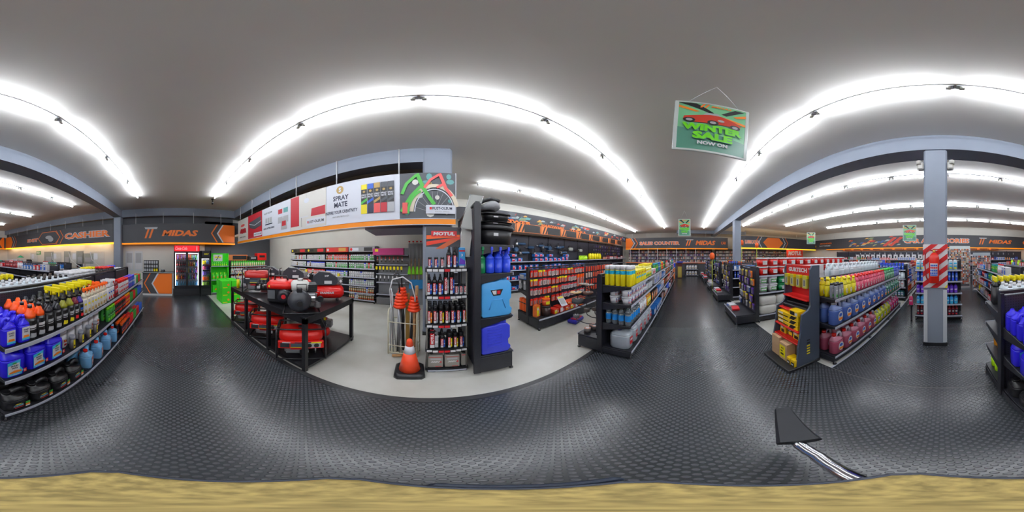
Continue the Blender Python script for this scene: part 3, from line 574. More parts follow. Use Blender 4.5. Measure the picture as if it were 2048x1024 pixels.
TEAL = P('cap_teal', 30, 150, 165); PURP = P('cap_purple', 106, 60, 190); PINK = P('cap_pink', 232, 60, 130); LIME = P('cap_lime', 130, 220, 20); CAPB = P('cap_blue', 60, 80, 220); AMB = P('cap_amber', 250, 170, 10); VERM = P('cap_vermilion', 232, 60, 30)
aer = {k: aero('aerosol_can', m1, m2, a, b) for k, m1, m2, a, b in (('red', WHT, RED, LBL, LRED), ('purple', PURP, PURP, LBLU, LBL), ('blue', LBLU, CAPB, LBLU, LBL), ('teal', LGRN, TEAL, LGRN, LYEL), ('amber', LRED, AMB, LRED, LYEL), ('vermilion', MBLK, VERM, LBLK, LRED), ('lime', LGRN, LIME, LGRN, LBLK), ('pink', LBLU, PINK, LBLU, LBL), ('orange', MBLK, ORG, NAVY, LRED))}
m_can = {k: can('lubricant_can', .032, .225, MBLK, MBLK, L_m(c), capr=.86, caph=.22) for k, c in (('blue', LBLU), ('orange', LORG), ('olive', LYEL), ('dark', SILV), ('cyan', LCYN))}
m_tall = {k: can('lubricant_can', .032, .275, MBLK, MBLK, L_m(c), capr=.86, caph=.22) for k, c in (('blue', LBLU), ('dark', SILV))}
m_small = {k: can('additive_bottle', .026, .125, P('plastic_slate', 70, 84, 100), MBLK, L_m(c), capr=.9, caph=.16, cat='bottle') for k, c in (('blue', LBLU), ('dark', SILV))}
m_spray = bottle('care_spray_bottle', .033, .24, MBLK, MBLK, L_m(LBLU), cap=.2, sh=.62, trig=MBLK, neck=.5)
m_oil = jug('oil_bottle', .11, .09, .24, MBLK, MBLK, L_m(SILV), caps=-.01, cat='bottle')
OILM = P('oil_tin_grey', 146, 142, 134, .4, metal=.2)
def tin():
    g = G().loft([(0, .092, .05, 6), (.19, .092, .05, 6), (.215, .085, .045, 4)], OILM, 20); c = G().cyl(.215, .235, .02, MBLK, 10, (-.05, 0, 0)); l = G()
    l.rect(-.085, .012, .085, .196, OILM); l.text('300V', 0, .105, .11, .03, LBL, shear=.25, off=.04); l.rect(-.06, .14, .06, .17, SILV); l.text('MOTUL', .035, .02, .07, .016, LRED, off=.05); l.rect(-.08, .185, .08, .192, LRED); l.disc(.06, .105, .012, .014, LRED, 8); return Pr('oil_tin', 'oil tin', g, [('cap', c), ('label', l.shift(0, -.0515, 0))])
oil_tin = tin()
slim_tin = Pr('slim_oil_tin', 'oil tin', G().box((0, 0, .105), (.07, .06, .21), OILM, b=.008), [('cap', G().cyl(.21, .235, .018, MBLK, 10)), ('label', G().rect(-.03, .19, .03, .2, LRED).shift(0, -.03, 0))])
def cool(name, c, h=.30, w_=.20, d=.14, capm=None, lab=L_cool, t=.25): return jug(name, w_, d, h, P('coolant_' + name, *c, .18, trans=t), capm or WHT, lab, hm=P('jug_handle_pale', 190, 192, 204, .3), ex=3.5, cat='jug', shm=P('shoulder_' + name, *[int(q * .65 + 68) for q in c], .2))
cj_blue = cool('blue_coolant_jug', (92, 122, 202), h=.33, w_=.21); cj_red = cool('red_coolant_jug', (196, 92, 120), h=.33, w_=.21, capm=RED)
cj_yel = cool('yellow_coolant_jug', (216, 224, 40), h=.28, w_=.17, capm=YEL); cj_pink = cool('pink_coolant_jug', (228, 60, 130), h=.28, w_=.17, capm=PINK); cj_green = cool('green_coolant_jug', (70, 150, 120), h=.28, w_=.17, capm=P('cap_green', 50, 160, 90))
def cb(name, c, capc, lc): return bottle(name, .05, .255, P('coolant_' + name, *c, .2, trans=.2), capc, L_cool2(lc), cap=.12, sh=.6, neck=.42, d=.75, cat='bottle')
cb_yel = cb('yellow_coolant_bottle', (235, 220, 20), YEL, LYEL); cb_pink = cb('pink_coolant_bottle', (222, 80, 110), RED, LRED); cb_green = cb('green_coolant_bottle', (80, 150, 110), GRN, LGRN); cb_blue = cb('blue_coolant_bottle', (80, 100, 190), CAPB, LBLU)
def bucket(name, m, r, h, lidm, sq=2, labm=None, n=18, cat='bucket', handle=True):
    g = G().loft([(0, r * .84, r * .84, sq), (h * .86, r * .97, r * .97, sq)], m, n); ld = G().loft([(h * .86, r * 1.04, r * 1.04, sq), (h * .96, r * 1.04, r * 1.04, sq), (h, r * .95, r * .95, sq)], lidm, n)
    parts = [('lid', ld)]
    if handle: parts.append(('handle', G().tube([(-r * 1.0, 0, h * .8), (-r * .8, -r * .75, h * .66), (0, -r * 1.1, h * .6), (r * .8, -r * .75, h * .66), (r * 1.0, 0, h * .8)], .004, WHT, 5)))
    if labm:
        l = G(); labm(l, r, h)
        if sq == 2:
            for i, v in enumerate(l.v): rr = r * (.84 + .13 * v[2] / (h * .86)) + .0012 - v[1] * .6; l.v[i] = (rr * math.sin(v[0] / r), -rr * math.cos(v[0] / r), v[2])
        else: l.shift(0, -r * .965, 0)
        parts.append(('label', l))
    return Pr(name, cat, g, parts)
def L_buck(l, r, h):
    l.rect(-r * .95, h * .17, r * 1.15, h * .75, WHT)
    for s_ in (-.9, .35): l.rect(r * s_, h * .42, r * (s_ + .75), h * .74, LBLU); l.rect(r * s_, h * .18, r * (s_ + .75), h * .42, LRED); l.rect(r * (s_ + .1), h * .5, r * (s_ + .6), h * .6, LBL)
pool_b = bucket('paste_tub', WHT, .085, .125, WHT, labm=L_buck, handle=False, cat='tub')
L_sq = lambda l, r, h: (l.rect(-r * .3, h * .22, r * .62, h * .68, LBL), l.rect(-r * .2, h * .5, r * .5, h * .54, SILV), l.rect(-r * .2, h * .38, r * .4, h * .42, SILV))
L_sg = lambda l, r, h: (l.rect(-r * .6, h * .2, r * .6, h * .65, LGRN), l.rect(-r * .5, h * .3, r * .5, h * .5, LBL))
red_bk = bucket('red_bucket', RED, .16, .24, WHT, 4, L_sq); grn_bk = bucket('green_bucket', P('bucket_green', 20, 140, 80), .15, .20, P('bucket_green', 20, 140, 80), 4, L_sq); wht_bk = bucket('white_bucket', WHT, .155, .23, WHT, 4, L_sg)
foam = can('foam_spray_can', .036, .32, P('foam_can_yellow', 232, 214, 20), P('foam_cap_white', 226, 226, 230), None, capr=.98, caph=.2)
foam.parts.append(('label', G().loft([(.18, .0366, .0366, 2), (.235, .0366, .0366, 2)], P('foam_cyan', 40, 180, 214), 12, cap=False).mesh('label')))
WAT = P('water_bottle_clear', 190, 205, 215, .08, trans=.75); water = bottle('water_bottle', .044, .30, WAT, WHT, None, cap=.08, sh=.62, neck=.34)
water.parts.append(('label', G().loft([(.07, .0446, .0446, 2), (.16, .0446, .0446, 2)], P('water_label', 30, 130, 205), 14, cap=False).mesh('label')))
jerry_w = jug('acid_jerry_can', .26, .22, .40, P('jerry_pale', 190, 200, 208, .3, trans=.15), P('cap_navy', 60, 50, 140), lambda l, w_, h: (l.rect(w_ * .0, h * .2, w_ * .36, h * .56, LRED), l.rect(w_ * .04, h * .38, w_ * .32, h * .48, LBL)), cat='jerry can', caps=-1)
def box_pr(name, s, m, labf=None, cat='box', b=.003):
    g = G().box((0, 0, s[2] / 2), s, m, b=b); parts = []
    if labf: l = G(); labf(l, s[0], s[2]); parts.append(('label', l.shift(0, -s[1] / 2, 0)))
    return Pr(name, cat, g, parts)
def L_box(a, b=LBL):
    def f(l, w_, h): l.rect(-w_ * .42, h * .1, w_ * .1, h * .9, a); l.rect(-w_ * .36, h * .6, w_ * .04, h * .78, b); l.poly([(w_ * .14, h * .2), (w_ * .42, h * .24), (w_ * .36, h * .7), (w_ * .2, h * .6)], SILV)
    return f
TOOLB = P('tool_box_blue', 40, 110, 190, .45)
def pack(name, s, m, top, labf=None, cat='packet'):
    g = G().box((0, 0, -s[2] / 2), s, m, b=.004); parts = [('header_card', G().box((0, -.002, -s[2] * .12), (s[0] * 1.02, s[1] * .9, s[2] * .24), top, b=.002))]
    l = G().rect(-s[0] * .28, -s[2] * .85, s[0] * .28, -s[2] * .3, SILV); l.rect(-s[0] * .1, -s[2] * .8, s[0] * .1, -s[2] * .35, LBLK); parts.append(('label', l.shift(0, -s[1] / 2, 0))); return Pr(name, cat, g, parts)
# ---------------------------------------------------------------- gondola shelving
PEG = None
def pegmat():
    m = mat('pegboard_black', col(40, 40, 50), .5); nt = m.node_tree; b = nt.nodes['Principled BSDF']; tc = nt.nodes.new('ShaderNodeTexCoord'); vm = nt.nodes.new('ShaderNodeVectorMath'); vm.operation = 'SCALE'; vm.inputs['Scale'].default_value = 40
    fr = nt.nodes.new('ShaderNodeVectorMath'); fr.operation = 'FRACTION'; sb = nt.nodes.new('ShaderNodeVectorMath'); sb.operation = 'SUBTRACT'; sb.inputs[1].default_value = (.5, .5, .5); sp = nt.nodes.new('ShaderNodeVectorMath'); sp.operation = 'MULTIPLY'; sp.inputs[1].default_value = (1, 0, 1)
    ln = nt.nodes.new('ShaderNodeVectorMath'); ln.operation = 'LENGTH'; rp = nt.nodes.new('ShaderNodeValToRGB'); rp.color_ramp.elements[0].position = .2; rp.color_ramp.elements[1].position = .26; rp.color_ramp.elements[0].color = (.001, .001, .001, 1); rp.color_ramp.elements[1].color = col(46, 46, 58) + (1,)
    L_ = nt.links.new; L_(tc.outputs['Object'], vm.inputs[0]); L_(vm.outputs[0], fr.inputs[0]); L_(fr.outputs[0], sb.inputs[0]); L_(sb.outputs[0], sp.inputs[0]); L_(sp.outputs[0], ln.inputs[0]); L_(ln.outputs['Value'], rp.inputs[0]); L_(rp.outputs[0], b.inputs['Base Color']); return m
PEG = pegmat()
SH = {}
def shelf_mesh(bl, d, lip=True):
    k = (round(bl, 3), round(d, 3))
    if k in SH: return SH[k]
    g = G().box((bl / 2, d / 2, -.012), (bl - .012, d - .004, .024), BLK, b=.003)
    for x in (.01, bl - .01): g.add([(x - .002, .01, -.02), (x + .002, .01, -.02), (x + .002, d - .01, -.02), (x - .002, d - .01, -.02), (x - .002, .02, -.035), (x + .002, .02, -.035), (x + .002, d - .01, -.12), (x - .002, d - .01, -.12)], [(0, 1, 2, 3), (7, 6, 5, 4), (0, 4, 5, 1), (1, 5, 6, 2), (2, 6, 7, 3), (3, 7, 4, 0)], BLK)
    st = G().box((bl / 2, -.004, -.014), (bl - .006, .008, .036), LIP, b=.002)
    SH[k] = (g.mesh('shelf'), st.mesh('price_strip')); return SH[k]
def gondola(label, x, y, th, L, nb, d, zs, ztop, d2=0, zs2=(), name='shelf_gondola', peg=True, group=None, base2=True):
    t = thing(name, label, 'shelving', (x * U, y * U, 0), R(th), group); bl = L / nb; pm = BLK
    for i in range(nb): ob('back_panel', G().box((bl / 2, 0, (ztop - .12) / 2 + .1), (bl - .04, .03, ztop - .14), PEG if peg else BLK), t, (i * bl, d, 0))
    um = G().box((0, 0, ztop / 2 + .02), (.035, .08, ztop - .04), BLK, b=.004).mesh('upright'); fm = G().cyl(0, .018, .026, BLKP, 12).cyl(.01, .06, .008, STL, 8).mesh('foot')
    for i in range(nb + 1): ob('upright', um, t, (i * bl, d, 0))
    ob('top_rail', G().box((L / 2, d, ztop + .005), (L + .035, .05, .03), BLK, b=.004), t)
    for side, (dd, z_) in enumerate(((d, zs), (d2, zs2))):
        if dd <= 0: continue
        m1, m2 = shelf_mesh(bl, dd - .03); rz = 0 if side == 0 else PI
        for i in range(nb):
            for z in z_:
                lx, ly = (i * bl, 0) if side == 0 else ((i + 1) * bl, d + dd)
                s_ = ob('shelf', m1, t, (lx, ly, z), rz); ob('price_strip', m2, s_)
        zb = min(z_); gy = .02 if side == 0 else d + dd - .02
        ob('base_plinth', G().box((L / 2, gy + (.005 if side == 0 else -.005), (zb - .03 + .05) / 2), (L, .02, max(.02, zb - .07)), BLK), t)
        for e in (0, L): ob('base_end', G().box((e, (dd / 2 if side == 0 else d + dd / 2), (zb - .03 + .05) / 2), (.012, dd - .05, max(.02, zb - .07)), BLK, b=.003), t)
        for i in range(nb + 1): ob('foot', fm, t, (min(max(i * bl, .02), L - .02), gy, 0))
    return t
def solo(pr, name=None):   # a small far product as one mesh
    bm = bmesh.new(); mats = []
    for me in [pr.me] + [p[1] for p in pr.parts]:
        n0 = len(bm.faces); bm.from_mesh(me); bm.faces.ensure_lookup_table()
        for f in bm.faces[n0:]:
            m = me.materials[f.material_index]
            if m not in mats: mats.append(m)
            f.material_index = mats.index(m)
    me = bpy.data.meshes.new(pr.name); bm.to_mesh(me); bm.free()
    for m in mats: me.materials.append(m)
    q = Pr.__new__(Pr); q.name = name or pr.name; q.cat = pr.cat; q.me = me; q.parts = []; return q
big_blue = jug('detergent_jug', .185, .13, .275, BJ, BJ, L_wash, caps=-1)
blue_b = jug('shampoo_bottle', .105, .085, .215, BJ, BJ, L_washs, caps=-.01)
black_jug = jug('cleaner_jug', .21, .19, .235, MBLK, MBLK, L_black)
# ================================================================ G1 detergent gondola (left of the picture)
t = gondola('long black gondola of car detergents at left, facing the banner side', .53, -.31, -90, 2.44 * U, 4, .464, (.96, .64, .145), 1.28, .51, (1.06, .80, .48, .145))
F = Fr(.53, -.31, -90); W1 = 'top shelf, detergent gondola'; W2 = 'middle shelf, detergent gondola'; W3 = 'bottom shelf, detergent gondola'
F.fill(blue_b, .96, .06, 2, .115, 4, .1, .06, 'small blue shampoo bottle', W1, 'blue shampoo bottles')
F.fill(orange_b, .96, .245, 2, .09, 4, .095, .055, 'orange-topped black bottle', W1, 'orange topped bottles')
F.fill(grey_b, .96, .43, 2, .09, 4, .095, .055, 'smoky black wheel cleaner bottle', W1, 'smoky black bottles')
F.fill(olive_b, .96, .615, 2, .09, 1, .095, .055, 'olive-topped black bottle', W1, 'olive topped bottles')
F.fill(maroon_b, .96, .79, 1, .09, 1, .095, .055, 'maroon-topped black bottle', W1); F.fill(indigo_b, .96, .875, 1, .09, 1, .095, .05, 'indigo-topped black bottle', W1)
F.fill(ytrig_b, .96, .62, 6, .115, 3, .10, .16, 'black bottle with yellow spray trigger', W1, 'yellow trigger bottles')
F.fill(otrig_b, .96, .955, 8, .075, 1, .085, .05, 'pale bottle with orange trigger', 'in front, ' + W1, 'orange trigger bottles')
F.fill(otrig_b, .96, 1.30, 3, .075, 3, .085, .15, 'orange-trigger bottle behind', W1, 'orange trigger bottles')
F.fill(wspray_b, .96, 1.60, 3, .085, 2, .09, .06, 'white spray bottle', W1, 'white spray bottles'); F.fill(rspray_b, .96, 1.87, 2, .08, 3, .09, .06, 'wine bottle with red cap', W1, 'wine coloured bottles')
u = 2.05
for k, n in (('red', 8), ('purple', 4), ('blue', 3), ('red', 2), ('teal', 3), ('amber', 3), ('teal', 2)):
    F.fill(aer[k], .96, u, n, .068, 3 if u < 2.6 else 2, .08, .05, k + '-capped aerosol can', ('' if u < 2.62 else 'past the reds, ' if u < 3.05 else 'past the blues, ' if u < 3.62 else 'at the far end, ') + W1, 'aerosols on the top shelf', parts=u < 3); u += n * .068 + .004
F.fill(big_blue, .64, .10, 3, .20, 2, .17, .085, 'big blue detergent jug', W2, 'big blue detergent jugs')
F.fill(white_b, .64, .70, 6, .135, 2, .12, .13, 'white bottle with red cap', W2, 'white bottles with red caps')
F.fill(small_pot, .64, .735, 4, .15, 1, .1, .04, 'small grey-capped pot with yellow label', W2, 'small grey capped pots')
u = 1.58
for k, n in (('lime', 4), ('vermilion', 8), ('amber', 4), ('teal', 4), ('amber', 3), ('teal', 3), ('blue', 4), ('pink', 3)):
    F.fill(aer[k], .64, u, n, .068, 3 if u < 2.6 else 2, .08, .05, k + '-capped aerosol can', ('' if u < 2.6 else 'far group, ' if u < 3.1 else 'farther group, ') + W2, 'aerosols on the middle shelf', parts=u < 2.6); u += n * .068 + .004
F.fill(black_jug, .145, .125, 4, .225, 2, .21, .11, 'black cleaner jug', W3, 'black cleaner jugs')
F.fill(pale_jug, .145, 1.08, 4, .27, 2, .18, .10, 'pale blue jug with red cap', W3, 'pale blue jugs with red caps', turn=.3)
u = 2.16
for k, n in (('orange', 5), ('vermilion', 3), ('amber', 4), ('teal', 4), ('amber', 4), ('blue', 5)):
    F.fill(aer[k], .145, u, n, .068, 3 if u < 2.6 else 2, .08, .05, k + '-capped aerosol can', ('' if u < 2.6 else 'far group, ' if u < 3.2 else 'farther group, ') + W3, 'aerosols on the bottom shelf', parts=u < 2.6); u += n * .068 + .004
# east face
FE = Fr(1.139, -2.75, 90); E1 = 'top shelf, back of detergent gondola'
wl = bottle('white_bottle', .05, .27, P('milky', 210, 220, 226, .3), MBLK, L_tall(LCYN, LBL, LYEL), cap=.1, sh=.72, neck=.4); wy = bottle('white_capped_bottle', .043, .27, P('milky', 210, 220, 226, .3), WHT, L_tall(LBL, LRED, LYEL), cap=.1, sh=.72)
wt = bottle('white_bottle', .05, .29, WHT, WHT, L_tall(SILV, NAVY, LYEL), cap=.12, sh=.75, neck=.7); yb = bottle('black_spray_bottle', .036, .30, MBLK, YEL, L_tall(LBLK, LRED, LYEL), cap=.16, sh=.66, trig=YEL); rb_ = bottle('black_bottle', .036, .29, MBLK, RED, L_tall(LBLK, SILV, LRED), cap=.1, sh=.7, neck=.5); bb_ = aero('aerosol_can', WHT, CAPB, LBL, LBLU, h=.28)
FE.fill(yb, 1.06, 3.30, 8, .074, 2, .08, .05, 'black bottle with yellow trigger', E1, 'yellow trigger bottles at the back'); FE.fill(wy, 1.06, 3.12, 8, .095, 3, .095, .245, 'white-capped bottle with yellow label', E1, 'white capped bottles', turn=PI, deep=9)
FE.fill(wl, 1.06, 2.55, 5, .11, 4, .1, .07, 'white bottle with black cap', E1, 'white bottles with black caps', turn=PI, deep=9); FE.fill(wt, 1.06, 1.72, 7, .115, 4, .1, .07, 'tall white bottle', E1, 'tall white bottles', turn=PI, deep=9)
FE.fill(yb, 1.06, 1.30, 5, .08, 4, .09, .07, 'yellow-trigger bottle further along', E1, 'yellow trigger bottles at the back'); FE.fill(rb_, 1.06, .62, 8, .08, 4, .09, .07, 'black bottle with red cap', E1, 'black bottles with red caps', turn=PI, deep=9); FE.fill(bb_, 1.06, .08, 6, .08, 4, .09, .07, 'blue-capped aerosol can', E1, 'blue capped aerosols')
oilb = bottle('oil_bottle', .045, .26, P('oil_amber', 200, 130, 30, .25), P('oil_amber', 200, 130, 30, .25), L_tall(LYEL, LBL, LBLK), cap=.1, sh=.7); limeb = bottle('lime_bottle', .05, .28, P('lime_plastic', 176, 226, 20, .25), P('lime_plastic', 176, 226, 20, .25), None, cap=.1, sh=.66)
blw = box_pr('white_fronted_box', (.12, .14, .20), LBLK, lambda l, w_, h: (l.rect(-.05, .02, .05, .18, LBL), l.rect(-.05, .08, .05, .09, LYEL)))
FE.fill(blw, .80, 3.55, 2, .18, 2, .16, .09, 'black box with white front', 'second shelf, back of detergent gondola'); FE.fill(oilb, .48, 3.3, 6, .095, 2, .1, .07, 'amber oil bottle', 'third shelf, back of detergent gondola', 'amber oil bottles'); FE.fill(limeb, .145, 3.25, 6, .11, 2, .12, .07, 'lime green bottle', 'bottom shelf, back of detergent gondola', 'lime bottles')
# ================================================================ G2 coolant gondola
W1 = 'top shelf, coolant gondola'; W2 = 'middle shelf, coolant gondola'; W3 = 'bottom shelf, coolant gondola'
gondola('long black gondola of coloured coolants behind the red tool stand', 1.0, .77, 0, 1.97 * U, 3, .48, (1.04, .65, .16), 1.25, .48, (1.12, .7, .16))
F = Fr(1.0, .77, 0)
spc = can('silver_spray_can', .026, .20, P('can_silver', 150, 154, 164, .3, metal=.3), LBLK, L_tall(SILV, LBL, LGRN), caph=.12)
F.fill(spc, 1.04, .07, 3, .062, 2, .07, .04, 'silver spray can', W1, 'silver spray cans')
F.fill(cb_yel, 1.04, .09, 2, .12, 3, .1, .2, 'yellow coolant bottle behind cans', W1, 'yellow coolant bottles'); F.fill(cb_yel, 1.04, .315, 3, .115, 4, .1, .07, 'yellow coolant bottle', W1, 'yellow coolant bottles')
F.fill(cb_pink, 1.04, .66, 11, .118, 4, .1, .07, 'pink coolant bottle with red cap', W1, 'pink coolant bottles'); F.fill(cb_green, 1.04, 1.97, 6, .118, 4, .1, .07, 'green coolant bottle', W1, 'green coolant bottles'); F.fill(cb_blue, 1.04, 2.70, 4, .118, 4, .1, .07, 'blue coolant bottle', W1, 'blue coolant bottles')
F.fill(cj_blue, .65, .13, 9, .217, 2, .17, .09, 'blue coolant jug', W2, 'blue coolant jugs'); F.fill(cj_green, .65, 2.06, 6, .19, 2, .17, .09, 'green coolant jug', W2, 'green coolant jugs')
F.fill(cj_red, .16, .14, 6, .222, 2, .18, .09, 'red coolant jug', W3, 'red coolant jugs'); F.fill(cj_yel, .16, 1.45, 5, .185, 1, .17, .09, 'yellow coolant jug', W3, 'yellow coolant jugs'); F.fill(cj_pink, .16, 2.36, 4, .19, 2, .17, .09, 'pink coolant jug', W3, 'pink coolant jugs')
FB = Fr(1.0 + 1.97, 1.37, 180); wj = solo(jug('tall_white_jug', .17, .13, .33, P('milky', 210, 220, 226, .3), WHT, None)); ybx = box_pr('yellow_lidded_crate', (.26, .2, .16), WHT, lambda l, w_, h: l.rect(-w_ * .5, h * .8, w_ * .5, h, YEL))
FB.fill(wj, 1.12, .25, 12, .18, 2, .16, .09, 'tall white jug', 'top shelf, back of coolant gondola', 'tall white jugs'); FB.fill(ybx, 1.12, 2.68, 2, .28, 1, .2, .14, 'white crate with yellow top', 'top shelf, back of coolant gondola', stack=2, dz=.161)
redj = solo(jug('red_capped_jug', .16, .13, .25, P('plastic_wine', 120, 24, 34), RED, None)); FB.fill(redj, .7, .3, 12, .2, 1, .15, .09, 'dark red jug', 'middle shelf, back of coolant gondola', 'dark red jugs')
# ================================================================ tool stand with the white lettering
SLT = P('stand_slate', 66, 76, 92, .5); REDM = P('stand_red', 200, 26, 22, .4)
t = thing('display_stand', 'slate and red display stand with yellow boxes at the coolant gondola end', 'display stand', (.745 * U, 1.27 * U, 0), R(-90)); SW = .345 * U; SD = .235 * U; SHH = .925 * U
prof = [(0, 0), (SD, 0), (SD, SHH), (SD - .13, SHH), (SD - .16, SHH - .05), (SD - .16, .95), (SD - .2, .90), (SD - .3, .86), (SD - .32, .62), (.02, .40), (.0, .1)]
for uu in (0, SW):
    g = G(); v = [(uu + s_, p[0], p[1]) for s_ in (-.014, .014) for p in prof]; n = len(prof)
    g.add(v, [tuple(range(n - 1, -1, -1)), tuple(range(n, 2 * n))] + [(i, (i + 1) % n, (i + 1) % n + n, i + n) for i in range(n)], SLT); ob('side_panel', g, t)
for z in [.24 + .045 * k for k in range(6)]: ob('side_slot_print', G().box((SW + .0155, SD - .2, z), (.002, .05, .02), YEL if z < .4 else BLKP), t)
ob('back_panel', G().box((SW / 2, SD - .02, SHH / 2), (SW - .03, .02, SHH - .02), REDM), t); ob('header', G().box((SW / 2, SD - .13, SHH - .07), (SW - .03, .02, .13), REDM, b=.003), t)
g = G(); g.text('GURTECH', SW / 2, SHH - .07, SW * .72, .06, LBL, off=.05); g.text('TM', SW * .92, SHH - .045, .025, .015, LBL); ob('lettering', g, t, (0, SD - .141, 0), label='white capital lettering')
for z, dd in ((1.02, .19), (.84, .26), (.60, .33), (.42, .34)): ob('shelf', G().box((SW / 2, SD - dd / 2 - .01, z), (SW - .03, dd, .022), REDM, b=.003), t)
ob('base_tray', G().box((SW / 2, SD / 2 - .06, .035), (SW + .05, SD + .14, .05), BLKP, b=.008), t)
FS = Fr(.745, 1.27, -90)
ypk = pack('hanging_tool_pack', (.08, .05, .17), P('pack_clear', 186, 178, 70, .3), YEL)
for i in range(4): ypk.put(FS.w(.075 + i * .132, SD - .16, 1.345), FS.th, 'yellow carded tool pack, %s from left, hanging under the red header' % ordn(i + 1), 'yellow carded tool packs')
LB = pmat('tool_yellow', (236, 196, 20)); ylb = box_pr('long_tool_box', (.44, .14, .065), LB, lambda l, w_, h: (l.rect(-w_ * .48, h * .1, w_ * .05, h * .35, LBLK), l.poly([(w_ * .1, h * .05), (w_ * .3, h * .05), (w_ * .45, h * .9), (w_ * .2, h * .9)], LBLK), l.rect(-w_ * .45, h * .5, -w_ * .2, h * .85, LBL)))
for k, (z, s_) in enumerate(((.612, 'lowest'), (.678, 'middle'), (.744, 'topmost'))): ylb.put(FS.w(SW / 2, .13, z), FS.th + .02 * k, 'long yellow and black tool box, %s of the stack on the stand' % s_)
sq = box_pr('square_tool_box', (.18, .13, .075), LB, lambda l, w_, h: (l.rect(-w_ * .4, h * .1, w_ * .1, h * .8, LBLK), l.rect(w_ * .15, h * .2, w_ * .4, h * .7, LBL)))
sq.put(FS.w(SW - .14, .13, .810), FS.th, 'square yellow and black box on top of the long boxes')
g = G()
for k in range(3): g.box((0, (k - 1) * .07, .03 + .02 * k), (.46, .05, .055), BLKP, b=.012)
thing('caulking_gun_tray', 'black ridged plastic tray lying on the upper red shelf', 'tray', FS.w(SW / 2, .26, .852), FS.th + .12, None, g)
for i, (uu, vv, z, s_) in enumerate(((.12, .16, .432, 'left'), (.27, .18, .432, 'middle'), (.42, .16, .432, 'right'))): box_pr('mid_box', (.13, .12, .13), LB if i != 1 else LBLK, lambda l, w_, h: (l.rect(-w_ * .3, h * .1, w_ * .3, h * .5, LBLK if i != 1 else LB), l.rect(-w_ * .35, h * .6, w_ * .1, h * .85, LBL))).put(FS.w(uu, vv, z), FS.th, 'yellow and black box, %s on the shelf above the cartons' % s_)
def carton(dx, dy, dz, lab=None):
    g = G().box((0, 0, dz / 2), (dx, dy, dz), CARD, b=.004); p = [('packing_tape', G().box((0, 0, dz + .0005), (dx * .98, .05, .002), P('tape_tan', 200, 170, 130, .3)))]
    if lab: l = G(); lab(l, dx, dz); p.append(('label', l.shift(0, -dy / 2, 0)))
    return Pr('carton', 'box', g, p)
carton(.19, .14, .34).put(FS.w(.10, .06, .061), FS.th, 'tall brown carton, left front on the stand tray')
carton(.17, .14, .30, lambda l, w_, h: (l.rect(-w_ * .45, h * .15, w_ * .3, h * .85, YEL), l.text('MIG', -w_ * .05, h * .7, .06, .03, LBLK), l.rect(-w_ * .3, h * .3, w_ * .1, h * .4, LBLK), l.rect(-w_ * .3, h * .5, w_ * .0, h * .56, LBLK))).put(FS.w(.30, .05, .061), FS.th, 'brown carton with a bright yellow label on the stand tray')
carton(.2, .14, .29).put(FS.w(.28, .22, .061), FS.th, 'brown carton behind the yellow-labelled carton')
for i in range(2): box_pr('small_tool_box', (.075, .12, .12), LB, lambda l, w_, h: (l.rect(-w_ * .4, h * .05, w_ * .4, h * .6, LBLK), l.rect(-w_ * .3, h * .2, w_ * .2, h * .4, LBL))).put(FS.w(.43 + .085 * i, .03, .061), FS.th, 'small yellow and black box, %s of the pair at the tray corner' % ('left', 'right')[i])
box_pr('upright_tool_box', (.11, .1, .2), LB, lambda l, w_, h: (l.rect(-w_ * .4, h * .1, w_ * .2, h * .5, LBLK), l.disc(0, h * .7, w_ * .2, h * .1, LRED, 8))).put(FS.w(.46, .2, .061), FS.th, 'upright yellow box standing behind the small boxes on the tray')
# ================================================================ G3 bucket gondola with its end display, and the rows beyond
gondola('black gondola of red buckets behind the tool stand', 1.0, 2.08, 0, 2.2 * U, 4, .45, (1.145, .74, .19), 1.33, .45, (1.1, .7, .19))
F = Fr(1.0, 2.08, 0)
bk = bucket('red_bucket', RED, .125, .205, WHT, 4, L_sq); F.fill(bk, 1.145, .15, 12, .278, 1, .3, .15, 'square red bucket', 'top of the bucket gondola', 'red buckets', stack=2, dz=.207)
wb2 = bucket('white_bucket', WHT, .12, .19, WHT, 4, L_sg); gb2 = bucket('green_bucket', P('bucket_green', 20, 140, 80), .115, .17, P('bucket_green', 20, 140, 80), 4, L_sq)
F.fill(wb2, .74, .14, 2, .27, 1, .3, .14, 'white tub with green print', 'middle shelf, bucket gondola', stack=2, dz=.192); F.fill(gb2, .74, .68, 3, .25, 1, .3, .14, 'green bucket', 'middle shelf, bucket gondola', 'green buckets', stack=2, dz=.172)
F.fill(wb2, .74, 1.5, 7, .27, 1, .3, .14, 'white tub further along', 'middle shelf, bucket gondola', 'white tubs', stack=2, dz=.192)
BALE = P('bale_wrap', 214, 212, 206, .35, bump=.5, scale=14)
bale = Pr('cloth_bale', 'bale', G().loft([(0, .22, .18, 5), (.03, .235, .2, 5), (.18, .24, .2, 5), (.225, .21, .17, 4)], BALE, 20)); F.fill(bale, .19, .26, 6, .49, 1, .3, .2, 'white shrink-wrapped cloth bale', 'bottom shelf, bucket gondola', 'cloth bales', stack=2, dz=.228)
PKS = [pack('hanging_packet', (.075, .03, .15), m, m2) for m, m2 in ((P('pack_dark', 60, 60, 70), LBLK), (P('pack_grey', 130, 134, 144), LBL), (P('pack_violet', 80, 60, 130), PURP), (P('pack_blue', 60, 90, 160), LBL), (P('pack_gold', 160, 130, 70), LYEL), (P('pack_orange', 230, 110, 40), LORG))]
PKF = [solo(p) for p in PKS]
mags = [box_pr('flat_box', (.26, .18, .05), m, L_box(m2)) for m, m2 in ((WHT, LBLU), (LRED, LBL), (WHT, LGRN))]
DIST = ['nearest end display right of the aisle', 'second end display right of the aisle', 'third end display right of the aisle', 'fourth end display right of the aisle', 'fifth end display right of the aisle']
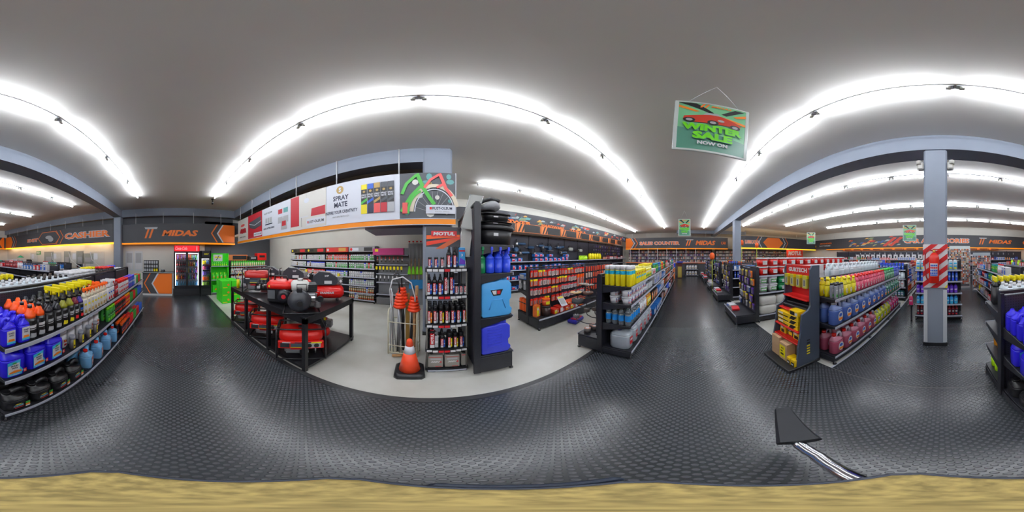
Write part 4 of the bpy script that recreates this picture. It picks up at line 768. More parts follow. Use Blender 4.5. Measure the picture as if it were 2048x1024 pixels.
for e, y1 in enumerate((2.74, 4.05, 5.15, 6.6, 7.7)):
    gondola('black pegboard end display of hanging accessories, %s right of the aisle' % ordn(e + 1), .66, y1, -90, 1.06, 1, .5, (.25,), 1.33, name='end_display')
    F = Fr(.66, y1, -90)
    for r_ in range(5):
        n = 10 if r_ < 4 else 6
        for i in range(n):
            if rnd.random() < .08: continue
            p = (PKS if e == 0 else PKF)[5 if (e == 0 and i == n - 1 and r_ < 2) else rnd.randrange(5)]
            F2 = F.w(.09 + i * (.88 / (n - 1)), .44 - rnd.choice((0, .02, .05)), 1.26 - r_ * .195)
            p.put(F2, F.th, 'hanging packet, %s row, %s from left, %s' % (ordn(r_ + 1), ordn(i + 1), DIST[e]), 'packets on the ' + DIST[e])
    for k in range((2, 4, 5, 5, 5)[e]):
        mags[(k + e) % 3].put(F.w(.22 + (k % 2) * .33, .14, .25 + (k // 2) * .051), F.th + rnd.uniform(-.3, .3), 'flat box lying on the base shelf, %s, %s' % (ordn(k + 1), DIST[e]))
FAR = [solo(aer[k], n_) for k, n_ in (('red', 'cleaner_can'), ('blue', 'polish_can'), ('teal', 'degreaser_can'), ('amber', 'lacquer_can'))] + [solo(white_b), solo(rspray_b), solo(m_oil)]
bxs = [box_pr('product_box', (.15, .14, h), m, L_box(m2)) for h, m, m2 in ((.16, LRED, LBL), (.2, WHT, LBLU), (.14, TOOLB, LBL), (.2, LBLK, LORG), (.12, WHT, LRED))]; bxs = [solo(b, n_) for b, n_ in zip(bxs, ('filter_box', 'small_carton', 'spares_box', 'small_carton', 'filter_box'))]
def stock(F, z, L_, where, kinds, dv=0, step=None, gname=None, v0=.09, names=None):
    u = .12; i = 0
    while u < L_ - .1:
        p = rnd.choice(kinds); run = rnd.randint(2, 5); wd = .17 if p in bxs else .11
        for k in range(run):
            if u > L_ - .1: break
            i += 1; p.put(F.w(u, v0 + rnd.uniform(0, .02), z), F.th + rnd.uniform(-.06, .06), '%s, item %s from left, %s' % (p.name.replace('_', ' '), ordn(i), where), gname or ('goods on ' + where), False)
            if 0 and dv and p not in bxs: p.put(F.w(u, v0 + dv, z), F.th, '%s behind item %s from left, %s' % (p.name.replace('_', ' '), ordn(i), where), gname or ('goods on ' + where), False)
            u += wd
        u += .02
for k, (x, y, L_, nm) in enumerate(((1.0, 3.40, 2.2, 'first gondola behind the buckets'), (1.0, 4.62, 2.2, 'gondola beside the far column'), (1.0, 6.0, 2.2, 'farthest gondola right of the aisle'), (3.6, .80, 2.9, 'gondola past the coolants'), (3.7, 2.1, 2.8, 'east gondola behind the coolants'), (3.7, 3.4, 2.6, 'east gondola in the second row'))):
    gondola('black shelf gondola, ' + nm, x, y, 0, L_ * U, 3 if L_ < 2.5 else 4, .44, (1.12, .82, .5, .15), 1.3, .44, (1.12, .82, .5, .15))
    F = Fr(x, y, 0)
    for z, s_ in ((1.12, 'top shelf'), (.82, 'second shelf'), (.5, 'third shelf'), (.15, 'bottom shelf')):
        if k in (0, 1, 2, 5) and z < .8: continue
        stock(F, z, L_ * U, s_ + ', ' + nm, FAR + bxs if z > 1 else FAR[:5] + [cj_green if 0 else FAR[4]] + bxs[:2])
    ext = Fr(x, y, 0)
# end face bottles of the gondola past the coolants
teal_b = solo(bottle('teal_bottle', .05, .26, P('plastic_teal', 30, 110, 120), MBLK, L_tall(LBL, LBLU, LBLK))); whr = solo(bottle('white_red_bottle', .05, .27, WHT, RED, L_tall(LBL, LRED, LBL)))
t = gondola('small black end unit with four shelves facing the coolant gondola', 3.42, 1.42, -90, .64 * U, 1, .25, (1.12, .80, .5, .15), 1.3, name='end_unit'); F = Fr(3.42, 1.42, -90)
for z, p, s_ in ((1.12, FAR[1], 'top'), (.80, wl, 'second'), (.5, whr, 'third'), (.15, teal_b, 'bottom')): F.fill(p, z, .1, 8, .115, 2, .1, .06, 'bottle', s_ + ' shelf, end unit past the coolants', 'bottles on the end unit', parts=False)
# ================================================================ G0 foam can gondola (centre, along the aisle)
W1 = 'top shelf, central aisle gondola'; W2 = 'second shelf, central aisle gondola'; W3 = 'third shelf, central aisle gondola'; W4 = 'bottom shelf, central aisle gondola'
gondola('long black central gondola running up the aisle with foam cans on top', -.444, 1.27, 90, 5.1 * U, 8, .477, (1.18, .92, .59, .16), 1.32, .41, (.28,))
F = Fr(-.444, 1.27, 90)
foam = can('foam_spray_can', .038, .285, P('foam_can_yellow', 232, 214, 20), P('foam_cap_white', 226, 226, 230), None, capr=.98, caph=.2)
foam.parts.append(('label', G().loft([(.165, .0386, .0386, 2), (.215, .0386, .0386, 2)], P('foam_cyan', 40, 180, 214), 12, cap=False).mesh('label')))
F.fill(foam, 1.18, .055, 3, .082, 5, .083, .05, 'yellow foam can with cyan band', W1, 'yellow foam cans', deep=9)
ysq = box_pr('yellow_cleaner_pack', (.09, .16, .20), P('foam_can_yellow', 232, 214, 20), lambda l, w_, h: (l.rect(-w_ * .4, h * .4, w_ * .4, h * .55, LCYN), l.disc(0, h * .75, w_ * .25, h * .08, LRED, 8))); F.fill(ysq, 1.18, .34, 6, .1, 2, .18, .1, 'yellow and cyan pack', W1, 'yellow packs', stack=1)
ywb = bottle('yellow_spray_bottle', .036, .26, P('pale_yellow', 240, 236, 150), YEL, L_tall(LYEL, LBL, LGRN), cap=.14, trig=YEL); F.fill(ywb, 1.18, .98, 6, .085, 3, .1, .07, 'pale yellow spray bottle', W1, 'pale yellow spray bottles')
stock(Fr(-.444, 1.27 + .98, 90), 1.18, 6.4, 'top shelf far part, central gondola', FAR + bxs, .12)
tub = bucket('paste_tub', WHT, .072, .105, WHT, labm=L_buck, handle=False, cat='tub'); F.fill(tub, .92, .085, 6, .158, 2, .19, .09, 'white paste tub', W2, 'white paste tubs', stack=2, dz=.107)
cb_box = box_pr('clear_ware_box', (.16, .3, .12), P('grey_pack', 190, 194, 200, .3)); F.fill(cb_box, .92, 1.10, 3, .2, 1, .3, .2, 'grey wrapped pack', W2)
stock(Fr(-.444, 1.27 + 1.1, 90), .92, 6.2, 'second shelf far part, central gondola', FAR + bxs, 0)
F.fill(water, .59, .06, 5, .1, 4, .1, .06, 'clear water bottle with blue label', W3, 'clear water bottles', deep=9); F.fill(white_b, .59, .60, 4, .13, 2, .12, .08, 'white bottle', W3, 'white bottles in the middle gondola'); F.fill(oilb, .59, 1.13, 3, .1, 2, .1, .07, 'amber bottle', W3, 'amber bottles')
stock(Fr(-.444, 1.27 + .9, 90), .59, 6.6, 'third shelf far part, central gondola', FAR + bxs, 0)
jw = jug('acid_jerry_can', .22, .30, .36, P('jerry_pale', 190, 200, 208, .3, trans=.15), P('cap_navy', 60, 50, 140), lambda l, w_, h: (l.rect(w_ * -.2, h * .2, w_ * .26, h * .56, LRED), l.rect(-w_ * .14, h * .38, w_ * .2, h * .48, LBL)), cat='jerry can', caps=-1)
F.fill(jw, .16, .14, 6, .26, 1, .3, .2, 'large pale jerry can with navy cap', W4, 'pale jerry cans'); stock(Fr(-.444, 1.27 + 1.05, 90), .16, 6.3, 'bottom shelf far part, central gondola', FAR + bxs + [solo(jw)], 0)
# blank end of the same gondola towards the aisle is seen first: grinding discs on the west side
FD = Fr(-1.0, 1.27 + 5.1, -90)
t = thing('disc_rack', 'black rack of curved arms carrying grinding discs at the gondola end', 'display rack', (-.80 * U, 1.34 * U, 0), 0)
ob('post', G().box((0, .0, .66), (.05, .05, .74), BLK), t)
discs = [(-.42, -.02, .98, .095, .012, (206, 170, 120), 'tan sanding disc'), (-.40, .0, .80, .10, .07, (70, 72, 76), 'thick dark grinding wheel'), (-.26, .10, .96, .09, .03, (110, 74, 58), 'brown sanding disc'), (-.30, .12, .62, .05, .06, (92, 80, 74), 'brown drum wheel'), (-.46, .04, .50, .055, .05, (84, 84, 88), 'small grey drum wheel'), (-.2, .06, 1.12, .08, .012, (120, 110, 100), 'grey sanding disc on the highest arm'), (-.16, .16, .66, .045, .05, (96, 80, 70), 'small brown drum near the post'), (-.40, .18, 1.1, .085, .012, (150, 140, 128), 'pale sanding disc')]
for i, (dx, dy, z, r_, th_, c_, nm) in enumerate(discs):
    ob('arm', G().tube([(0, 0, z - .02), (dx * .5, dy * .5, z - .06), (dx * .95, dy * .95, z - .055), (dx, dy, z - .03), (dx, dy, z + th_ + .09)], .008, BLKP, 6), t)
    thing('grinding_disc', nm + ' on a black arm of the disc rack', 'grinding disc', (-.80 * U + dx, 1.34 * U + dy, z), 0, None, G().cyl(0, th_, r_, P('disc_%d' % i, *c_, .7), 20).cyl(th_, th_ + .002, r_ * .4, SILV, 12))
for i, (uu, vv) in enumerate(((-.10, .09), (-.02, .24), (-.13, .26), (-.05, .42))):
    g = G().cyl(0, .075, .055, P('roll_grey', 96, 90, 90, .6), 18).cyl(.0755, .078, .052, P('roll_rim', 200, 140, 120, .5), 18).cyl(.078, .08, .03, LBL, 14)
    thing('disc_pile', 'short stack of grey discs, %s on the low shelf under the disc rack' % ordn(i + 1), 'grinding disc', (-.93 * U + uu * .6 + .05, 1.30 * U + vv, .28), 0, None, g)
# ================================================================ GR red packet gondola
gondola('black pegboard gondola hung with red and orange drill packets', -1.58, 1.25, 90, 2.44 * U, 4, .4, (.27,), 1.34, .42, (.27, .8))
F = Fr(-1.58, 1.25, 90)
RP = [pack('hanging_drill_packet', (.05, .035, .15), m, m2) for m, m2 in ((P('pk_red', 214, 70, 50), RED), (P('pk_red2', 224, 96, 70), RED), (P('pk_yel', 222, 90, 60), YEL), (P('pk_white', 206, 180, 170), LRED))]
RPL = [pack('long_drill_packet', (.05, .03, .34), P('pk_red2', 224, 96, 70), ORG)]; WPK = pack('white_card_packet', (.055, .03, .13), P('pk_grey', 196, 190, 196), LRED)
for b_ in range(4):
    for r_, z in enumerate((1.28, 1.08, .87, .65)):
        n = 14
        for i in range(n):
            if b_ == 0 and r_ == 3 and i > 7 and i < 9: continue
            if b_ == 1 and r_ >= 2: pr = WPK
            elif b_ == 1 and r_ == 1 and i > 8: pr = RPL[0]
            else: pr = RP[2 if (i // 3 + r_) % 4 == 1 else (3 if (i // 4 + r_) % 5 == 2 else rnd.randrange(2))]
            if b_ == 1 and r_ == 2 and i > 8: continue
            if b_ > 1: pr = RP[rnd.randrange(4)] if i % 2 else None
            if pr is None: continue
            pr.put(F.w(b_ * .976 + .055 + i * .067, .34 - .02 * (i % 2), z + rnd.uniform(-.008, .008)), F.th + rnd.uniform(-.08, .08), '%s packet, %s row, %s from left, bay %s, drill gondola' % ('white-carded' if pr is WPK else ('long orange' if pr is RPL[0] else 'red'), ordn(r_ + 1), ordn(i + 1), ('one', 'two', 'three', 'four')[b_]), 'packets on the drill gondola', b_ < 2)
tubr = Pr('screw_tub', 'tub', G().cyl(0, .2, .10, P('tub_dark', 60, 40, 38, .3), 20, r2=.105), [('lid', G().cyl(.2, .24, .108, BLKP, 20))])
tubo = Pr('orange_tub', 'tub', G().cyl(0, .13, .085, P('tub_orange', 226, 90, 50, .35), 20), [('lid', G().cyl(.13, .15, .09, ORG, 20)), ('label', G().rect(-.06, .03, .06, .10, LYEL).wrap(.0856))])
tubr.put(F.w(.30, .14, .27), F.th, 'large round dark tub at the left end of the drill gondola base'); tubo.put(F.w(.30, .14, .511), F.th, 'orange round tub standing on the dark tub')
box_pr('kit_pack', (.14, .1, .26), P('kit_orange', 226, 110, 40), L_box(LYEL)).put(F.w(.09, .2, .27), F.th + .3, 'tall orange kit pack at the end of the drill gondola base')
for i in range(6): box_pr('drill_kit_box', (.16, .22, .11 + .02 * (i % 2)), P('kit_red', 206, 50, 34), L_box((LYEL, LBL, LORG)[i % 3])).put(F.w(.52 + i * .185, .15, .27), F.th + rnd.uniform(-.1, .1), 'red and yellow kit box, %s from left, base of the drill gondola' % ordn(i + 1))
for i in range(5): box_pr('small_orange_box', (.13, .2, .06), P('kit_orange2', 230, 84, 40), L_box(LORG)).put(F.w(1.0 + i * .15, .17, .403), F.th + rnd.uniform(-.1, .1), 'flat orange box lying on the kit boxes, %s from left' % ordn(i + 1))
g = G().box((0, 0, .13), (.2, .006, .26), SIGNW); g.base = .0035; g.rect(-.08, .05, .08, .2, SILV); g.rect(-.09, .21, .09, .25, LYEL)
thing('notice_card', 'tilted white and yellow notice cards on the drill gondola base', 'card', F.w(.78, .03, .41), F.th, None, g).rotation_euler = (R(-38), 0, F.th)
thing('tool_case', 'blue and red plastic case on the floor under the drill gondola', 'case', F.w(.95, -.16, .0), F.th + .2, None, G().box((0, 0, .05), (.42, .24, .1), P('case_blue', 40, 40, 150), b=.03).box((0, -.02, .105), (.3, .16, .03), P('case_red', 150, 30, 60), b=.01))
# west half of its end
FW = Fr(-2.09, 1.25 + 2.44, -90)
for i in range(3): Pr('orange_canister', 'canister', G().box((0, 0, .16), (.11, .12, .32), ORG, b=.02), [('strap', G().box((0, 0, .22), (.115, .125, .02), BLKP))]).put((-2.09 * U + .06 + .125 * i, 1.25 * U + .09, .27), 0, 'orange canister, %s from left, end of the drill gondola' % ordn(i + 1), 'orange canisters')
for i in range(2): box_pr('black_case', (.17, .2, .26), BLKP, L_box(SILV)).put((-2.09 * U + .1 + .19 * i, 1.25 * U + .12, .80), 0, 'black case, %s of two on the shelf over the orange canisters' % ('left', 'right')[i])
box_pr('grey_case', (.34, .2, .12), TOOLB, L_box(SILV)).put((-2.09 * U + .2, 1.25 * U + .12, 1.061), 0, 'blue box on top of the two black cases')
# ================================================================ west wall tool display
gondola('long black pegboard wall display of power tools under the chalk boards', -3.72, .45, 90, 9.2 * U, 12, .4, (1.36, 1.0, .58, .15), 2.56, name='wall_display')
F = Fr(-3.72, .45, 90)
tb = [solo(box_pr('blue_tool_box', (w_, .2, h), TOOLB, L_box(LRED, LBL))) for w_, h in ((.22, .16), (.26, .13), (.18, .2))]
for z, s_ in ((1.36, 'upper'), (1.0, 'second'), (.58, 'third'), (.15, 'lowest')):
    u = .6; i = 0
    while u < (6.2 if z > 1.1 else 7.5):
        p = rnd.choice(tb); i += 1
        if rnd.random() < .85: p.put(F.w(u, .15, z), F.th + rnd.uniform(-.05, .05), 'blue power tool box, %s from left, %s shelf of the tool wall' % (ordn(i), s_), 'blue power tool boxes', False)
        if rnd.random() < .3 and z > 1.3: tb[1].put(F.w(u, .15, z + .205), F.th, 'blue tool box stacked above box %s, %s shelf of the tool wall' % (ordn(i), s_), 'blue power tool boxes', False)
        u += .30
DKT = P('tool_navy', 50, 84, 120, .3)
def drill(): return Pr('power_drill', 'power tool', G().loft([(0, .03, .03, 2), (.05, .045, .045, 2), (.2, .045, .045, 2), (.24, .03, .03, 2)], DKT, 12, M=Matrix.Rotation(PI / 2, 4, 'Y')), [('grip', G().box((.17, 0, -.09), (.05, .045, .18), BLKP, b=.012)), ('chuck', G().loft([(-.09, .01, .01, 2), (0, .024, .024, 2)], STL, 10, M=Matrix.Rotation(PI / 2, 4, 'Y'))), ('battery', G().box((.17, 0, -.19), (.09, .06, .05), BLKP, b=.01))])
def grinder(): return Pr('angle_grinder', 'power tool', G().loft([(0, .035, .035, 2), (.26, .04, .04, 2), (.3, .03, .03, 2)], DKT, 12, M=Matrix.Rotation(PI / 2, 4, 'Y')), [('gear_head', G().box((-.03, 0, 0), (.09, .08, .09), STL, b=.02)), ('disc', G().cyl(-.06, -.055, .07, SILV, 16, (-.03, 0, 0))), ('side_handle', G().cyl(0, .1, .018, BLKP, 8, (-.03, 0, .04)))])
def saw(): return Pr('circular_saw', 'power tool', G().loft([(-.07, .08, .08, 2), (.07, .07, .07, 2)], DKT, 14, M=Matrix.Rotation(PI / 2, 4, 'X')), [('blade', G().loft([(-.085, .12, .12, 2), (-.08, .12, .12, 2)], STL, 20, M=Matrix.Rotation(PI / 2, 4, 'X'))), ('top_handle', G().tube([(-.08, 0, .06), (-.04, 0, .14), (.06, 0, .15), (.12, 0, .05)], .016, BLKP, 7)), ('base_plate', G().box((0, 0, -.09), (.28, .14, .008), STL))])
def chains(): return Pr('chain_saw', 'power tool', G().box((.1, 0, 0), (.22, .14, .13), P('tool_pale', 190, 196, 190), b=.03), [('guide_bar', G().box((-.16, 0, -.01), (.3, .01, .07), BLKP, b=.004)), ('top_handle', G().tube([(.0, 0, .05), (.02, 0, .13), (.16, 0, .13), (.2, 0, .05)], .014, BLKP, 7))])
T_ = [drill(), grinder(), saw(), chains()]
NMT = ['navy cordless drill', 'navy angle grinder', 'circular saw', 'pale chain saw']
for i, (u, z, k) in enumerate(((2.4, 1.95, 0), (2.9, 1.9, 2), (3.2, 1.75, 1), (3.55, 2.0, 0), (4.0, 1.72, 1), (4.5, 2.05, 1), (4.9, 2.0, 2), (5.4, 2.05, 0), (5.8, 1.8, 1), (6.4, 2.0, 3), (7.4, 1.95, 3), (5.6, 2.1, 1), (3.0, 2.15, 1), (4.2, 2.1, 0))):
    tl_ = T_[k].put(F.w(u, .3, z), F.th + rnd.uniform(-.2, .2), '%s on the tool wall, tool %s from the left' % (NMT[k], ordn(i + 1)), 'power tools hung on the wall'); tl_.scale = (1.4, 1.4, 1.4)
    thing('tool_hook', 'short black hook holding %s %s on the tool wall' % (NMT[k], ordn(i + 1)), 'hook', F.w(u, .3, z), F.th, 'tool hooks', G().rod((.06, .08, .0), (.06, -.02, -.0), .006, BLKP, 6))
for i in range(2): thing('saw_disc', 'round steel saw blade hanging on the tool wall, %s of two' % ('left', 'right')[i], 'saw blade', F.w(6.1 + i * .3, .37, 1.62), F.th, None, G().loft([(-.004, .11, .11, 2), (.004, .11, .11, 2)], SILV, 24, M=Matrix.Rotation(PI / 2, 4, 'X')))
for i in range(8): solo(limeb).put(F.w(7.2 + i * .11, .12, 1.36), F.th, 'lime bottle, %s from left, upper shelf of the tool wall' % ordn(i + 1), 'lime bottles on the tool wall', False)
YW = Pr('pressure_washer', 'pressure washer', G().loft([(0, .13, .12, 4), (.3, .12, .11, 4), (.42, .07, .07, 3)], YEL, 14), [('handle', G().tube([(-.08, 0, .38), (-.08, 0, .52), (.08, 0, .52), (.08, 0, .38)], .014, BLKP, 7)), ('hose_reel', G().loft([(-.16, .08, .08, 2), (-.12, .08, .08, 2)], BLKP, 14, c=(0, 0, 0), M=Matrix.Translation((0, 0, .14)) @ Matrix.Rotation(PI / 2, 4, 'X')))])
for i in range(5): YW.put(F.w(8.4 + i * .32, .16, 1.36), F.th, 'yellow pressure washer, %s from left, upper shelf of the tool wall' % ordn(i + 1), 'yellow pressure washers')
stock(Fr(-3.72, .45 + 6.2, 90), 1.36, 4.4, 'upper shelf, far part of tool wall', bxs + FAR)
for r_ in range(3):
    for i in range(16): PKF[rnd.randrange(5)].put(F.w(9.2 + i * .3, .34, 2.35 - r_ * .25), F.th, 'hanging packet, %s row, %s from left, far tool wall' % (ordn(r_ + 1), ordn(i + 1)), 'packets at the far tool wall', False)
# chalk boards and printed strip
fr_ = P('board_orange', 214, 120, 60, .5)
for i in range(9):
    a = i * .80 * U + .02; g = lifted(.0155).box((a + .60, 0, 1.73 * U), (1.24, .03, .235 * U), fr_, b=.004); g.rect(a + .36, 1.625 * U, a + 1.19, 1.835 * U, LBLK); 
    for k in range(2): g.poly([(a + .04 + k * .17, 1.625 * U), (a + .12 + k * .17, 1.625 * U), (a + .26 + k * .17, 1.835 * U), (a + .18 + k * .17, 1.835 * U)], LBLK)
    thing('chalk_board', 'orange-framed blank chalk board over the tool wall, %s from left' % ordn(i + 1), 'board', (-3.55 * U, (1.28) * U, 0), R(90), 'orange framed chalk boards', g)
t = thing('printed_strip', 'long printed picture strip of car parts high on the west wall', 'sign', (-3.62 * U, .5 * U, 0), R(90)); ob('board', G().box((4.7 * U, .018, 2.0 * U), (9.4 * U, .03, .30 * U), DK), t)
g = G(); g.rect(.05, 1.855 * U, 14.9, 2.145 * U, DK)
for k in range(80): a = rnd.uniform(.3, 14.2); z = rnd.uniform(1.88, 2.05) * U; s_ = rnd.uniform(.08, .2); g.poly([(a, z), (a + s_ * 2, z + s_ * .1), (a + s_ * 2.4, z + s_ * .6), (a + s_, z + s_ * .8)], rnd.choice(PKM + [PTEAL, SILV, PDK]))
for a, s_ in ((1.1 * U, 'POWER'), (2.4 * U, 'HARDWARE'), (3.6 * U, 'TOOLS')): g.text(s_, a + .8, 1.885 * U, 1.5, .13, SIGNO)
ob('printed_artwork', g, t)
# ================================================================ spray paint wall under the mezzanine
gondola('black wall shelving of spray paints below the mezzanine, four bays', -3.12, -3.6, 90, 2.5 * U, 4, .32, (1.46, 1.18, .88, .60, .34, .1), 1.92, name='wall_shelving')
F = Fr(-3.12, -3.6, 90)
SPR = [solo(can('spray_can', .032, .19, a, b, L_tall(c, d, e), caph=.2, n=10)) for a, b, c, d, e in ((WHT, WHT, LGRN, LBL, LGRN), (WHT, LBL, LBL, LBLK, SILV), (WHT, RED, LRED, LBL, LORG), (SILV, SILV, LBL, LGRN, SILV), (LBLK, WHT, GOLD, LBL, LRED), (WHT, CAPB, LBL, LBLU, SILV))]
BAY = ['left bay', 'second bay', 'third bay', 'right bay']
SHN = ['top shelf', 'second shelf', 'third shelf', 'fourth shelf', 'fifth shelf', 'bottom shelf']
for b_ in range(4):
    for r_, z in enumerate((1.46, 1.18, .88, .60, .34, .1)):
        if b_ < 3 and r_ > 2: continue
        k = [[1, 1, 4], [1, 5, 2], [2, 0, 5], [0, 0, 1, 3, 4, 4]][b_][r_ if b_ == 3 else r_]
        for i in range(13):
            SPR[k if rnd.random() < .8 else rnd.randrange(6)].put(F.w(b_ * 1.0 + .06 + i * .072, .06, z), F.th, 'spray can, %s from left, %s, %s of spray paint wall' % (ordn(i + 1), SHN[r_], BAY[b_]), 'spray cans in the %s' % BAY[b_], False)
HC = [P('header_a', 60, 56, 44), P('header_a', 60, 56, 44), P('header_c', 190, 60, 48), P('header_d', 150, 150, 152)]
for b_ in range(4):
    g = lifted(.0605).box((b_ + .5, 0, 1.83), (.97, .12, .18), HC[b_], b=.006); g.rect(b_ + .08, 1.78, b_ + .4, 1.88, (LBLK, LBLK, LRED, SIGNW)[b_]); g.disc(b_ + .12, 1.83, .05, .05, (LYEL, LYEL, SIGNW, LRED)[b_], 12); g.rect(b_ + .6, 1.77, b_ + .9, 1.89, (LRED, LRED, PKM[1], LBLK)[b_])
    thing('header_board', '%s printed header over the %s of the spray paint wall' % (('dark', 'dark and gold', 'red', 'grey')[b_], BAY[b_]), 'sign', F.w(0, .1, 0), F.th, None, g.shift(0, -.0, 0))
# grey pegboard bay with brushes and masonry tools
GP = P('pegboard_grey', 132, 134, 138, .5)
t = thing('tool_bay', 'grey pegboard bay of paint brushes and yellow tools left of the brooms', 'shelving', (-3.12 * U, -1.08 * U, 0), R(90)); BW_ = .66 * U
ob('back_panel', G().box((BW_ / 2, .3, .98), (BW_ - .02, .03, 1.76), GP), t); ob('base_drawer', G().box((BW_ / 2, .14, .12), (BW_ - .04, .28, .22), P('bay_grey', 104, 106, 108, .5), b=.01), t)
for z in (1.62, 1.32, 1.02, .74, .34): s_ = ob('shelf', G().box((BW_ / 2, .16, z), (BW_ - .03, .26, .02), GP), t); ob('price_strip', G().box((BW_ / 2, .02, z), (BW_ - .03, .01, .03), LIP), s_)
thing('long_pink_box', 'long magenta box with yellow tag lying on top of the grey tool bay', 'box', (-3.0 * U, -.78 * U, 1.631), R(90), None, lifted(.1005).box((0, 0, .10), (.95, .2, .2), P('box_magenta', 176, 40, 110, .5), b=.004).rect(-.4, .1, -.3, .18, YEL).shift(0, 0, 0))
TBX = Pr('masonry_trowel', 'hand tool', G().box((0, 0, -.05), (.06, .02, .10), YEL, b=.006), [('handle', G().cyl(-.16, -.1, .012, BLKP, 8))]); BR = Pr('paint_brush', 'paint brush', G().box((0, 0, -.13), (.05, .015, .08), P('bristle', 60, 50, 44, .8), b=.003), [('handle', G().box((0, 0, -.05), (.018, .012, .1), VERM, b=.004)), ('ferrule', G().box((0, 0, -.095), (.052, .018, .03), STL))])
for i in range(7): BR.put((-3.0 * U, (-1.0 + i * .08) * U, 1.58), R(90), 'red-handled paint brush, %s from left, top hooks of the grey tool bay' % ordn(i + 1), 'paint brushes')
for i in range(8): TBX.put((-3.0 * U, (-1.02 + i * .07) * U, 1.28), R(90), 'yellow tool, %s from left, second hooks of the grey tool bay' % ordn(i + 1), 'yellow tools')
for i in range(6): Pr('black_scraper', 'hand tool', G().box((0, 0, -.04), (.04, .014, .08), LBL, b=.003), [('handle', G().cyl(-.16, -.08, .011, BLKP, 8))]).put((-3.0 * U, (-1.02 + i * .08) * U, .99), R(90), 'black-handled scraper, %s from left, third hooks of the grey tool bay' % ordn(i + 1), 'black scrapers')
# lime brooms and blue ones
br = Pr('lime_broom', 'broom', G().rod((0, 0, .05), (0, 0, .86), .013, ALU, 8), [('head', G().box((0, 0, -.02), (.12, .05, .26), P('lime_head', 130, 220, 30), b=.02, tx=.5)), ('hook', G().box((0, .0, .88), (.05, .04, .04), RED))])
brb = Pr('blue_spade', 'spade', G().rod((0, 0, .1), (0, 0, .8), .013, WOOD, 8), [('head', G().box((0, 0, 0), (.15, .03, .3), P('blue_head', 40, 130, 190), b=.012, tx=.8))])
for i in range(4): br.put((-3.15 * U, (-.40 + i * .075) * U, 1.17), R(90), 'lime green broom with silver handle, %s from left, hanging beside the tool bay' % ordn(i + 1), 'lime brooms'); brb.put((-3.12 * U, (-.36 + i * .075) * U, .72), R(90), 'blue headed spade, %s from left, hanging below the lime brooms' % ordn(i + 1), 'blue spades')
struct('wall_broom_panel', G().box((-3.25 * U, -.22 * U, 1.0), (.04, .42 * U, 2.0), GP))
# ================================================================ lubricant stand on the grey column
t = thing('display_stand', 'narrow black lubricant stand with five curved shelves in front of the column', 'display stand', (-1.15 * U, -.035 * U, 0), R(90)); LW = .315 * U; LD = .36
SMK = P('smoky_acrylic', 120, 118, 112, .25)
for u in (.02, LW - .02):
    for v in (.04, LD - .02): ob('post', G().rod((u, v, .05), (u, v, 1.46), .012, SMK, 6), t)
    ob('side_panel', G().box((u, LD / 2, .76), (.004, LD - .1, 1.4), SMK), t, label='smoky clear side panel')
def curved(z, h=.045):
    n = 8; g = G(); pts = [(0, LD)] + [(LW * i / n, .0 - .03 * math.sin(PI * i / n) + .03) for i in range(n + 1)] + [(LW, LD)]
    v = [(p[0], p[1], z - h) for p in pts] + [(p[0], p[1], z) for p in pts]; m = len(pts)
    return g.add(v, [tuple(range(m - 1, -1, -1)), tuple(range(m, 2 * m))] + [(i, (i + 1) % m, (i + 1) % m + m, i + m) for i in range(m)], BLKP)
for k, z in enumerate((1.46, 1.14, .77, .40, .065)):
    s_ = ob('shelf', curved(z), t); g = G()
    if k < 4:
        for i in range(7): g.box((.05 + i * .067, -.002 + .0 - .03 * math.sin(PI * (i + .7) / 7) + .024, z - .024), (.058, .006, .028), LRED if i in (2, 3) and k != 0 or i == 3 else LBL)
    else: g.box((LW / 2, -.008, z - .024), (LW - .06, .006, .02), LIP)
    ob('price_label', g, s_)
for u in (.07, LW - .07): ob('foot', G().box((u, .07, .01), (.1, .12, .02), BLKP, b=.004), t)
hd = ob('header', G().box((LW / 2 - .03, .20, 1.84), (.43, .012, .25), P('header_charcoal', 60, 58, 62, .5)), t, label='red and charcoal header board')
g = G(); g.poly([(-.21, .0), (.21, .03), (.21, .06), (-.21, .05)], ORG); g.poly([(-.21, -.08), (.21, .0), (.21, .03), (-.21, -.03)], VERM); g.poly([(-.1, -.12), (.0, -.12), (.2, .0), (.1, .0)], P('flame_orange', 200, 90, 40)); g.rect(-.15, .035, .17, .105, LRED); g.text('MOTUL', .01, .07, .27, .045, LBL, shear=.1, off=.05); g.shift(LW / 2 - .03, .192, 1.81); ob('lettering', g, hd)
F = Fr(-1.15, -.035, 90)
def put(pr, u, v, z, d, grp=None, turn=0): pr.put(F.w(u, v, z), F.th + turn, d, grp)
for i in range(3): put(m_small[('blue', 'blue', 'dark')[i]], .055 + i * .072, .07, 1.461, 'short dark additive bottle, %s from left, top shelf of the lubricant stand' % ordn(i + 1))
for i in range(2): put(m_spray, .28 + i * .07, .08, 1.461, 'black trigger bottle, %s of two, top shelf of the lubricant stand' % ('left', 'right')[i])
g = G().box((0, 0, .13), (.085, .03, .22), P('tube_blue', 60, 150, 210), b=.006, tx=.9); l = G(); l.poly([(-.04, .04), (.04, .04), (.04, .08), (-.02, .12)], PURP); l.rect(-.035, .19, .035, .21, LRED); l.text('3', 0, .15, .02, .03, LBL); l.shift(0, -.0155, 0)
Pr('fuel_additive_tube', 'tube', g, [('cap', G().box((0, 0, .012), (.06, .03, .024), LBL, b=.004)), ('label', l)]).put(F.w(.435, .08, 1.461), F.th, 'bright blue tube, right end of the top shelf of the lubricant stand')
row2 = [m_spray, m_spray, m_spray, m_tall['dark'], m_tall['blue'], m_small['dark'], m_small['dark'], m_small['blue']]
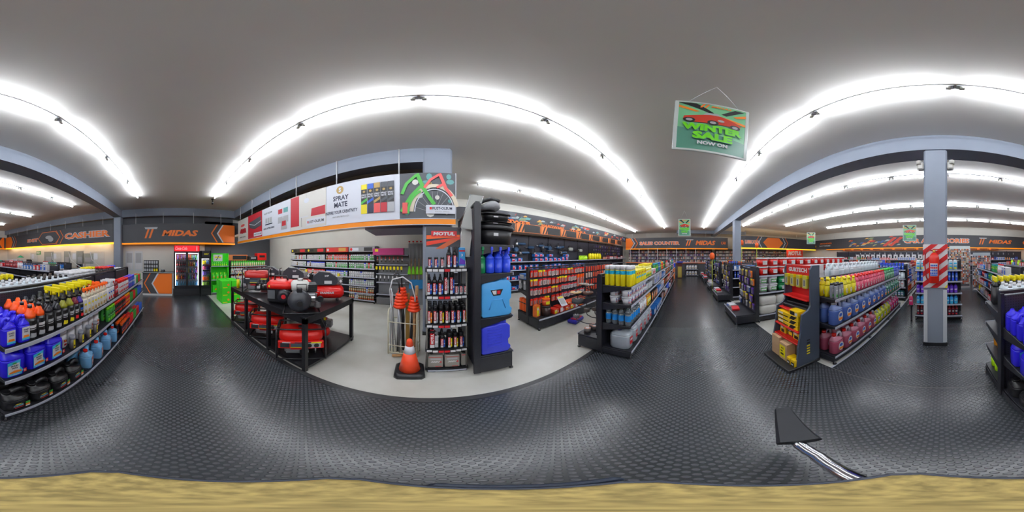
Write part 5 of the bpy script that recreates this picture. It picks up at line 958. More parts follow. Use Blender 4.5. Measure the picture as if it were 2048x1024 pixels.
for i, p in enumerate(row2): put(p, (.045, .110, .175, .242, .308, .367, .420, .472)[i], .06, 1.141, 'black lubricant container, %s from left, front row, second shelf of the stand' % ordn(i + 1), 'second shelf of the lubricant stand')
for i, k in enumerate(('orange', 'dark', 'olive', 'dark', 'blue', 'cyan', 'olive')):
    for r_ in range(4): put(m_can[k], .05 + i * .068, .06 + r_ * .075, .771, 'black lubricant can, %s from left, %s, middle shelf of the stand' % (ordn(i + 1), ROWS[r_]), 'middle shelf of the lubricant stand')
for r_ in range(2):
    put(m_oil, .09, .08 + r_ * .12, .401, 'black ribbed oil bottle, %s, left end, fourth shelf of the stand' % ROWS[r_]); put(m_spray, .20, .08 + r_ * .1, .401, 'black trigger bottle, %s, fourth shelf of the stand' % ROWS[r_])
    for i, k in enumerate(('olive', 'olive', 'blue')): put(m_can[k], .285 + i * .07, .07 + r_ * .08, .401, 'black can, %s of three, %s, fourth shelf of the stand' % (ORD[i + 1], ROWS[r_]), 'fourth shelf of the lubricant stand')
for i in range(2): put(oil_tin, .12 + i * .195, .09, .066, 'grey oil tin, %s of two, bottom shelf of the lubricant stand' % ('left', 'right')[i]); put(slim_tin, (.40, .458)[i], .24 if not i else .08, .066, 'slim grey oil tin, %s one, bottom shelf of the lubricant stand' % ('rear', 'front')[i])
# ================================================================ tall end unit with water cans
gondola('tall narrow black shelf unit with blue water cans beside the lubricant stand', -1.07, .60, 180, 1.0, 1, .45, (1.73, 1.40, .86, .32), 2.2, name='tall_shelf_unit')
F = Fr(-1.07, .60, 180)
TUBK = P('tub_black', 30, 30, 33, .38)
def basin(r, h): return Pr('plastic_basin', 'basin', G().loft([(0, r * .82, r * .7, 2.6), (h * .9, r * .95, r * .82, 2.6)], TUBK, 24), [('rim', G().loft([(h * .78, r * 1.0, r * .88, 2.6), (h * .84, r * 1.04, r * .92, 2.6), (h * .93, r * 1.04, r * .92, 2.6), (h, r * .97, r * .85, 2.6)], TUBK, 24)), ('label', G().rect(-.03, h * .45, .03, h * .6, LBL).shift(-.05, -r * .80, 0))])
basin(.25, .24).put(F.w(.26, .15, 1.731), R(90), 'large black plastic basin, bottom one on top shelf of the tall unit'); b2 = basin(.23, .05); b2.put(F.w(.26, .15, 1.972), R(90), 'shallow black basin lid lying on the large basin'); o = basin(.19, .11).put(F.w(.22, .15, 2.045), R(90), 'small tilted black basin on top of the basins'); o.rotation_euler = (R(10), 0, R(90))
bag = G().loft([(0, .1, .09, 2.4), (.04, .15, .12, 2.6, .01, 0), (.09, .13, .10, 2.2, .03, .01), (.13, .06, .05, 2, .05, .02)], P('bag_grey', 150, 152, 156, .25, bump=.8, scale=18), 16); thing('plastic_bag', 'crumpled grey plastic bag on the uppermost black basin', 'bag', F.w(.22, .24, 2.17), .4, None, bag)
g = G().tube([(-.14, 0, 0), (-.06, .02, .05), (.03, 0, .07), (.14, -.02, .02)], .028, TUBK, 8); thing('rolled_strap', 'black rolled strap lying across the grey plastic bag', 'strap', F.w(.26, .22, 2.30), 1.2, None, g)
SPB = bottle('garden_spray_bottle', .052, .29, P('spray_blue', 50, 80, 220, .25), CAPB, None, cap=.2, sh=.55, neck=.34, trig=CAPB); SPG = bottle('garden_spray_bottle', .052, .29, P('spray_green', 20, 120, 70, .25), GRN, None, cap=.2, sh=.55, neck=.34, trig=P('spray_green', 20, 120, 70, .25))
for i in range(3):
    for r_ in range(4): (SPB if r_ < 3 else SPG).put(F.w(.07 + i * .12, .06 + r_ * .108, 1.401), R(90), '%s trigger bottle, %s from the aisle, %s, second shelf of tall unit' % ('blue' if r_ < 3 else 'green', ordn(i + 1), ROWS[r_]), 'trigger bottles on the tall unit')
def jcan(name, m, w_, h, d, emb):
    pts = [(-w_ / 2, .02), (-w_ / 2 + .02, 0), (w_ / 2 - .03, 0), (w_ / 2, .03), (w_ / 2 + .01, h * .18), (w_ / 2 - .02, h * .24), (w_ / 2 - .025, h * .42), (w_ / 2, h * .48), (w_ / 2, h * .86), (w_ / 2 - .04, h * .95), (w_ * .12, h * .97), (-w_ * .05, h * .93), (-w_ * .3, h * .93), (-w_ / 2 + .03, h * .92), (-w_ / 2, h * .86)]
    bm = bmesh.new(); vs = [bm.verts.new((p[0], -d / 2, p[1])) for p in pts]; f = bm.faces.new(vs); r = bmesh.ops.extrude_face_region(bm, geom=[f]); bmesh.ops.translate(bm, verts=[v for v in r['geom'] if isinstance(v, bmesh.types.BMVert)], vec=(0, d, 0))
    bmesh.ops.bevel(bm, geom=[e for e in bm.edges], offset=.014, segments=2, affect='EDGES', profile=.6, clamp_overlap=True); bmesh.ops.recalc_face_normals(bm, faces=bm.faces)
    me = bpy.data.meshes.new(name); bm.to_mesh(me); bm.free(); me.materials.append(m)
    for p in me.polygons: p.use_smooth = True
    q = Pr.__new__(Pr); q.name = name; q.cat = 'jerry can'; q.me = me
    q.parts = [('handle', G().tube([(-w_ * .05, 0, h * .92), (0, 0, h * 1.0), (w_ * .16, 0, h * 1.01), (w_ * .26, 0, h * .95)], .014, m, 8).mesh('handle')), ('cap', G().cyl(h * .94, h * .99, .03, m, 12, (w_ * .36, 0, 0)).mesh('cap')), ('embossing', emb.mesh('embossing'))]
    return q
LBC = P('can_sky_blue', 84, 170, 234, .3); DBC = P('can_royal_blue', 62, 72, 214, .3)
e = G(); z_ = -.09
for a in (((-.10, .10), (-.06, .22), (.07, .22), (.11, .10)),): e.tube([(p[0], -.088, p[1]) for p in a], .006, LBC, 6)
e.poly([(-.085, .33), (-.06, .27), (.045, .27), (.075, .345), (-.08, .345)], LBLK); e.poly([(-.07, .325), (-.052, .285), (-.01, .285), (-.01, .33)], LBL); e.rect(.0, .29, .04, .33, LRED)
for i in range(len(e.v)): pass
e2 = G().tube([(p[0], -.088, p[1]) for p in ((-.10, .10), (-.06, .22), (.07, .22), (.11, .10))], .006, LBC, 6); l = G(); l.poly([(-.085, .34), (-.05, .27), (.04, .27), (.075, .345)], LBLK); l.poly([(-.065, .33), (-.045, .285), (-.01, .285), (-.01, .335)], LBL); l.rect(.0, .29, .04, .33, LRED); l.shift(0, -.085, 0)
e2.add(l.v, l.f, LBLK); 
e2 = G(); e2.tube([(p[0], -.088, p[1]) for p in ((-.10, .10), (-.06, .22), (.07, .22), (.11, .10))], .006, LBC, 6); o0 = len(e2.v); e2.poly([(-.085, .34), (-.05, .27), (.04, .27), (.075, .345)], LBLK); e2.poly([(-.065, .33), (-.045, .285), (-.01, .285), (-.01, .335)], LBL); e2.rect(.0, .29, .04, .33, LRED); e2.v = e2.v[:o0] + [(a[0], a[1] - .085, a[2]) for a in e2.v[o0:]]
jcan('water_can', LBC, .38, .47, .17, e2).put(F.w(.11, .20, .861), R(90), 'large sky-blue water can with dark badge, third shelf of the tall unit')
thing('can_tap', 'small yellow and red tap hanging at the sky-blue water can', 'tap', F.w(.04, .41, .90), 0, None, G().cyl(0, .03, .014, YEL, 8).cyl(.03, .045, .018, RED, 8))
e3 = G()
for k in range(7): e3.tube([(-.11, -.078, .12 + k * .042), (.07, -.078, .12 + k * .042)], .005, DBC, 5)
jcan('fuel_can', DBC, .36, .45, .155, e3).put(F.w(.10, .21, .321), R(90), 'large royal-blue ribbed can, bottom shelf of the tall unit'); jcan('fuel_can', DBC, .36, .45, .155, G().tube([(-.1, -.078, .1), (.1, -.078, .1)], .005, DBC, 5)).put(F.w(.34, .21, .321), R(90), 'royal-blue can standing behind the ribbed can, bottom of tall unit')
t = thing('poster_holder', 'two tilted pale boards in metal frames clipped behind the tall unit', 'poster holder', (-1.22 * U, .262 * U, 0), R(40))
for k, (x, z, rz) in enumerate(((.0, 1.60, .0), (.05, 1.94, .3))):
    b = ob('board', G().box((0, 0, .22), (.17, .006, .46), P('board_pale', 168, 170, 166, .4)), t, (x, -.02 * k, z)); b.rotation_euler = (R(-8), R(14 * k), rz); ob('frame', G().tube([(-.085, 0, 0), (.085, 0, 0), (.085, 0, .45), (-.085, 0, .45)], .008, STL, 5, closed=True), b)
ob('stem', G().rod((.0, .03, .0), (.0, .03, 1.66), .015, STL, 6), t)
# ================================================================ traffic cone and pole rack
t = thing('traffic_cone', 'orange traffic cone with white band and black base on the white floor', 'traffic cone', (-1.15 * U, -.145 * U, 0), R(6))
ob('base', G().loft([(0, .17, .17, 9), (.05, .168, .168, 9), (.075, .145, .145, 6)], BLKP, 24), t); CN = P('cone_orange', 244, 78, 40, .4)
ob('cone_body', G().loft([(.07, .125, .125, 2), (.36, .068, .068, 2)], CN, 22), t); ob('reflective_band', G().loft([(.36, .0685, .0685, 2), (.47, .047, .047, 2)], P('band_white', 226, 224, 232, .3), 22), t); ob('cone_top', G().loft([(.47, .047, .047, 2), (.55, .032, .032, 2), (.56, .024, .024, 2)], CN, 20), t)
t = thing('pole_rack', 'cream wire rack holding poles behind the traffic cone', 'rack', (-1.47 * U, -.235 * U, 0), R(84)); CRW = P('rack_cream', 206, 200, 176, .45)
for x in (-.21, .21):
    ob('side_frame', G().tube([(x, -.1, .0), (x, -.1, .76), (x, -.06, .80), (x, .06, .80), (x, .1, .76), (x, .1, 0)], .011, CRW, 7), t)
for z in (.18, .60): ob('cross_rail', G().tube([(-.21, -.1, z), (.21, -.1, z), (.21, .1, z), (-.21, .1, z)], .007, CRW, 6, closed=True), t)
ob('base_mesh', G().box((0, 0, .03), (.42, .2, .012), CRW), t)
FP = Fr(-1.47, -.235, 84)
for i, (dx, dy, h, lean) in enumerate(((-.08, -.03, 1.16, .02), (-.02, .03, 1.24, -.02), (.09, -.02, 1.12, .06))):
    a = Vector((0, 0, 0)); g = G().rod((0, 0, 0), (lean, 0, h - .14), .024, BLKP, 10)
    o = thing('garden_auger', 'black pole with ribbed orange head, %s in the cream rack' % ('left', 'middle', 'right')[i], 'pole', FP.w(dx, dy, .037), FP.th, 'black poles with orange heads', g)
    hd = G()
    for k in range(5): hd.loft([(k * .045, .085 - .008 * k, .085 - .008 * k, 2), (k * .045 + .025, .10 - .01 * k, .10 - .01 * k, 2), (k * .045 + .045, .08 - .008 * k, .08 - .008 * k, 2)], P('head_orange', 236, 66, 26, .3), 12, (lean, 0, h - .37))
    ob('ribbed_head', hd, o); ob('curved_handle', G().tube([(lean, 0, h - .15), (lean - .01, 0, h), (lean - .06, 0, h + .06), (lean - .13, 0, h + .05)], .012, BLKP, 7), o)
for i in range(9):
    dx, dy = -.19 + (i % 5) * .045, -.07 + (i // 5) * .13; lx = rnd.uniform(-.12, .12)
    thing('metal_conduit', 'thin grey metal rod, %s in the cream pole rack' % ordn(i + 1), 'rod', FP.w(dx, dy, .037), FP.th, 'metal rods in the pole rack', G().rod((0, 0, 0), (lx, 0, rnd.uniform(.85, 1.1)), .008, ALU, 6))
for i, (dx, lx, h) in enumerate(((.13, .05, 1.12), (.16, .0, .9))): thing('wooden_handle', 'wooden tool handle, %s of two on the right of the rack' % ('taller', 'shorter')[i], 'tool handle', FP.w(dx, .06 - .1 * i, .037), FP.th, None, G().rod((0, 0, 0), (lx, 0, h), .018, WOOD, 8, r2=.024))
thing('brown_board', 'narrow yellow-brown board standing between the black poles', 'board', FP.w(.035, .07, .037), FP.th, None, G().box((0, 0, .5), (.06, .02, 1.0), P('board_ochre', 150, 116, 50, .6)))
thing('white_hose', 'white flexible hose looped over the orange heads in the rack', 'hose', FP.w(0, -.09, .0), FP.th, None, G().tube([(-.17, 0, .9), (-.19, 0, 1.1), (-.15, 0, 1.26), (.0, .02, 1.30), (.12, .02, 1.22), (.18, 0, 1.02), (.18, 0, .95)], .010, WHT, 7))
thing('wood_mallet', 'round wooden mallet handle lying at the foot of the rack', 'mallet', FP.w(-.12, -.18, .02), FP.th, None, G().rod((0, 0, .01), (.14, .02, .03), .024, WOOD, 8))
# ================================================================ machine table
TX0, TX1, TY0, TY1 = -.83 * U, -1.58 * U, -.80 * U, -2.28 * U
t = thing('display_table', 'black steel display table of machines with a low deck, beside the rubber floor', 'table', ((TX0 + TX1) / 2, (TY0 + TY1) / 2, 0)); tw, tl = TX0 - TX1, TY0 - TY1; TZ = .86; TBM = P('table_black', 26, 26, 30, .3)
ob('table_top', G().box((0, 0, TZ - .012), (tw, tl, .024), TBM), t)
for s_ in (-1, 1):
    ob('top_rail', G().box((s_ * (tw / 2 - .025), 0, TZ - .055), (.05, tl, .07), TBM), t); ob('top_rail', G().box((0, s_ * (tl / 2 - .025), TZ - .055), (tw, .05, .07), TBM), t)
    for yy in (-tl / 2 + .03, -tl / 6, tl / 6, tl / 2 - .03): ob('leg', G().box((s_ * (tw / 2 - .03), yy, (TZ - .03) / 2), (.055, .055, TZ - .03), TBM, b=.003), t)
ob('lower_deck', G().box((0, 0, .07), (tw, tl, .04), TBM), t); DZ = .091
def place(o, x, y, z, th): o.location = (x * U, y * U, z); o.rotation_euler = (0, 0, R(th)); return o
PNL = P('panel_dark', 40, 42, 48, .35); ENG = P('engine_alu', 150, 150, 152, .35, metal=.7)
def generator(label, w_, d, h, face='red', cover=RED):
    t = thing('generator', label, 'generator')
    for x in (-w_ / 2, w_ / 2): ob('frame_hoop', G().tube([(x, -d / 2, .02), (x, -d / 2, h - .04), (x, -d / 2 + .04, h), (x, d / 2 - .04, h), (x, d / 2, h - .04), (x, d / 2, .02)], .013, BLKP, 7, closed=True), t)
    for y, z in ((-d / 2, .02), (d / 2, .02), (-d / 2 + .04, h), (d / 2 - .04, h)): ob('frame_bar', G().rod((-w_ / 2, y, z), (w_ / 2, y, z), .012, BLKP, 7), t)
    ob('fuel_tank', G().loft([(h * .62, w_ * .45, d * .42, 6), (h * .70, w_ * .47, d * .45, 6), (h * .88, w_ * .46, d * .42, 6), (h * .93, w_ * .36, d * .3, 5)], cover, 24), t); ob('fuel_cap', G().cyl(h * .92, h * .97, .035, BLKP, 12), t)
    pb = ob('control_panel', G().box((0, -d * .44, h * .53), (w_ * .94, .05, h * .24), cover if face == 'red' else PNL, b=.008), t, label='red control panel' if face == 'red' else 'dark control panel')
    g = G(); a = w_ * .42
    g.rect(-a, h * .45, -a * .55, h * .6, PNL); g.rect(-a * .5, h * .47, a * .15, h * .59, P('panel_screen', 70, 84, 92, .3)); g.rect(-a * .5, h * .455, a * .15, h * .475, LYEL); g.rect(a * .2, h * .45, a * .95, h * .6, SILV if face == 'red' else P('panel_grey', 90, 92, 96))
    for k in range(2): g.disc(a * (.4 + .35 * k), h * .52, a * .13, a * .13, LBLK, 14)
    g.rect(-a * .9, h * .605, -a * .5, h * .635, LBL); g.rect(-a * .3, h * .605, a * .5, h * .635, NAVY); g.poly([(a * .45, h * .6), (a * 1.0, h * .6), (a * 1.0, h * .64), (a * .52, h * .64)], LYEL); g.shift(0, -d * .44 - .026, 0); ob('panel_print', g, pb)
    ob('engine', G().box((-w_ * .15, 0, h * .28), (w_ * .4, d * .6, h * .3), ENG, b=.03).cyl(h * .1, h * .42, .07, STL, 12, (w_ * .25, .02, 0)).box((w_ * .05, -d * .25, h * .2), (.1, .08, .1), BLKP, b=.01), t)
    ob('engine_trim', G().box((-w_ * .1, -d * .36, h * .36), (w_ * .22, .03, .04), LRED, b=.005), t); ob('white_trim', G().box((w_ * .1, -d * .34, h * .25), (w_ * .12, .03, .05), WHT, b=.005), t); ob('drain_pipe', G().cyl(.1, .2, .012, STL, 8, (w_ * .3, -d * .38, 0)), t)
    for k in range(4): ob('recoil_fin' if 0 else 'cooling_fin', G().box((-w_ * .15, -d * .31, h * (.18 + .05 * k)), (w_ * .32, .02, .012), STL), t)
    return t
place(generator('red open-frame generator on the low deck nearest the table corner', .62, .42, .50), -.985, -1.0, DZ, 136)
place(generator('red generator in the middle of the low deck', .62, .42, .46), -1.0, -1.53, DZ, 138)
place(generator('red generator at the far end of the low deck', .55, .42, .44), -1.0, -2.08, DZ, 146)
place(generator('red-topped generator with dark panel in black frame on the table top', .52, .4, .48, 'dark', P('cover_red2', 190, 40, 36, .3)), -1.02, -1.82, TZ, 140)
# compact generator
t = thing('generator', 'compact red and black generator on the table beside the water pump', 'generator')
ob('body', G().box((0, 0, .13), (.34, .3, .24), BLKP, b=.03), t); ob('top_cover', G().loft([(.22, .19, .17, 5), (.28, .19, .17, 5), (.32, .15, .13, 4)], RED, 20), t); ob('carry_handle', G().tube([(-.1, 0, .3), (-.09, 0, .38), (.07, 0, .38), (.1, 0, .3)], .014, BLKP, 7), t)
ob('recoil_cover', G().loft([(0, .10, .10, 2), (.06, .09, .09, 2), (.075, .05, .05, 2)], P('recoil_black', 34, 34, 40, .3), 20, M=Matrix.Translation((.08, -.14, .13)) @ Matrix.Rotation(PI / 2, 4, 'X')).loft([(.076, .03, .03, 2), (.08, .03, .03, 2)], LRED, 12, M=Matrix.Translation((.08, -.14, .13)) @ Matrix.Rotation(PI / 2, 4, 'X')), t)
ob('panel_print', G().rect(-.15, .08, -.05, .2, P('panel_grey', 90, 92, 96)).rect(-.14, .24, -.06, .27, LYEL).shift(0, -.16, 0), t); t.scale = (1.12, 1.12, 1.12); place(t, -.985, -1.27, TZ, 128)
# water pump
t = thing('water_pump', 'petrol water pump with large black round housing at the table corner', 'water pump')
PM = Matrix.Translation((0, -.12, .16)) @ Matrix.Rotation(PI / 2, 4, 'X')
ob('pump_housing', G().loft([(-.06, .145, .145, 2), (.0, .15, .15, 2), (.05, .14, .14, 2), (.1, .095, .095, 2), (.115, .05, .05, 2)], P('pump_black', 48, 50, 56, .4), 28, M=PM), t); ob('inlet', G().loft([(.10, .035, .035, 2), (.15, .035, .035, 2)], BLKP, 16, M=PM).loft([(.1505, .024, .024, 2), (.151, .024, .024, 2)], LBLK, 14, M=PM), t)
ob('priming_port', G().box((0, -.15, .31), (.07, .07, .07), BLKP, b=.012), t); ob('base_frame', G().tube([(-.2, -.2, .012), (.26, -.2, .012), (.26, .22, .012), (-.2, .22, .012)], .012, BLKP, 7, closed=True), t)
ob('pump_handle', G().tube([(-.03, -.12, .30), (-.03, -.12, .38), (.09, -.12, .38), (.09, -.12, .30)], .006, BLKP, 6), t); ob('fuel_tank', G().loft([(.27, .12, .1, 5), (.36, .13, .11, 5), (.40, .10, .08, 4)], P('tank_white', 214, 214, 208, .3), 20, (.02, .08, 0)), t); ob('tank_cap', G().cyl(.39, .43, .04, STL, 12, (.02, .08, 0)), t)
ob('engine_block', G().box((.14, .08, .14), (.2, .22, .22), ENG, b=.03), t); ob('air_filter', G().box((.18, .06, .31), (.13, .16, .12), P('filter_black', 44, 44, 48, .4), b=.015), t)
for k in range(4): ob('filter_rib', G().box((.18, -.022, .27 + .025 * k), (.12, .008, .01), BLKP), t)
ob('carburettor', G().box((.18, -.06, .17), (.09, .08, .08), STL, b=.02).cyl(.05, .12, .04, STL, 12, (.10, -.06, 0)).box((.24, -.04, .08), (.08, .1, .09), ENG, b=.02), t); ob('fuel_knob', G().loft([(0, .045, .045, 2), (.03, .04, .04, 2)], BLKP, 16, M=Matrix.Translation((.27, -.08, .17)) @ Matrix.Rotation(PI / 2, 4, 'X')), t); place(t, -.94, -.975, TZ, 138)
def compressor(label, L_, r, x, y, z, th, txt=None, gauge=True):
    t = thing('air_compressor', label, 'air compressor'); MX = Matrix.Translation((0, 0, r + .03)) @ Matrix.Rotation(PI / 2, 4, 'Y')
    tk = ob('air_tank', G().loft([(-L_ / 2, r * .5, r * .5, 2), (-L_ / 2 + .03, r * .85, r * .85, 2), (-L_ / 2 + .07, r, r, 2), (L_ / 2 - .07, r, r, 2), (L_ / 2 - .03, r * .85, r * .85, 2), (L_ / 2, r * .5, r * .5, 2)], P('tank_red', 218, 30, 26, .22), 24, M=MX), t, label='glossy red air tank')
    if txt: g = G(); g.text(txt, 0, 0, L_ * .4, .035, LBL, shear=.25, off=.03); g.poly([(-L_ * .32, -.02), (-L_ * .28, -.02), (-L_ * .22, .03), (-L_ * .26, .03)], LBL); g.v = [(a[0], -(r + .0015) * math.cos(a[2] / r) - .0, r + .03 + (r + .0015) * math.sin(a[2] / r)) for a in g.v]; ob('lettering', g, tk)
    for xx in (-L_ * .3, L_ * .3): ob('foot', G().box((xx, 0, .025), (.04, r * 1.3, .05), BLKP, b=.008), t)
    ob('motor_shroud', G().prism([(-.20, 0), (.16, 0), (.2, .05), (.19, .12), (.06, .2), (-.1, .22), (-.2, .14), (-.22, .05)], .18, P('shroud_grey', 50, 52, 60, .35), c=(-.02, 0, 2 * r + .04)), t); sh = G(); sh.rect(-.02, .02, .10, .07, LBL); ob('shroud_label', sh.shift(-.02, -.091, 2 * r + .04), t); sh = G(); sh.text('2HP', .02, .15, .07, .03, LBL, off=.04); ob('lettering', sh.shift(-.02, -.091, 2 * r + .04), t)
    ob('cylinder_head', G().box((.2, 0, 2 * r + .11), (.1, .12, .14), ENG, b=.012), t)
    for k in range(4): ob('cooling_fin', G().box((.2, 0, 2 * r + .06 + .03 * k), (.12, .14, .008), ENG), t)
    ob('handle', G().tube([(-L_ / 2 + .05, 0, 2 * r - .01), (-L_ / 2 + .02, 0, 2 * r + .22), (-L_ / 2 + .06, 0, 2 * r + .24)], .012, BLKP, 7), t)
    if gauge: ob('gauge', G().loft([(0, .028, .028, 2), (.02, .028, .028, 2)], CHR, 14, M=Matrix.Translation((L_ * .4, -.06, 2 * r + .10)) @ Matrix.Rotation(PI / 2, 4, 'X')).loft([(.0205, .022, .022, 2), (.021, .022, .022, 2)], LBL, 12, M=Matrix.Translation((L_ * .4, -.06, 2 * r + .10)) @ Matrix.Rotation(PI / 2, 4, 'X')).rod((L_ * .4, -.06, 2 * r + .03), (L_ * .4, -.06, 2 * r + .13), .012, STL, 6), t); ob('regulator_knob', G().cyl(2 * r + .17, 2 * r + .22, .02, RED, 10, (L_ * .36, -.02, 0)), t); ob('warning_label', G().box((L_ * .34, -.05, 2 * r + .2), (.035, .004, .05), LYEL), t)
    return place(t, x, y, z, th)
compressor('red air compressor with white lettering at the right rear table corner', .56, .115, -1.36, -1.0, TZ, 128, 'TRADEAIR')
compressor('larger red air compressor with grey shroud behind the water pump', .66, .13, -1.36, -1.48, TZ, 130)
compressor('red air compressor partly hidden behind the framed generator', .56, .12, -1.36, -1.98, TZ, 130, None, False)
compressor('small red compressor on the low deck under the table right end', .42, .10, -1.36, -1.12, DZ, 110, None, True)
thing('garden_bottle', 'tall yellow bottle standing on the far end of the machine table', 'bottle', (-.90 * U, -2.17 * U, TZ), 0, None, G().cyl(0, .2, .035, YEL, 14).cyl(.2, .23, .012, BLKP, 8))
thing('folded_cloth', 'crumpled pale cloth on the far corner of the machine table', 'cloth', (-1.0 * U, -2.2 * U, TZ), 0, None, G().loft([(0, .08, .06, 2.5), (.06, .07, .05, 2.2, .01, 0), (.16, .03, .02, 2, .03, .01)], P('cloth_pale', 190, 190, 196, .8, bump=.8, scale=20), 12))
thing('blue_bag', 'small blue bag on the low deck between the generators', 'bag', (-1.22 * U, -1.28 * U, DZ), 0, None, G().loft([(0, .07, .06, 3), (.08, .08, .06, 3), (.14, .04, .03, 2)], P('bag_blue', 30, 80, 170, .4), 12))
# lawn mower beyond the table
t = thing('lawn_mower', 'red lawn mower with folded black handlebars behind the machine table', 'lawn mower')
ob('deck', G().loft([(.08, .24, .28, 4), (.2, .24, .28, 4), (.26, .16, .2, 3)], RED, 20), t); ob('engine', G().cyl(.25, .42, .11, BLKP, 16), t)
for x in (-.25, .25):
    for y in (-.22, .22): ob('wheel', G().loft([(-.03, .09, .09, 2), (.03, .09, .09, 2)], BLKP, 16, M=Matrix.Translation((x, y, .09)) @ Matrix.Rotation(PI / 2, 4, 'Y')), t)
ob('handlebar', G().tube([(-.2, .2, .22), (-.2, .6, .95), (-.14, .72, 1.12), (.14, .72, 1.12), (.2, .6, .95), (.2, .2, .22)], .014, BLKP, 7), t); ob('safety_bar', G().tube([(-.18, .55, .9), (-.1, .55, 1.05), (.1, .55, 1.05), (.18, .55, .9)], .008, YEL, 6), t); place(t, -1.45, -2.72, 0, 200)
# ================================================================ drinks fridges, chevron counter
def fridge(label, x, W, Hh, D, doors, head, txt, y=-4.0):
    t = thing('drinks_fridge', label, 'fridge', (x * U, y * U, 0), R(180))
    ob('liner', G().box((W / 2, D - .05, Hh / 2 + .1), (W - .08, .01, Hh - .5), WHT), t); ob('cabinet', G().box((W / 2, D - .02, Hh / 2), (W, .04, Hh), BLKP).box((.02, D / 2, Hh / 2), (.04, D, Hh), BLKP).box((W - .02, D / 2, Hh / 2), (.04, D, Hh), BLKP).box((W / 2, D / 2, .19), (W, D - .01, .36), BLKP).box((W / 2, D / 2, Hh - .01), (W, D, .02), BLKP), t)
    hh = ob('lit_header', G().box((W / 2, .03, Hh - .13), (W, .06, .24), head, b=.01), t, label='lit header'); g = G()
    if txt == 1: g.text('Coca-Cola', W * .28, 0, W * .46, .13, LBL, shear=.3, off=.02); g2 = G(); g2.rect(W * .86, -.09, W * .90, .05, LBL); g2.rect(W * .87, .05, W * .89, .1, LBL); ob('bottle_emblem', g2.shift(0, -.001, Hh - .13), hh)
    else: g.text('ENERGY', W * .55, 0, W * .45, .05, YEL, shear=.2, off=.03)
    ob('lettering', g.shift(0, -.001, Hh - .13), hh)
    for k in range(7): ob('grille_slat', G().box((W / 2, -.004, .06 + k * .035), (W - .06, .01, .018), P('grille', 44, 44, 50, .4)), t)
    zs = [.40 + i * (Hh - .72) / 5 for i in range(5)]
    for z in zs: ob('wire_shelf', G().box((W / 2, D / 2, z - .008), (W - .1, D - .12, .012), WHT), t)
    dw = W / doors
    for k in range(doors):
        o = ob('door', G().box((k * dw + .025, .0, (Hh + .1) / 2), (.05, .03, Hh - .64), BLKP).box((k * dw + dw - .025, 0, (Hh + .1) / 2), (.05, .03, Hh - .64), BLKP).box((k * dw + dw / 2, 0, .40), (dw, .03, .05), BLKP).box((k * dw + dw / 2, 0, Hh - .27), (dw, .03, .05), BLKP), t); ob('pane', G().box((k * dw + dw / 2, .0, (Hh + .13) / 2), (dw - .1, .006, Hh - .70), GLS), o)
        ob('door_handle', G().box((k * dw + (dw - .03 if k == 0 else .03), -.03, 1.05), (.02, .03, .2), STL, b=.004), o)
    LEDM = mat('fridge_led', (1, 1, 1), .5, emit=30, ecol=(.85, .88, 1))
    ob('led_strip', G().box((W / 2, .07, Hh - .33), (W - .16, .012, .012), LEDM), t)
    for x_ in ((.06, W - .06) if doors == 2 else (.06,)): ob('led_strip', G().box((x_, .05, (Hh + .1) / 2), (.012, .012, Hh - .72), LEDM), t)
    return t, zs, dw
t, zs, dw = fridge('tall black double-door drinks fridge with red lit header', .0, .64 * U, 1.27 * U, .62, 2, mat('header_red_lit', col(210, 20, 30), .4, emit=.9), 1)
FK = Fr(0, -4.0, 180)
def drink(m, m2, r=.032, h=.2): return solo(bottle('drink_bottle', r, h, m, m2, lambda l, w_, h_: l.rect(-w_ * .45, h_ * .4, w_ * .45, h_ * .75, m2), cap=.1, sh=.6))
COLA = P('cola', 60, 20, 20, .2); kinds = [drink(COLA, LRED), drink(P('fanta', 240, 120, 20, .2), ORG), drink(P('spritz', 90, 170, 90, .2), LGRN), drink(P('wat', 120, 180, 220, .15), LCYN), drink(P('grape', 90, 40, 110, .2), PURP), drink(P('lemon', 230, 210, 80, .2), LYEL)]
pat = [[3] * 13, [5, 1, 0, 1, 0, 4, 2, 2, 3, 4, 0, 4, 2], [0] * 7 + [5, 3, 0, 3, 4, 0], [0] * 7 + [5, 1, 1, 5, 3, 4], [0, 4, 0, 4, 0, 4, 1, 1, 1, 2, 3, 2, 3]]
SN = ['bottom', 'fourth', 'third', 'second', 'top']
for s_ in range(5):
    for i in range(13):
        if i == 6: continue
        kinds[pat[s_][i]].put(FK.w(.09 + i * .071, .12, zs[s_]), FK.th, 'drink bottle, %s from left, %s shelf of the double-door fridge' % (ordn(i + 1), SN[s_]), 'bottles in the drinks fridge', False)
t, zs2, dw = fridge('narrow black single-door energy drink fridge beside the double-door one', -.655, .265 * U, 1.13 * U, .58, 1, BLKP, 0, -3.97)
canm = [solo(can('drink_can', .03, .15, a, b, None, capr=.85, caph=.06, cat='drink can')) for a, b in ((YEL, SILV), (P('can_pink', 210, 90, 130), SILV), (P('can_purple', 120, 90, 190), SILV), (ORG, SILV), (P('can_lime2', 150, 190, 60), SILV), (P('can_sky', 120, 160, 210), SILV))]
FK2 = Fr(-.655, -3.97, 180)
for s_ in range(5):
    for i in range(5): canm[[4, 3, 2, 1, 0][s_] if i < 3 else [4, 3, 2, 2, 5][s_]].put(FK2.w(.085 + i * .063, .12, zs2[s_]), FK2.th, 'drink can, %s from left, %s shelf of the narrow fridge' % (ordn(i + 1), SN[s_]), 'cans in the narrow fridge', False)
t = thing('service_counter', 'counter front printed with orange and white chevrons left of the fridge', 'counter', (.78 * U, -4.0 * U, 0), R(180)); CW_ = .74 * U
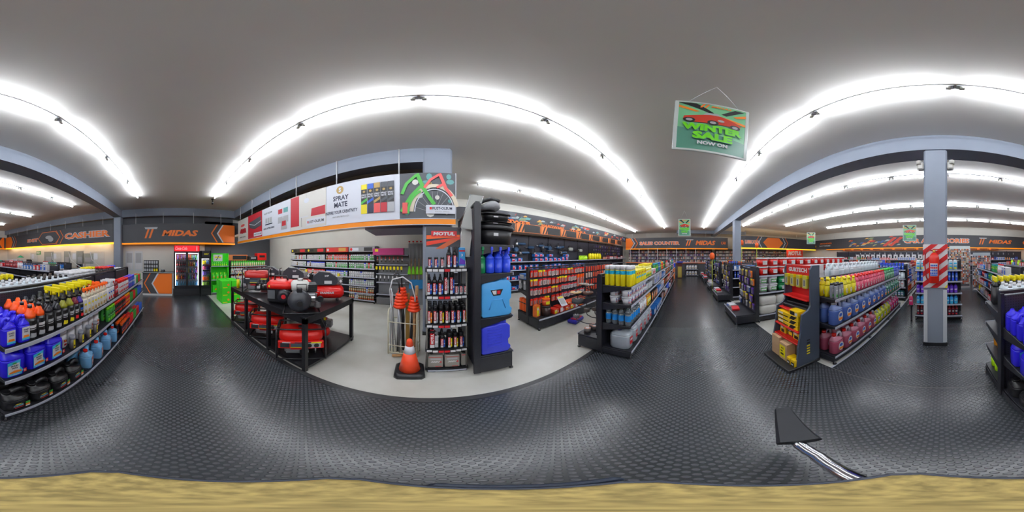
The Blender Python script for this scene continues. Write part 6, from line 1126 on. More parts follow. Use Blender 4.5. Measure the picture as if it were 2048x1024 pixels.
ob('body', G().box((CW_ / 2, .28, .5), (CW_, .54, .84), SIGND), t); ob('worktop', G().box((CW_ / 2 + .02, .28, .935), (CW_ + .1, .62, .03), P('worktop_grey', 120, 126, 128, .4), b=.004), t); ob('kickboard', G().box((CW_ / 2, .03, .045), (CW_, .04, .09), P('kick_white', 200, 200, 200, .5)), t)
g = G(); g.poly([(CW_ * .55, .09), (CW_ - .02, .09), (CW_ - .02, .92), (CW_ * .55, .92), (CW_ * .35, .5)], SIGNO); g.poly([(CW_ * .50, .09), (CW_ * .55, .09), (CW_ * .35, .5), (CW_ * .55, .92), (CW_ * .50, .92), (CW_ * .30, .5)], SIGNW); g.poly([(CW_ * .24, .09), (CW_ * .28, .09), (CW_ * .08, .5), (CW_ * .28, .92), (CW_ * .24, .92), (CW_ * .04, .5)], SIGNO); ob('chevron_print', g.shift(0, .009, 0), t); ob('end_trim', G().box((CW_ + .008, .28, .5), (.016, .56, .84), SIGNW), t)
t = thing('counter_display', 'black tiered rack of carded bulbs standing on the chevron counter', 'display rack', (.77 * U, -4.06 * U, .951), R(180))
ob('frame', G().box((.3, .14, .24), (.62, .03, .48), BLKP), t)
for r_ in range(3):
    ob('tray', G().box((.3, .07, .01 + r_ * .155), (.6, .12, .015), BLKP), t)
    for i in range(6): ob('bulb_pack', G().box((.06 + i * .096, .06, .085 + r_ * .155), (.07, .03, .11), (LYEL if (r_ == 0 and i > 3) else SILV), b=.004), t)
thing('card_machine', 'small black card machine on the chevron counter right of the bulb rack', 'card machine', (.28 * U, -4.1 * U, .951), R(160), None, G().box((0, 0, .05), (.14, .18, .1), BLKP, b=.02, ty=.7).box((0, -.02, .105), (.08, .08, .02), SILV, b=.004))
# green display and boxes
GD = P('display_green', 60, 214, 30, .5); t = thing('green_display', 'lime green shelf display with white badge right of the fridges', 'display stand', (-.93 * U, -4.0 * U, 0), R(180)); GW = .46 * U
ob('body', G().box((.012, .2, .86), (.024, .4, 1.7), GD).box((GW - .012, .2, .86), (.024, .4, 1.7), GD).box((GW / 2, .38, .86), (GW, .03, 1.7), GD), t); ob('header', G().box((GW / 2, .2, 1.52), (GW, .02, .38), GD), t)
g = G(); g.rect(GW * .18, 1.38, GW * .72, 1.66, LBL); g.disc(GW * .35, 1.55, .07, .04, LYEL, 10); g.disc(GW * .56, 1.54, .07, .04, LYEL, 10); g.line([(GW * .36, 1.43), (GW * .52, 1.62)], .03, LBLK); g.line([(GW * .40, 1.62), (GW * .54, 1.43)], .02, SILV); ob('badge', g.shift(0, .188, 0), t, label='white badge')
for z in (1.18, .62, .08): s_ = ob('shelf', G().box((GW / 2, .19, z), (GW - .05, .38, .025), GD), t); ob('price_strip', G().box((GW / 2, .0, z), (GW, .012, .035), LIP), s_)
FG = Fr(-.93, -4.0, 180); gcan = solo(jug('green_fluid_can', .13, .1, .27, P('fluid_green', 90, 220, 50), YEL, lambda l, w_, h: (l.disc(0, h * .35, w_ * .25, h * .13, LORG, 10), l.rect(-w_ * .2, h * .5, w_ * .2, h * .56, LBL)))); gsm = solo(bottle('small_green_bottle', .03, .14, P('fluid_green', 90, 220, 50), LBL, lambda l, w_, h: l.rect(-w_ * .3, h * .2, w_ * .3, h * .6, LYEL)))
for i in range(8): gsm.put(FG.w(.08 + i * .082, .08, 1.193), FG.th, 'small green bottle, %s from left, top shelf of the green display' % ordn(i + 1), 'small green bottles')
for i in range(4): gcan.put(FG.w(.12 + i * .165, .1, .633), FG.th, 'green fluid can, %s from left, middle shelf of the green display' % ordn(i + 1), 'green fluid cans')
for i in range(2): box_pr('green_pack', (.26, .2, .3), GD, lambda l, w_, h: l.poly([(w_ * -.2, h * .3), (w_ * .3, h * .4), (w_ * .2, h * .65), (-w_ * .1, h * .5)], LORG)).put(FG.w(.2 + i * .3, .14, .093), FG.th, 'green pack with orange mark, %s of two, bottom of the green display' % ('left', 'right')[i])
for i, (x, y, k) in enumerate(((-1.06, -3.5, 3), (-1.27, -3.5, 3), (-1.06, -3.27, 3), (-1.27, -3.27, 3))):
    for q in range(k): box_pr('green_carton', (.31, .33, .255), GD, lambda l, w_, h: (l.rect(-w_ * .4, h * .1, w_ * .1, h * .2, LYEL), l.disc(w_ * .2, h * .5, .04, .04, LORG, 8))).put((x * U, y * U, q * .256), R(180), 'lime green carton, %s layer of %s stack beyond the machine table' % (('bottom', 'middle', 'top')[q], ('near left', 'near right', 'rear left', 'rear right')[i]), 'lime green cartons')
gondola('low wall shelf of green and white bottles right of the green display', -1.5, -4.15, 180, 1.15 * U, 2, .35, (1.15, .84, .5, .15), 1.38, name='low_shelf'); FL = Fr(-1.5, -4.15, 180); gb_ = solo(bottle('green_spray_bottle', .045, .24, P('fluid_green', 90, 220, 50), GRN, L_tall(LBL, LYEL, LORG), cap=.15, trig=GRN))
for z, p, nm in ((1.15, gb_, 'green bottle'), (.84, solo(white_b), 'white bottle'), (.5, solo(white_b), 'white bottle')):
    for i in range(16): p.put(FL.w(.1 + i * .11, .08, z), FL.th, '%s, %s from left, %s shelf right of the green display' % (nm, ordn(i + 1), {1.15: 'upper', .84: 'middle', .5: 'lower'}[z]), 'bottles right of the green display', False)
thing('chalk_board', 'orange-framed dark board standing on the low green bottle shelf', 'board', FL.w(.1, .35, 1.395), FL.th, None, lifted(.0155).box((.4, 0, .13), (.95, .03, .26), fr_, b=.005).rect(.12, .04, .82, .22, LBLK).shift(0, -.015, 0))
for i, (u_, w_, h_, c_) in enumerate(((1.15, .42, .2, BLKP), (1.62, .5, .34, RED))): thing('tool_carton', '%s on the shelf end by the mezzanine wall' % ('black flat case', 'red tool carton')[i], 'box', FL.w(u_, .2, 1.395), FL.th, None, lifted(.1505).box((0, 0, h_ / 2), (w_, .3, h_), c_, b=.01).rect(-w_ * .3, h_ * .4, w_ * .3, h_ * .7, (SILV, LBLK)[i]).shift(0, 0, 0))
carton(.7, .4, .5).put((-2.35 * U, -3.75 * U, .0), R(180), 'large brown carton on the floor by the mower'); carton(.7, .4, .5).put((-2.35 * U, -3.75 * U, .505), R(180), 'large brown carton stacked on another by the mower')
# ================================================================ cash desk side
t = thing('cash_desk', 'long white cash desk under the cashier sign', 'counter', (6.9 * U, -3.95 * U, 0), R(180)); CDL = 5.0 * U
ob('body', G().box((CDL / 2, .3, .5), (CDL, .5, 1.0), P('desk_white', 206, 206, 200, .5)), t); ob('worktop', G().box((CDL / 2, .3, 1.015), (CDL + .05, .62, .03), P('worktop_grey', 120, 126, 128, .4)), t)
FC = Fr(6.9, -3.95, 180)
for i, (u_, w_) in enumerate(((3.2, .7), (5.0, .7), (6.2, .8), (7.4, .7))):
    t = thing('counter_screen', 'clear acrylic counter screen with white stays, %s along the cash desk' % ordn(i + 1), 'screen', FC.w(u_, .12, 1.031), FC.th, 'cash desk screens'); ob('pane', G().box((w_ / 2, 0, .40), (w_, .006, .72), mat('acrylic', (.9, .95, 1), .05, trans=1)), t); ob('stay', G().tube([(0, -.01, .75), (.1, -.01, .4), (w_ * .6, -.01, .15), (w_, -.01, .0)], .012, WHT, 6), t); ob('notice', G().box((w_ * .4, -.012, .55), (.2, .004, .28), LBL), t)
for i, (u_, w_, h_, c_, nm) in enumerate(((1.4, .5, .35, WHT, 'white card rack'), (2.2, .5, .3, WHT, 'white card rack'), (2.9, .35, .35, BLKP, 'black monitor'), (5.7, .7, .25, BLKP, 'black key rack'), (6.8, .4, .2, WHT, 'white printer'), (.6, .5, .3, WHT, 'white rack with a blue top'))):
    g = lifted(.1105).box((0, 0, h_ / 2), (w_, .22, h_), c_, b=.01)
    for q in range(4): g.rect(-w_ * .42 + q * w_ * .22, h_ * .15, -w_ * .28 + q * w_ * .22, h_ * .7, (LRED, SILV, LBLU, SILV)[q])
    thing('desk_item', nm + ', item %s from the left on the cash desk' % ordn(i + 1), 'counter item', FC.w(u_, .3, 1.031), FC.th, None, g.shift(0, 0, 0))
g = G().loft([(0, .34, .2, 2), (.03, .3, .16, 2), (.12, .05, .03, 2)], P('umbrella_green', 40, 150, 100, .5), 14); thing('small_umbrella', 'small green umbrella shaped topper on a white pole on the cash desk', 'umbrella', FC.w(2.15, .15, 1.031), FC.th, None, G().rod((0, 0, 0), (0, 0, .5), .01, WHT, 6).loft([(.46, .34, .2, 2), (.49, .3, .16, 2), (.6, .05, .03, 2)], P('umbrella_green', 40, 150, 100, .5), 14))
exg = lifted(.0105).box((0, 0, 0), (.5, .02, .24), P('exit_green', 60, 120, 70, .4, emit=.3)); exg.rect(-.2, -.08, -.08, .08, LBL); exg.rect(-.02, -.08, .08, .08, LBL); exg.poly([(.12, -.06), (.2, 0), (.12, .06)], LBL)
thing('exit_sign', 'small green exit sign with white pictograms on the wall behind the cash desk', 'sign', (5.55 * U, YS - .19, 1.83), R(180), None, exg)
for i, (x, w_, h_) in enumerate(((4.9, .9, .9), (2.95, .7, .6), (3.3, .5, .9), (3.9, .5, .9))): thing('wall_notice', 'white framed notice on the pale wall behind the cash desk, %s from the left' % ordn(i + 1), 'notice', (x * U, YS - .19, 1.45), R(180), 'framed notices', lifted(.0105).box((0, 0, 0), (w_, .02, h_), P('notice_grey', 150, 156, 150, .5)).rect(-w_ * .3, -h_ * .3, w_ * .3, h_ * .1, SILV).shift(0, 0, 0))
for i in range(2): thing('wall_notice', 'white framed notice panel left of the chevron counter, %s' % ('left one', 'right one')[i], 'notice', ((1.42 - i * .3) * U, YS - .19, 1.35), R(180), None, lifted(.0105).box((0, 0, 0), (.42, .02, 1.0), P('notice_white', 206, 210, 214, .4)).rect(-.15, -.1, .15, .4, SILV).rect(-.15, -.42, .15, -.14, LBL))
# led strip that lights the wall behind the cash desk
LEDW = mat('warm_led', (1, .95, .8), .5, emit=14, ecol=(1, .9, .62))
for i in range(6): thing('led_light', 'thin warm led strip under the cashier sign, %s from the left' % ordn(i + 1), 'light', ((7.4 - i * .98) * U, YS + .03, 1.40 * U), 0, 'led strips under the cashier sign', G().box((0, 0, 0), (1.4, .03, .02), LEDW))
for i in range(5): thing('led_light', 'thin warm led strip under the north-east sign, %s from the left' % ordn(i + 1), 'light', ((2.9 + i * 1.05) * U, 7.9 * U + .2, 1.40 * U), 0, 'led strips under the north-east sign', G().box((0, 0, 0), (1.4, .03, .02), LEDW))
# ================================================================ fire extinguisher column dressing
t = thing('hazard_panel', 'red and white diagonally striped panel on the grey column', 'panel', (BX - .012, .188 * U, 0), R(-90)); PW = .243 * U; PZ0, PZ1 = .684 * U, 1.115 * U
ob('backing', G().box((PW / 2, .0, (PZ0 + PZ1) / 2), (PW, .014, PZ1 - PZ0), LBL), t)
g = G(); SR = P('stripe_red', 196, 36, 40, .4)
for k in range(-4, 8):
    z = PZ0 + k * .17; q = clip([(0, z), (PW, z + PW * .75), (PW, z + PW * .75 + .085), (0, z + .085)], 0, PZ0, PW, PZ1)
    if len(q) > 2: g.poly(q, SR)
g.poly([(PW - .05, PZ0), (PW, PZ0), (PW, PZ0 + .06)], LYEL); ob('stripe_print', g.shift(0, -.007, 0), t, label='red diagonal stripes')
t = thing('fire_extinguisher', 'red fire extinguisher hung on the striped panel of the grey column', 'fire extinguisher', (BX - .105, .075 * U, 0), R(-90)); ER = P('extinguisher_red', 212, 36, 22, .25)
ob('cylinder', G().loft([(1.19, .070, .070, 2), (1.20, .078, .078, 2), (1.57, .078, .078, 2), (1.61, .066, .066, 2), (1.65, .03, .03, 2)], ER, 24), t); ob('valve', G().cyl(1.645, 1.69, .022, P('brass', 190, 160, 80, .3, metal=.8), 12), t); ob('lever', G().box((.05, 0, 1.70), (.15, .02, .015), ER, b=.004).box((.04, 0, 1.675), (.12, .02, .012), ER, b=.004), t)
ob('hose', G().tube([(-.02, 0, 1.68), (-.10, 0, 1.70), (-.135, 0, 1.62), (-.14, 0, 1.45), (-.12, 0, 1.28), (-.10, 0, 1.24)], .010, P('hose_red', 160, 30, 34, .4), 8), t)
g = G(); g.rect(-.06, 1.30, .06, 1.49, LBL); 
for k, (z, m) in enumerate(((1.46, LBLU), (1.425, LRED), (1.385, LBLU), (1.345, LBLU))):
    for q in range(4): g.rect(-.052 + q * .027, z - .012, -.030 + q * .027, z + .012, m)
g.rect(-.05, 1.31, .05, 1.325, LBLU); ob('label', g.wrap(.0785), t); ob('bracket', G().box((0, .09, 1.4), (.06, .03, .3), STL), t)
for i, (yy, s_) in enumerate(((.184 * U + .02, 'left'), (-.052 * U - .02, 'right'))):
    t = thing('emergency_light', 'small pale twin emergency lamp high on the %s side of the column' % s_, 'emergency light', (BX + .02, yy, 1.50 * U + .8)); ob('lamp_body', G().box((0, (1 - 2 * i) * .03, .0), (.1, .1, .16), P('lamp_pale', 186, 184, 178, .4), b=.02), t); ob('lamp_head', G().cyl(-.02, .06, .045, P('lamp_pale', 186, 184, 178, .4), 12, (-.03, (1 - 2 * i) * .05, .04)), t)
gondola('small black shelf unit of purple and red bottles behind the striped column', 2.4, .40, -90, .70 * U, 1, .44, (1.27, 1.0, .71, .43, .13), 1.5, name='end_unit'); F = Fr(2.4, .40, -90)
purb = solo(bottle('purple_bottle', .045, .2, P('purple_plastic', 84, 40, 170, .3), P('purple_plastic', 84, 40, 170, .3), L_tall(PURP, LBL, PURP))); skyb = solo(bottle('sky_bottle', .045, .2, P('sky_plastic', 60, 150, 220, .3), LCYN, L_tall(LCYN, LBL, LCYN))); redb = solo(bottle('red_topped_bottle', .035, .24, P('plastic_wine', 120, 24, 34), RED, L_tall(NAVY, LBL, LRED)))
for z, p, n, s_ in ((1.27, solo(wl), 9, 'top'), (1.0, solo(aer['blue']), 12, 'second'), (.71, purb, 10, 'third'), (.43, skyb, 10, 'fourth'), (.13, redb, 12, 'bottom')): F.fill(p, z, .07, n, 1.0 / n, 2, .1, .07, 'bottle', '%s shelf, unit behind the striped column' % s_, 'bottles on the unit behind the column', parts=False)
solo(bottle('pink_bottle', .05, .24, P('pinkish', 200, 70, 110, .3), LBL, L_tall(LPNK, LBL, LPNK))).put((2.34 * U, .45 * U, .43), R(-90), 'pink bottle with white neck just left of the striped column', None, False)
thing('side_tray', 'narrow black tray on a post carrying the pink bottle left of the column', 'shelf', (2.34 * U, .45 * U, 0), 0, None, G().box((0, 0, .42), (.16, .14, .02), BLK).box((.06, 0, .21), (.02, .04, .42), BLK))
gondola('black gondola running east behind the striped column', 2.75, -.27, 0, 1.35 * U, 2, .44, (1.12, .82, .5, .15), 1.33, .44, (1.12, .82, .5, .15)); F = Fr(2.75, -.27, 0)
for z, s_ in ((1.12, 'top shelf'), (.82, 'second shelf'), (.5, 'third shelf'), (.15, 'bottom shelf')): stock(F, z, 2.1, s_ + ', gondola behind the column', FAR + bxs)
# card display, grid frame, south-east gondolas
MIX = [P('card_%d' % i, *c, .5) for i, c in enumerate(((220, 220, 224), (190, 80, 60), (90, 90, 110), (226, 150, 110), (150, 150, 160), (60, 60, 70), (200, 190, 160)))]
def cardboard(label, x, y, th, W, z0, z1, n, m, head):
    t = thing('card_display', label, 'display rack', (x * U, y * U, 0), R(th)); ob('board', G().box((W / 2, .03, (z0 + z1) / 2), (W, .03, z1 - z0), P('rack_tan', 170, 150, 120, .5)), t)
    for u in (0, W): ob('post', G().box((u, .03, (z1 + .02) / 2), (.04, .05, z1), ALU), t)
    ob('header', G().box((W / 2, .02, z1 + .06), (W, .02, .14), head, b=.003), t); ob('base', G().box((W / 2, .1, .04), (W, .3, .08), ALU), t); g = G()
    for i in range(n):
        for j in range(m): g.box(((i + .5) * W / n, -.01, z0 + (j + .5) * (z1 - z0) / m), (W / n * .72, .03, (z1 - z0) / m * .8), rnd.choice(MIX))
    ob('carded_goods', g, t, kind='stuff'); return t
cardboard('tall tan rack covered with small carded goods at the aisle end', 4.84, -.22, -90, .62 * U, .25, 1.95, 14, 20, P('rack_header', 196, 206, 206, .5))
cardboard('black framed grid rack with grey header left of the south-east shelves', 4.5, -.86, -120, .5 * U, .2, 1.62, 12, 16, P('grid_header', 150, 160, 166, .4))
for k, (x, y, L_, nm) in enumerate(((4.25, -.92, 2.0, 'first south-east gondola'), (5.6, -2.3, 3.4, 'second south-east gondola'), (6.6, -3.0, 4.2, 'gondola before the cash desk'))):
    gondola('black shelf gondola, ' + nm, x, y, 180, L_ * U, 3 if L_ < 3 else 5, .44, (1.12, .84, .55, .15), 1.3, .44 if k < 2 else 0, (1.12, .84))
    F = Fr(x, y, 180)
    for z, s_ in ((1.12, 'top shelf'), (.84, 'second shelf'), (.55, 'third shelf'), (.15, 'bottom shelf')):
        if k and z < 1: continue
        stock(F, z, L_ * U, s_ + ', ' + nm, [FAR[4], FAR[6], FAR[5], FAR[2], solo(limeb)] + bxs[:3] + ([solo(cb_yel)] if z < .3 else []), .12)
# east wall goods below the sign
gondola('black wall shelving along the east wall below the car accessories sign', 7.75, 6.0, -90, 10.2 * U, 12, .4, (1.3, .9, .5, .15), 2.0, name='wall_shelving'); F = Fr(7.75, 6.0, -90)
for i in range(30): (PKF[1] if i % 7 else PKF[0]).put(F.w(2.2 + i * .46, .3, 1.86), F.th, 'white carded pack, %s from left, upper hooks of the east wall' % ordn(i + 1), 'white packs on the east wall', False)
wpk = solo(pack('steering_cover', (.34, .08, .34), WHT, BLKP))
for i in range(22): wpk.put(F.w(2.4 + i * .5, .28, 1.72), F.th, 'white wrapped cover, %s from left, hooks of the east wall' % ordn(i + 1), 'white covers on the east wall', False)
stock(F, 1.3, 10 * U, 'upper shelf of the east wall', FAR + bxs); stock(F, .9, 10 * U, 'middle shelf of the east wall', FAR + bxs)
# north walls: racks seen under the signs, counter, small fixtures
t = thing('sales_counter', 'sales counter with orange edge at the far end of the aisle', 'counter', (-3.2 * U, 8.3 * U, 0), 0); ob('body', G().box((2.1 * U, .3, .5), (4.2 * U, .5, 1.0), SIGND), t); ob('worktop', G().box((2.1 * U, .28, 1.02), (4.25 * U, .62, .04), P('worktop_orange', 226, 110, 40, .4)), t)
pbx = [solo(box_pr('parts_box', (.3, .16, h), m, lambda l, w_, h_: [l.rect(-w_ * .48 + q * w_ * .24, h_ * .15, -w_ * .3 + q * w_ * .24, h_ * .85, rnd.choice([LBL, LRED, SILV, LBLK, LBLU])) for q in range(4)])) for h, m in ((.2, SILV), (.16, WHT), (.22, CARD), (.18, P('box_slate', 90, 96, 110)), (.2, P('box_rose', 150, 90, 90)))]
for k, (x, y, L_, nm) in enumerate(((-3.6, 9.75, 5.2, 'north wall parts racking'), (1.8, 9.75, 6.0, 'north-east parts racking'))):
    gondola('tall pale parts racking, ' + nm, x, y, 0, L_ * U, 8, .4, (1.9, 1.6, 1.3, 1.0, .7, .3), 2.3, name='parts_racking'); F = Fr(x, y, 0)
    for z, s_ in ((1.9, 'top'), (1.6, 'second'), (1.3, 'third'), (1.0, 'fourth')):
        for i in range(int(L_ * U / .34)): pbx[rnd.randrange(5)].put(F.w(.18 + i * .34, .15, z), F.th, 'parts box, %s from left, %s shelf, %s' % (ordn(i + 1), s_, nm), 'parts boxes, ' + nm, False)
for i in range(8): thing('counter_post', 'thin white counter post, %s from left at the sales counter' % ordn(i + 1), 'post', ((-3.0 + i * .5) * U, 8.45 * U, 1.04), 0, 'white posts on the sales counter', G().box((0, 0, .6), (.03, .03, 1.2), WHT))
gondola('small shelf of white jugs by the sales counter', -.02, 8.0, 0, .62 * U, 1, .3, (.56, .10), 1.0, name='low_shelf'); F = Fr(-.02, 8.0, 0)
for z in (.56, .10):
    for i in range(4): wj2 = None; solo(jug('white_oil_jug', .18, .12, .3, WHT, WHT, lambda l, w_, h: l.disc(0, h * .35, w_ * .25, h * .16, GOLD, 12))).put(F.w(.15 + i * .22, .12, z), F.th, 'white jug, %s from left, %s shelf by the sales counter' % (ordn(i + 1), 'upper' if z > .3 else 'lower'), 'white jugs by the sales counter', False)
t = thing('brochure_stand', 'dark red floor stand with ochre front in the middle of the aisle end', 'display stand', (-.28 * U, 7.25 * U, 0)); ob('body', G().box((0, .15, .55), (.34, .3, 1.1), P('stand_maroon', 80, 30, 34, .5)), t); ob('front_panel', G().box((-.0, -.01, .45), (.28, .02, .78), P('stand_ochre', 176, 156, 70, .5)), t); ob('tray', G().box((0, .1, 1.16), (.45, .35, .12), P('tray_blue', 40, 50, 140, .4), b=.01), t)
t = thing('crate_stack', 'orange striped carton carrying a blue crate at the end of the central gondola', 'crate', (-.60 * U, 6.9 * U, 0)); ob('carton', G().box((0, 0, .4), (.42, .36, .8), P('carton_orange', 226, 130, 80, .5), b=.01), t); ob('crate', G().box((0, 0, .97), (.46, .38, .32), P('crate_blue', 40, 60, 200, .4), b=.02), t, label='blue crate')
for i, (x, y, h_) in enumerate(((2.05, 5.75, 2.55), (2.55, 5.5, 2.4), (.72, 4.45, 1.75))):
    t = thing('marker_pole', 'thin yellow marker pole with orange head, %s' % ('nearest right of the far column', 'farther right of the far column', 'leaning by the end displays'), 'marker pole', (x * U, y * U, 0)) if False else thing('marker_pole', 'thin yellow marker pole with orange head, %s' % ('just right of the far column', 'under the orange hexagon sign', 'by the third end display')[i], 'marker pole', (x * U, y * U, 0))
    ob('pole', G().rod((0, 0, 0), (0, 0, h_ - .15), .014, P('pole_lime', 200, 214, 70, .4), 8), t); ob('head', G().loft([(h_ - .3, .08, .08, 2), (h_ - .2, .11, .11, 2), (h_ - .08, .11, .11, 2), (h_, .05, .05, 2)], P('head_orange2', 240, 96, 30, .4), 14), t); ob('base', G().cyl(0, .03, .12, BLKP, 14), t)
g = lifted(.0155).box((0, 0, 0), (1.18 * U, .03, .5 * U), P('board_red', 206, 56, 34, .5)); g.text('MOTUL', 0, 0, .95 * U, .42, LBL, shear=.15, off=.05)
thing('wall_board', 'large red board with white lettering under the north-east sign', 'sign', (6.3 * U, 7.98 * U, 1.17 * U), R(-8), None, g)
# ================================================================ hanging posters
PGN = P('poster_green', 120, 190, 140, .3); PGD = P('poster_dark_green', 84, 140, 120, .3)
def poster(label, x, y, zc, th, w_, h_, detail=True, tilt=0):
    t = thing('hanging_poster', label, 'poster', (x * U, y * U, zc), R(th))
    t.rotation_euler = (0, R(tilt), R(th))
    FRP = P('poster_rail', 196, 204, 200, .25)
    for s_ in (-1, 1): ob('frame_rail', G().box((s_ * w_ / 2, 0, 0), (.035, .014, h_), FRP, b=.004), t)
    for s_ in (-1, 1): ob('frame_rail', G().box((0, 0, s_ * h_ / 2), (w_ + .035, .014, .03), FRP, b=.004), t)
    s_ = ob('poster_sheet', G().box((0, 0, 0), (w_, .006, h_), PGN), t); g = G(); a, b = w_ / 2, h_ / 2
    g.poly([(-a, -b), (a, -b), (a, -b * .5), (-a, -b * .2)], PGD); g.poly([(-a, b * .95), (-a * .5, b * .95), (a * .0, b * .55), (-a * .1, b * .5)], LBLK); g.poly([(a * .9, b * .9), (a * .6, b * .9), (a * .2, b * .55), (a * .35, b * .5)], LBLK)
    g.poly([(-a * .95, b * .8), (-a * .4, b * .55), (-a * .5, b * .5), (-a * .95, b * .68)], LORG); g.poly([(a * .95, b * .75), (a * .55, b * .55), (a * .65, b * .5), (a * .95, b * .62)], LORG); g.poly([(a * .2, b * .42), (a * .95, b * .3), (a * .95, b * .2), (a * .2, b * .32)], LORG)
    logo_mark(g, -a * .4, b * .86, .09, SIGNO); g.text('MIDAS', a * .2, b * .86, a * .6, b * .09, SIGNO, shear=.25, off=.03)
    CR = P('poster_car_red', 196, 60, 40, .3)
    g.poly([(-a * .82, b * .12), (-a * .8, b * .26), (-a * .3, b * .38), (-a * .1, b * .46), (a * .2, b * .42), (a * .6, b * .28), (a * .82, b * .14), (a * .7, b * .06), (-a * .6, b * .02)], CR); g.poly([(-a * .3, b * .38), (-a * .22, b * .5), (a * .1, b * .52), (a * .2, b * .42), (-a * .1, b * .42)], SILV)
    for xx, zz in ((-a * .66, b * .1), (-a * .02, b * .08), (a * .62, b * .04)): g.disc(xx, zz, a * .16, b * .1, LBLK, 16); g.disc(xx, zz, a * .09, b * .055, SILV, 12)
    g.disc(a * .2, b * .2, a * .1, b * .05, SILV, 10)
    GL = P('poster_lime', 110, 214, 30, .3)
    g.text('WINTER', .004, -b * .19 - .004, w_ * .84, b * .26, PGD, off=.07); g.text('WINTER', 0, -b * .18, w_ * .84, b * .26, GL, off=.06); g.text('SALE', .004, -b * .50 - .004, w_ * .56, b * .26, PGD, off=.07); g.text('SALE', 0, -b * .49, w_ * .56, b * .26, GL, off=.06); g.text('NOW ON', 0, -b * .75, w_ * .42, b * .12, LBL, off=.05)
    ob('printed_artwork', g.shift(0, -.003, 0), s_)
    for s2 in (-1, 1): ob('hanging_string', G().rod((s2 * w_ * .36, 0, b), (0, 0, ZC - zc), .003, LBL, 5), t)
    return t
poster('winter sale poster in pale frame hanging from strings, nearest the camera', .145, .86, 1.90 * U, 8, .40 * U, .52 * U, tilt=2)
poster('smaller looking winter sale poster hanging far down the aisle', -.05, 5.2, 1.92 * U, 0, .36 * U, .54 * U); poster('winter sale poster hanging in front of the north-east sign', 5.4, 5.6, 1.85 * U, -44, .38 * U, .54 * U)
poster('winter sale poster hanging before the car accessories sign', 6.2, 1.25, 1.9 * U, -80, .5 * U, .62 * U)
# ================================================================ padded stool under the camera
t = thing('padded_chair', 'chair with mottled straw-coloured seat, dark piping, chrome arm and black armrest under the camera', 'chair', (.03, -.03, 0), R(-24))
SEATM = mat('seat_fabric', col(158, 138, 82), .85, vary=.35, scale=38); s_ = .20
ob('seat', G().loft([(.40, s_ * .98, s_ * .98, 7), (.425, s_, s_, 7), (.445, s_ * .98, s_ * .98, 7), (.452, s_ * .9, s_ * .9, 6)], SEATM, 32), t, label='mottled straw-coloured seat'); pts = []
for i in range(32): a = 2 * PI * (i + .5) / 32; k = (abs(math.cos(a)) ** 7 + abs(math.sin(a)) ** 7) ** (-1 / 7); pts.append((s_ * 1.015 * math.cos(a) * k, s_ * 1.015 * math.sin(a) * k, .425))
ob('piping', G().tube(pts, .012, P('piping_slate', 52, 58, 72, .4), 6, closed=True), t, label='dark slate piping'); ob('seat_pan', G().box((0, 0, .385), (s_ * 1.8, s_ * 1.8, .03), BLKP, b=.01), t)
for x in (-1, 1):
    for y in (-1, 1): ob('leg', G().rod((x * s_ * .8, y * s_ * .8, 0), (x * s_ * .8, y * s_ * .8, .38), .014, CHR, 10), t)
ob('side_rail', G().box((-.225, .06, .40), (.03, .26, .03), P('rail_slate', 44, 52, 66, .3), b=.008), t, label='dark side rail')
def loc(p): x, y = p[0] - .03, p[1] + .03; c, q = math.cos(R(24)), math.sin(R(24)); return (x * c - y * q, x * q + y * c, p[2])
ob('arm_tube', G().tube([loc(p) for p in ((.10, .05, .385), (.215, .125, .40), (.26, .20, .42), (.30, .29, .45), (.315, .37, .475), (.33, .42, .49))], .025, CHR, 14), t, label='chrome arm tube')
g = G(); P0, P1 = Vector((.325, .385, .505)), Vector((.45, .665, .505)); d_ = (P1 - P0).normalized(); n_ = Vector((d_.y, -d_.x, 0)); v = []
for P_, hw in ((P0, .072), (P0 + (P1 - P0) * .5, .056), (P1, .040)):
    for s1, zz in ((-1, -.022), (-1.04, -.004), (-.86, .016), (.86, .016), (1.04, -.004), (1, -.022), (.5, -.035), (-.5, -.035)): q_ = P_ + n_ * hw * s1; v.append(loc((q_.x, q_.y, q_.z + zz)))
g.add(v, [(j * 8 + i, j * 8 + (i + 1) % 8, (j + 1) * 8 + (i + 1) % 8, (j + 1) * 8 + i) for j in range(2) for i in range(8)] + [tuple(range(7, -1, -1)), tuple(range(16, 24))], P('armrest_black', 24, 26, 32, .6)); ob('armrest', g, t, label='black armrest pad')
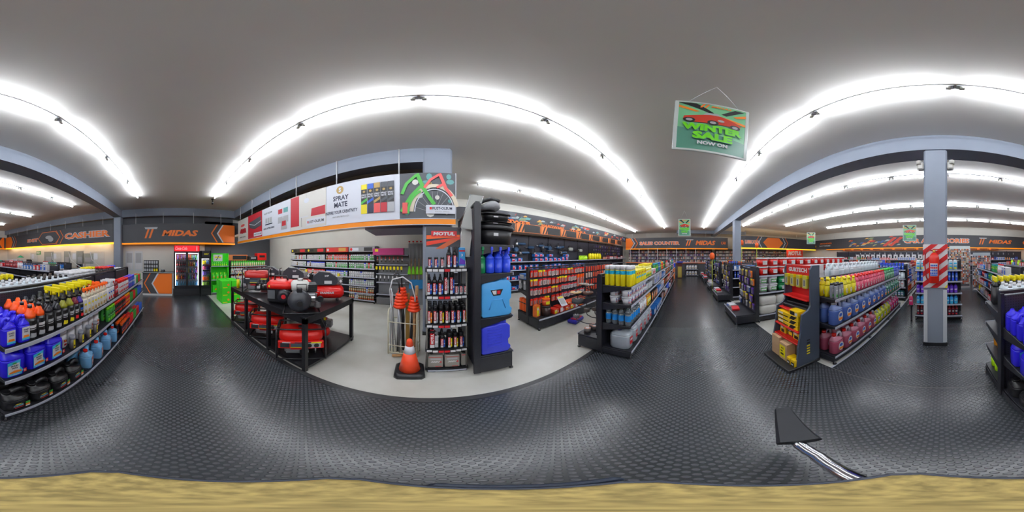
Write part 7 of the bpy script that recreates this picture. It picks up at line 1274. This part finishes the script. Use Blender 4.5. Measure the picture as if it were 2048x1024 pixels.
# ================================================================ people seen above the counters
def person(label, x, y, th, shirt, hair, sit=False):
    t = thing('person', label, 'person', (x * U, y * U, 0), R(th)); zo = -.5 if sit else 0; vs = {'pel': (0, 0, .95), 'ch': (0, 0, 1.25), 'nk': (0, 0, 1.45), 'hd': (0, -.01, 1.56), 'tp': (0, -.01, 1.66), 'ls': (-.19, 0, 1.38), 'le': (-.24, -.06, 1.12), 'lw': (-.16, -.26, 1.06), 'rs': (.19, 0, 1.38), 're': (.24, -.06, 1.12), 'rw': (.16, -.26, 1.06), 'lh': (-.1, 0, .9), 'lk': (-.11, 0, .5), 'lf': (-.11, 0, .06), 'lt': (-.11, -.14, .03), 'rh': (.1, 0, .9), 'rk': (.11, 0, .5), 'rf': (.11, 0, .06), 'rt': (.11, -.14, .03)}
    rr = {'pel': .15, 'ch': .16, 'nk': .055, 'hd': .085, 'tp': .06, 'ls': .07, 'le': .045, 'lw': .03, 'rs': .07, 're': .045, 'rw': .03, 'lh': .1, 'lk': .065, 'lf': .045, 'lt': .035, 'rh': .1, 'rk': .065, 'rf': .045, 'rt': .035}
    if sit:
        vs = {k: (v[0], v[1], v[2] - .5) for k, v in vs.items()}
        for q, sx_ in (('l', -1), ('r', 1)): vs[q + 'h'] = (sx_ * .1, -.04, .47); vs[q + 'k'] = (sx_ * .11, -.42, .48); vs[q + 'f'] = (sx_ * .11, -.42, .06); vs[q + 't'] = (sx_ * .11, -.54, .03)
    ks = list(vs); ed = [('pel', 'ch'), ('ch', 'nk'), ('nk', 'hd'), ('hd', 'tp'), ('ch', 'ls'), ('ls', 'le'), ('le', 'lw'), ('ch', 'rs'), ('rs', 're'), ('re', 'rw'), ('pel', 'lh'), ('lh', 'lk'), ('lk', 'lf'), ('lf', 'lt'), ('pel', 'rh'), ('rh', 'rk'), ('rk', 'rf'), ('rf', 'rt')]
    me = bpy.data.meshes.new('body'); me.from_pydata([vs[k] for k in ks], [(ks.index(a), ks.index(b)) for a, b in ed], []); me.update(); o = ob('body', me, t); m = o.modifiers.new('s', 'SKIN')
    if not me.skin_vertices: me.skin_vertices.new() if hasattr(me.skin_vertices, 'new') else None
    if me.skin_vertices:
        for i, k in enumerate(ks): me.skin_vertices[0].data[i].radius = (rr[k], rr[k] * .8)
        me.skin_vertices[0].data[0].use_root = True
    o.modifiers.new('u', 'SUBSURF').levels = 1; o.modifiers['u'].render_levels = 1; me.materials.append(P('skin_tone', 150, 104, 78, .6))
    dg = bpy.context.evaluated_depsgraph_get(); ev = bpy.data.meshes.new_from_object(o.evaluated_get(dg)); o.modifiers.clear(); o.data = ev; bpy.data.meshes.remove(me); ev.materials.clear() if 0 else None
    ev.materials.clear(); ev.materials.append(P('skin_tone', 150, 104, 78, .6)); ev.materials.append(shirt); ev.materials.append(P('trousers', 40, 42, 56, .8))
    for p in ev.polygons: z = p.center.z - zo; ax = abs(p.center.x); p.material_index = 2 if z < .95 else (1 if z < 1.44 and not (p.center.y < -.12) else 0); p.use_smooth = True
    ob('hair', G().loft([(1.56, .08, .09, 2), (1.62, .092, .1, 2), (1.69, .075, .085, 2), (1.72, .03, .04, 2)], hair, 14, (0, .02, zo)), t); ob('face_features', G().box((-.03, -.088, 1.60), (.018, .008, .01), LBLK).box((.03, -.088, 1.60), (.018, .008, .01), LBLK).box((0, -.1, 1.57), (.018, .025, .035), P('skin_tone', 150, 104, 78, .6), b=.006).box((0, -.088, 1.53), (.04, .008, .008), P('lips', 130, 60, 60, .5)).shift(0, 0, zo), t)
    for s2 in (-1, 1):
        h_ = G().box((s2 * .15, -.30, 1.05), (.07, .08, .03), P('skin_tone', 150, 104, 78, .6), b=.01)
        for k in range(4): h_.tube([(s2 * .15 - .027 + k * .018, -.335, 1.05), (s2 * .15 - .027 + k * .018, -.375 + .006 * abs(k - 1), 1.045), (s2 * .15 - .027 + k * .018, -.395 + .008 * abs(k - 1), 1.03)], .008, P('skin_tone', 150, 104, 78, .6), 6)
        h_.tube([(s2 * .15 - s2 * .035, -.30, 1.05), (s2 * .15 - s2 * .058, -.325, 1.045), (s2 * .15 - s2 * .06, -.345, 1.035)], .009, P('skin_tone', 150, 104, 78, .6), 6); ob('hand', h_.shift(0, 0, zo), t)
person('person with dark hair in a dark red top seated behind the cash desk', 6.3, -4.5, 165, P('shirt_wine', 110, 40, 46, .8), LBLK, True)
t = thing('office_chair', 'black office chair behind the cash desk', 'chair', (6.3 * U, -4.52 * U, 0), R(165)); ob('seat', G().box((0, .02, .36), (.46, .46, .06), BLKP, b=.02), t); ob('backrest', G().box((0, .26, .68), (.42, .05, .42), BLKP, b=.02), t); ob('post', G().cyl(.04, .34, .03, STL, 10), t); ob('base', G().cyl(0, .05, .26, BLKP, 5), t)
person('person with dark hair in a dark top behind the parts counter', 4.3, 8.35, -20, P('shirt_dark', 44, 40, 50, .8), LBLK)
t = thing('parts_counter', 'long parts counter below the north-east sign', 'counter', (2.3 * U, 7.75 * U, 0), 0); ob('body', G().box((2.4 * U, .3, .5), (4.8 * U, .5, 1.0), SIGND), t); ob('worktop', G().box((2.4 * U, .28, 1.02), (4.85 * U, .62, .04), SILV), t)
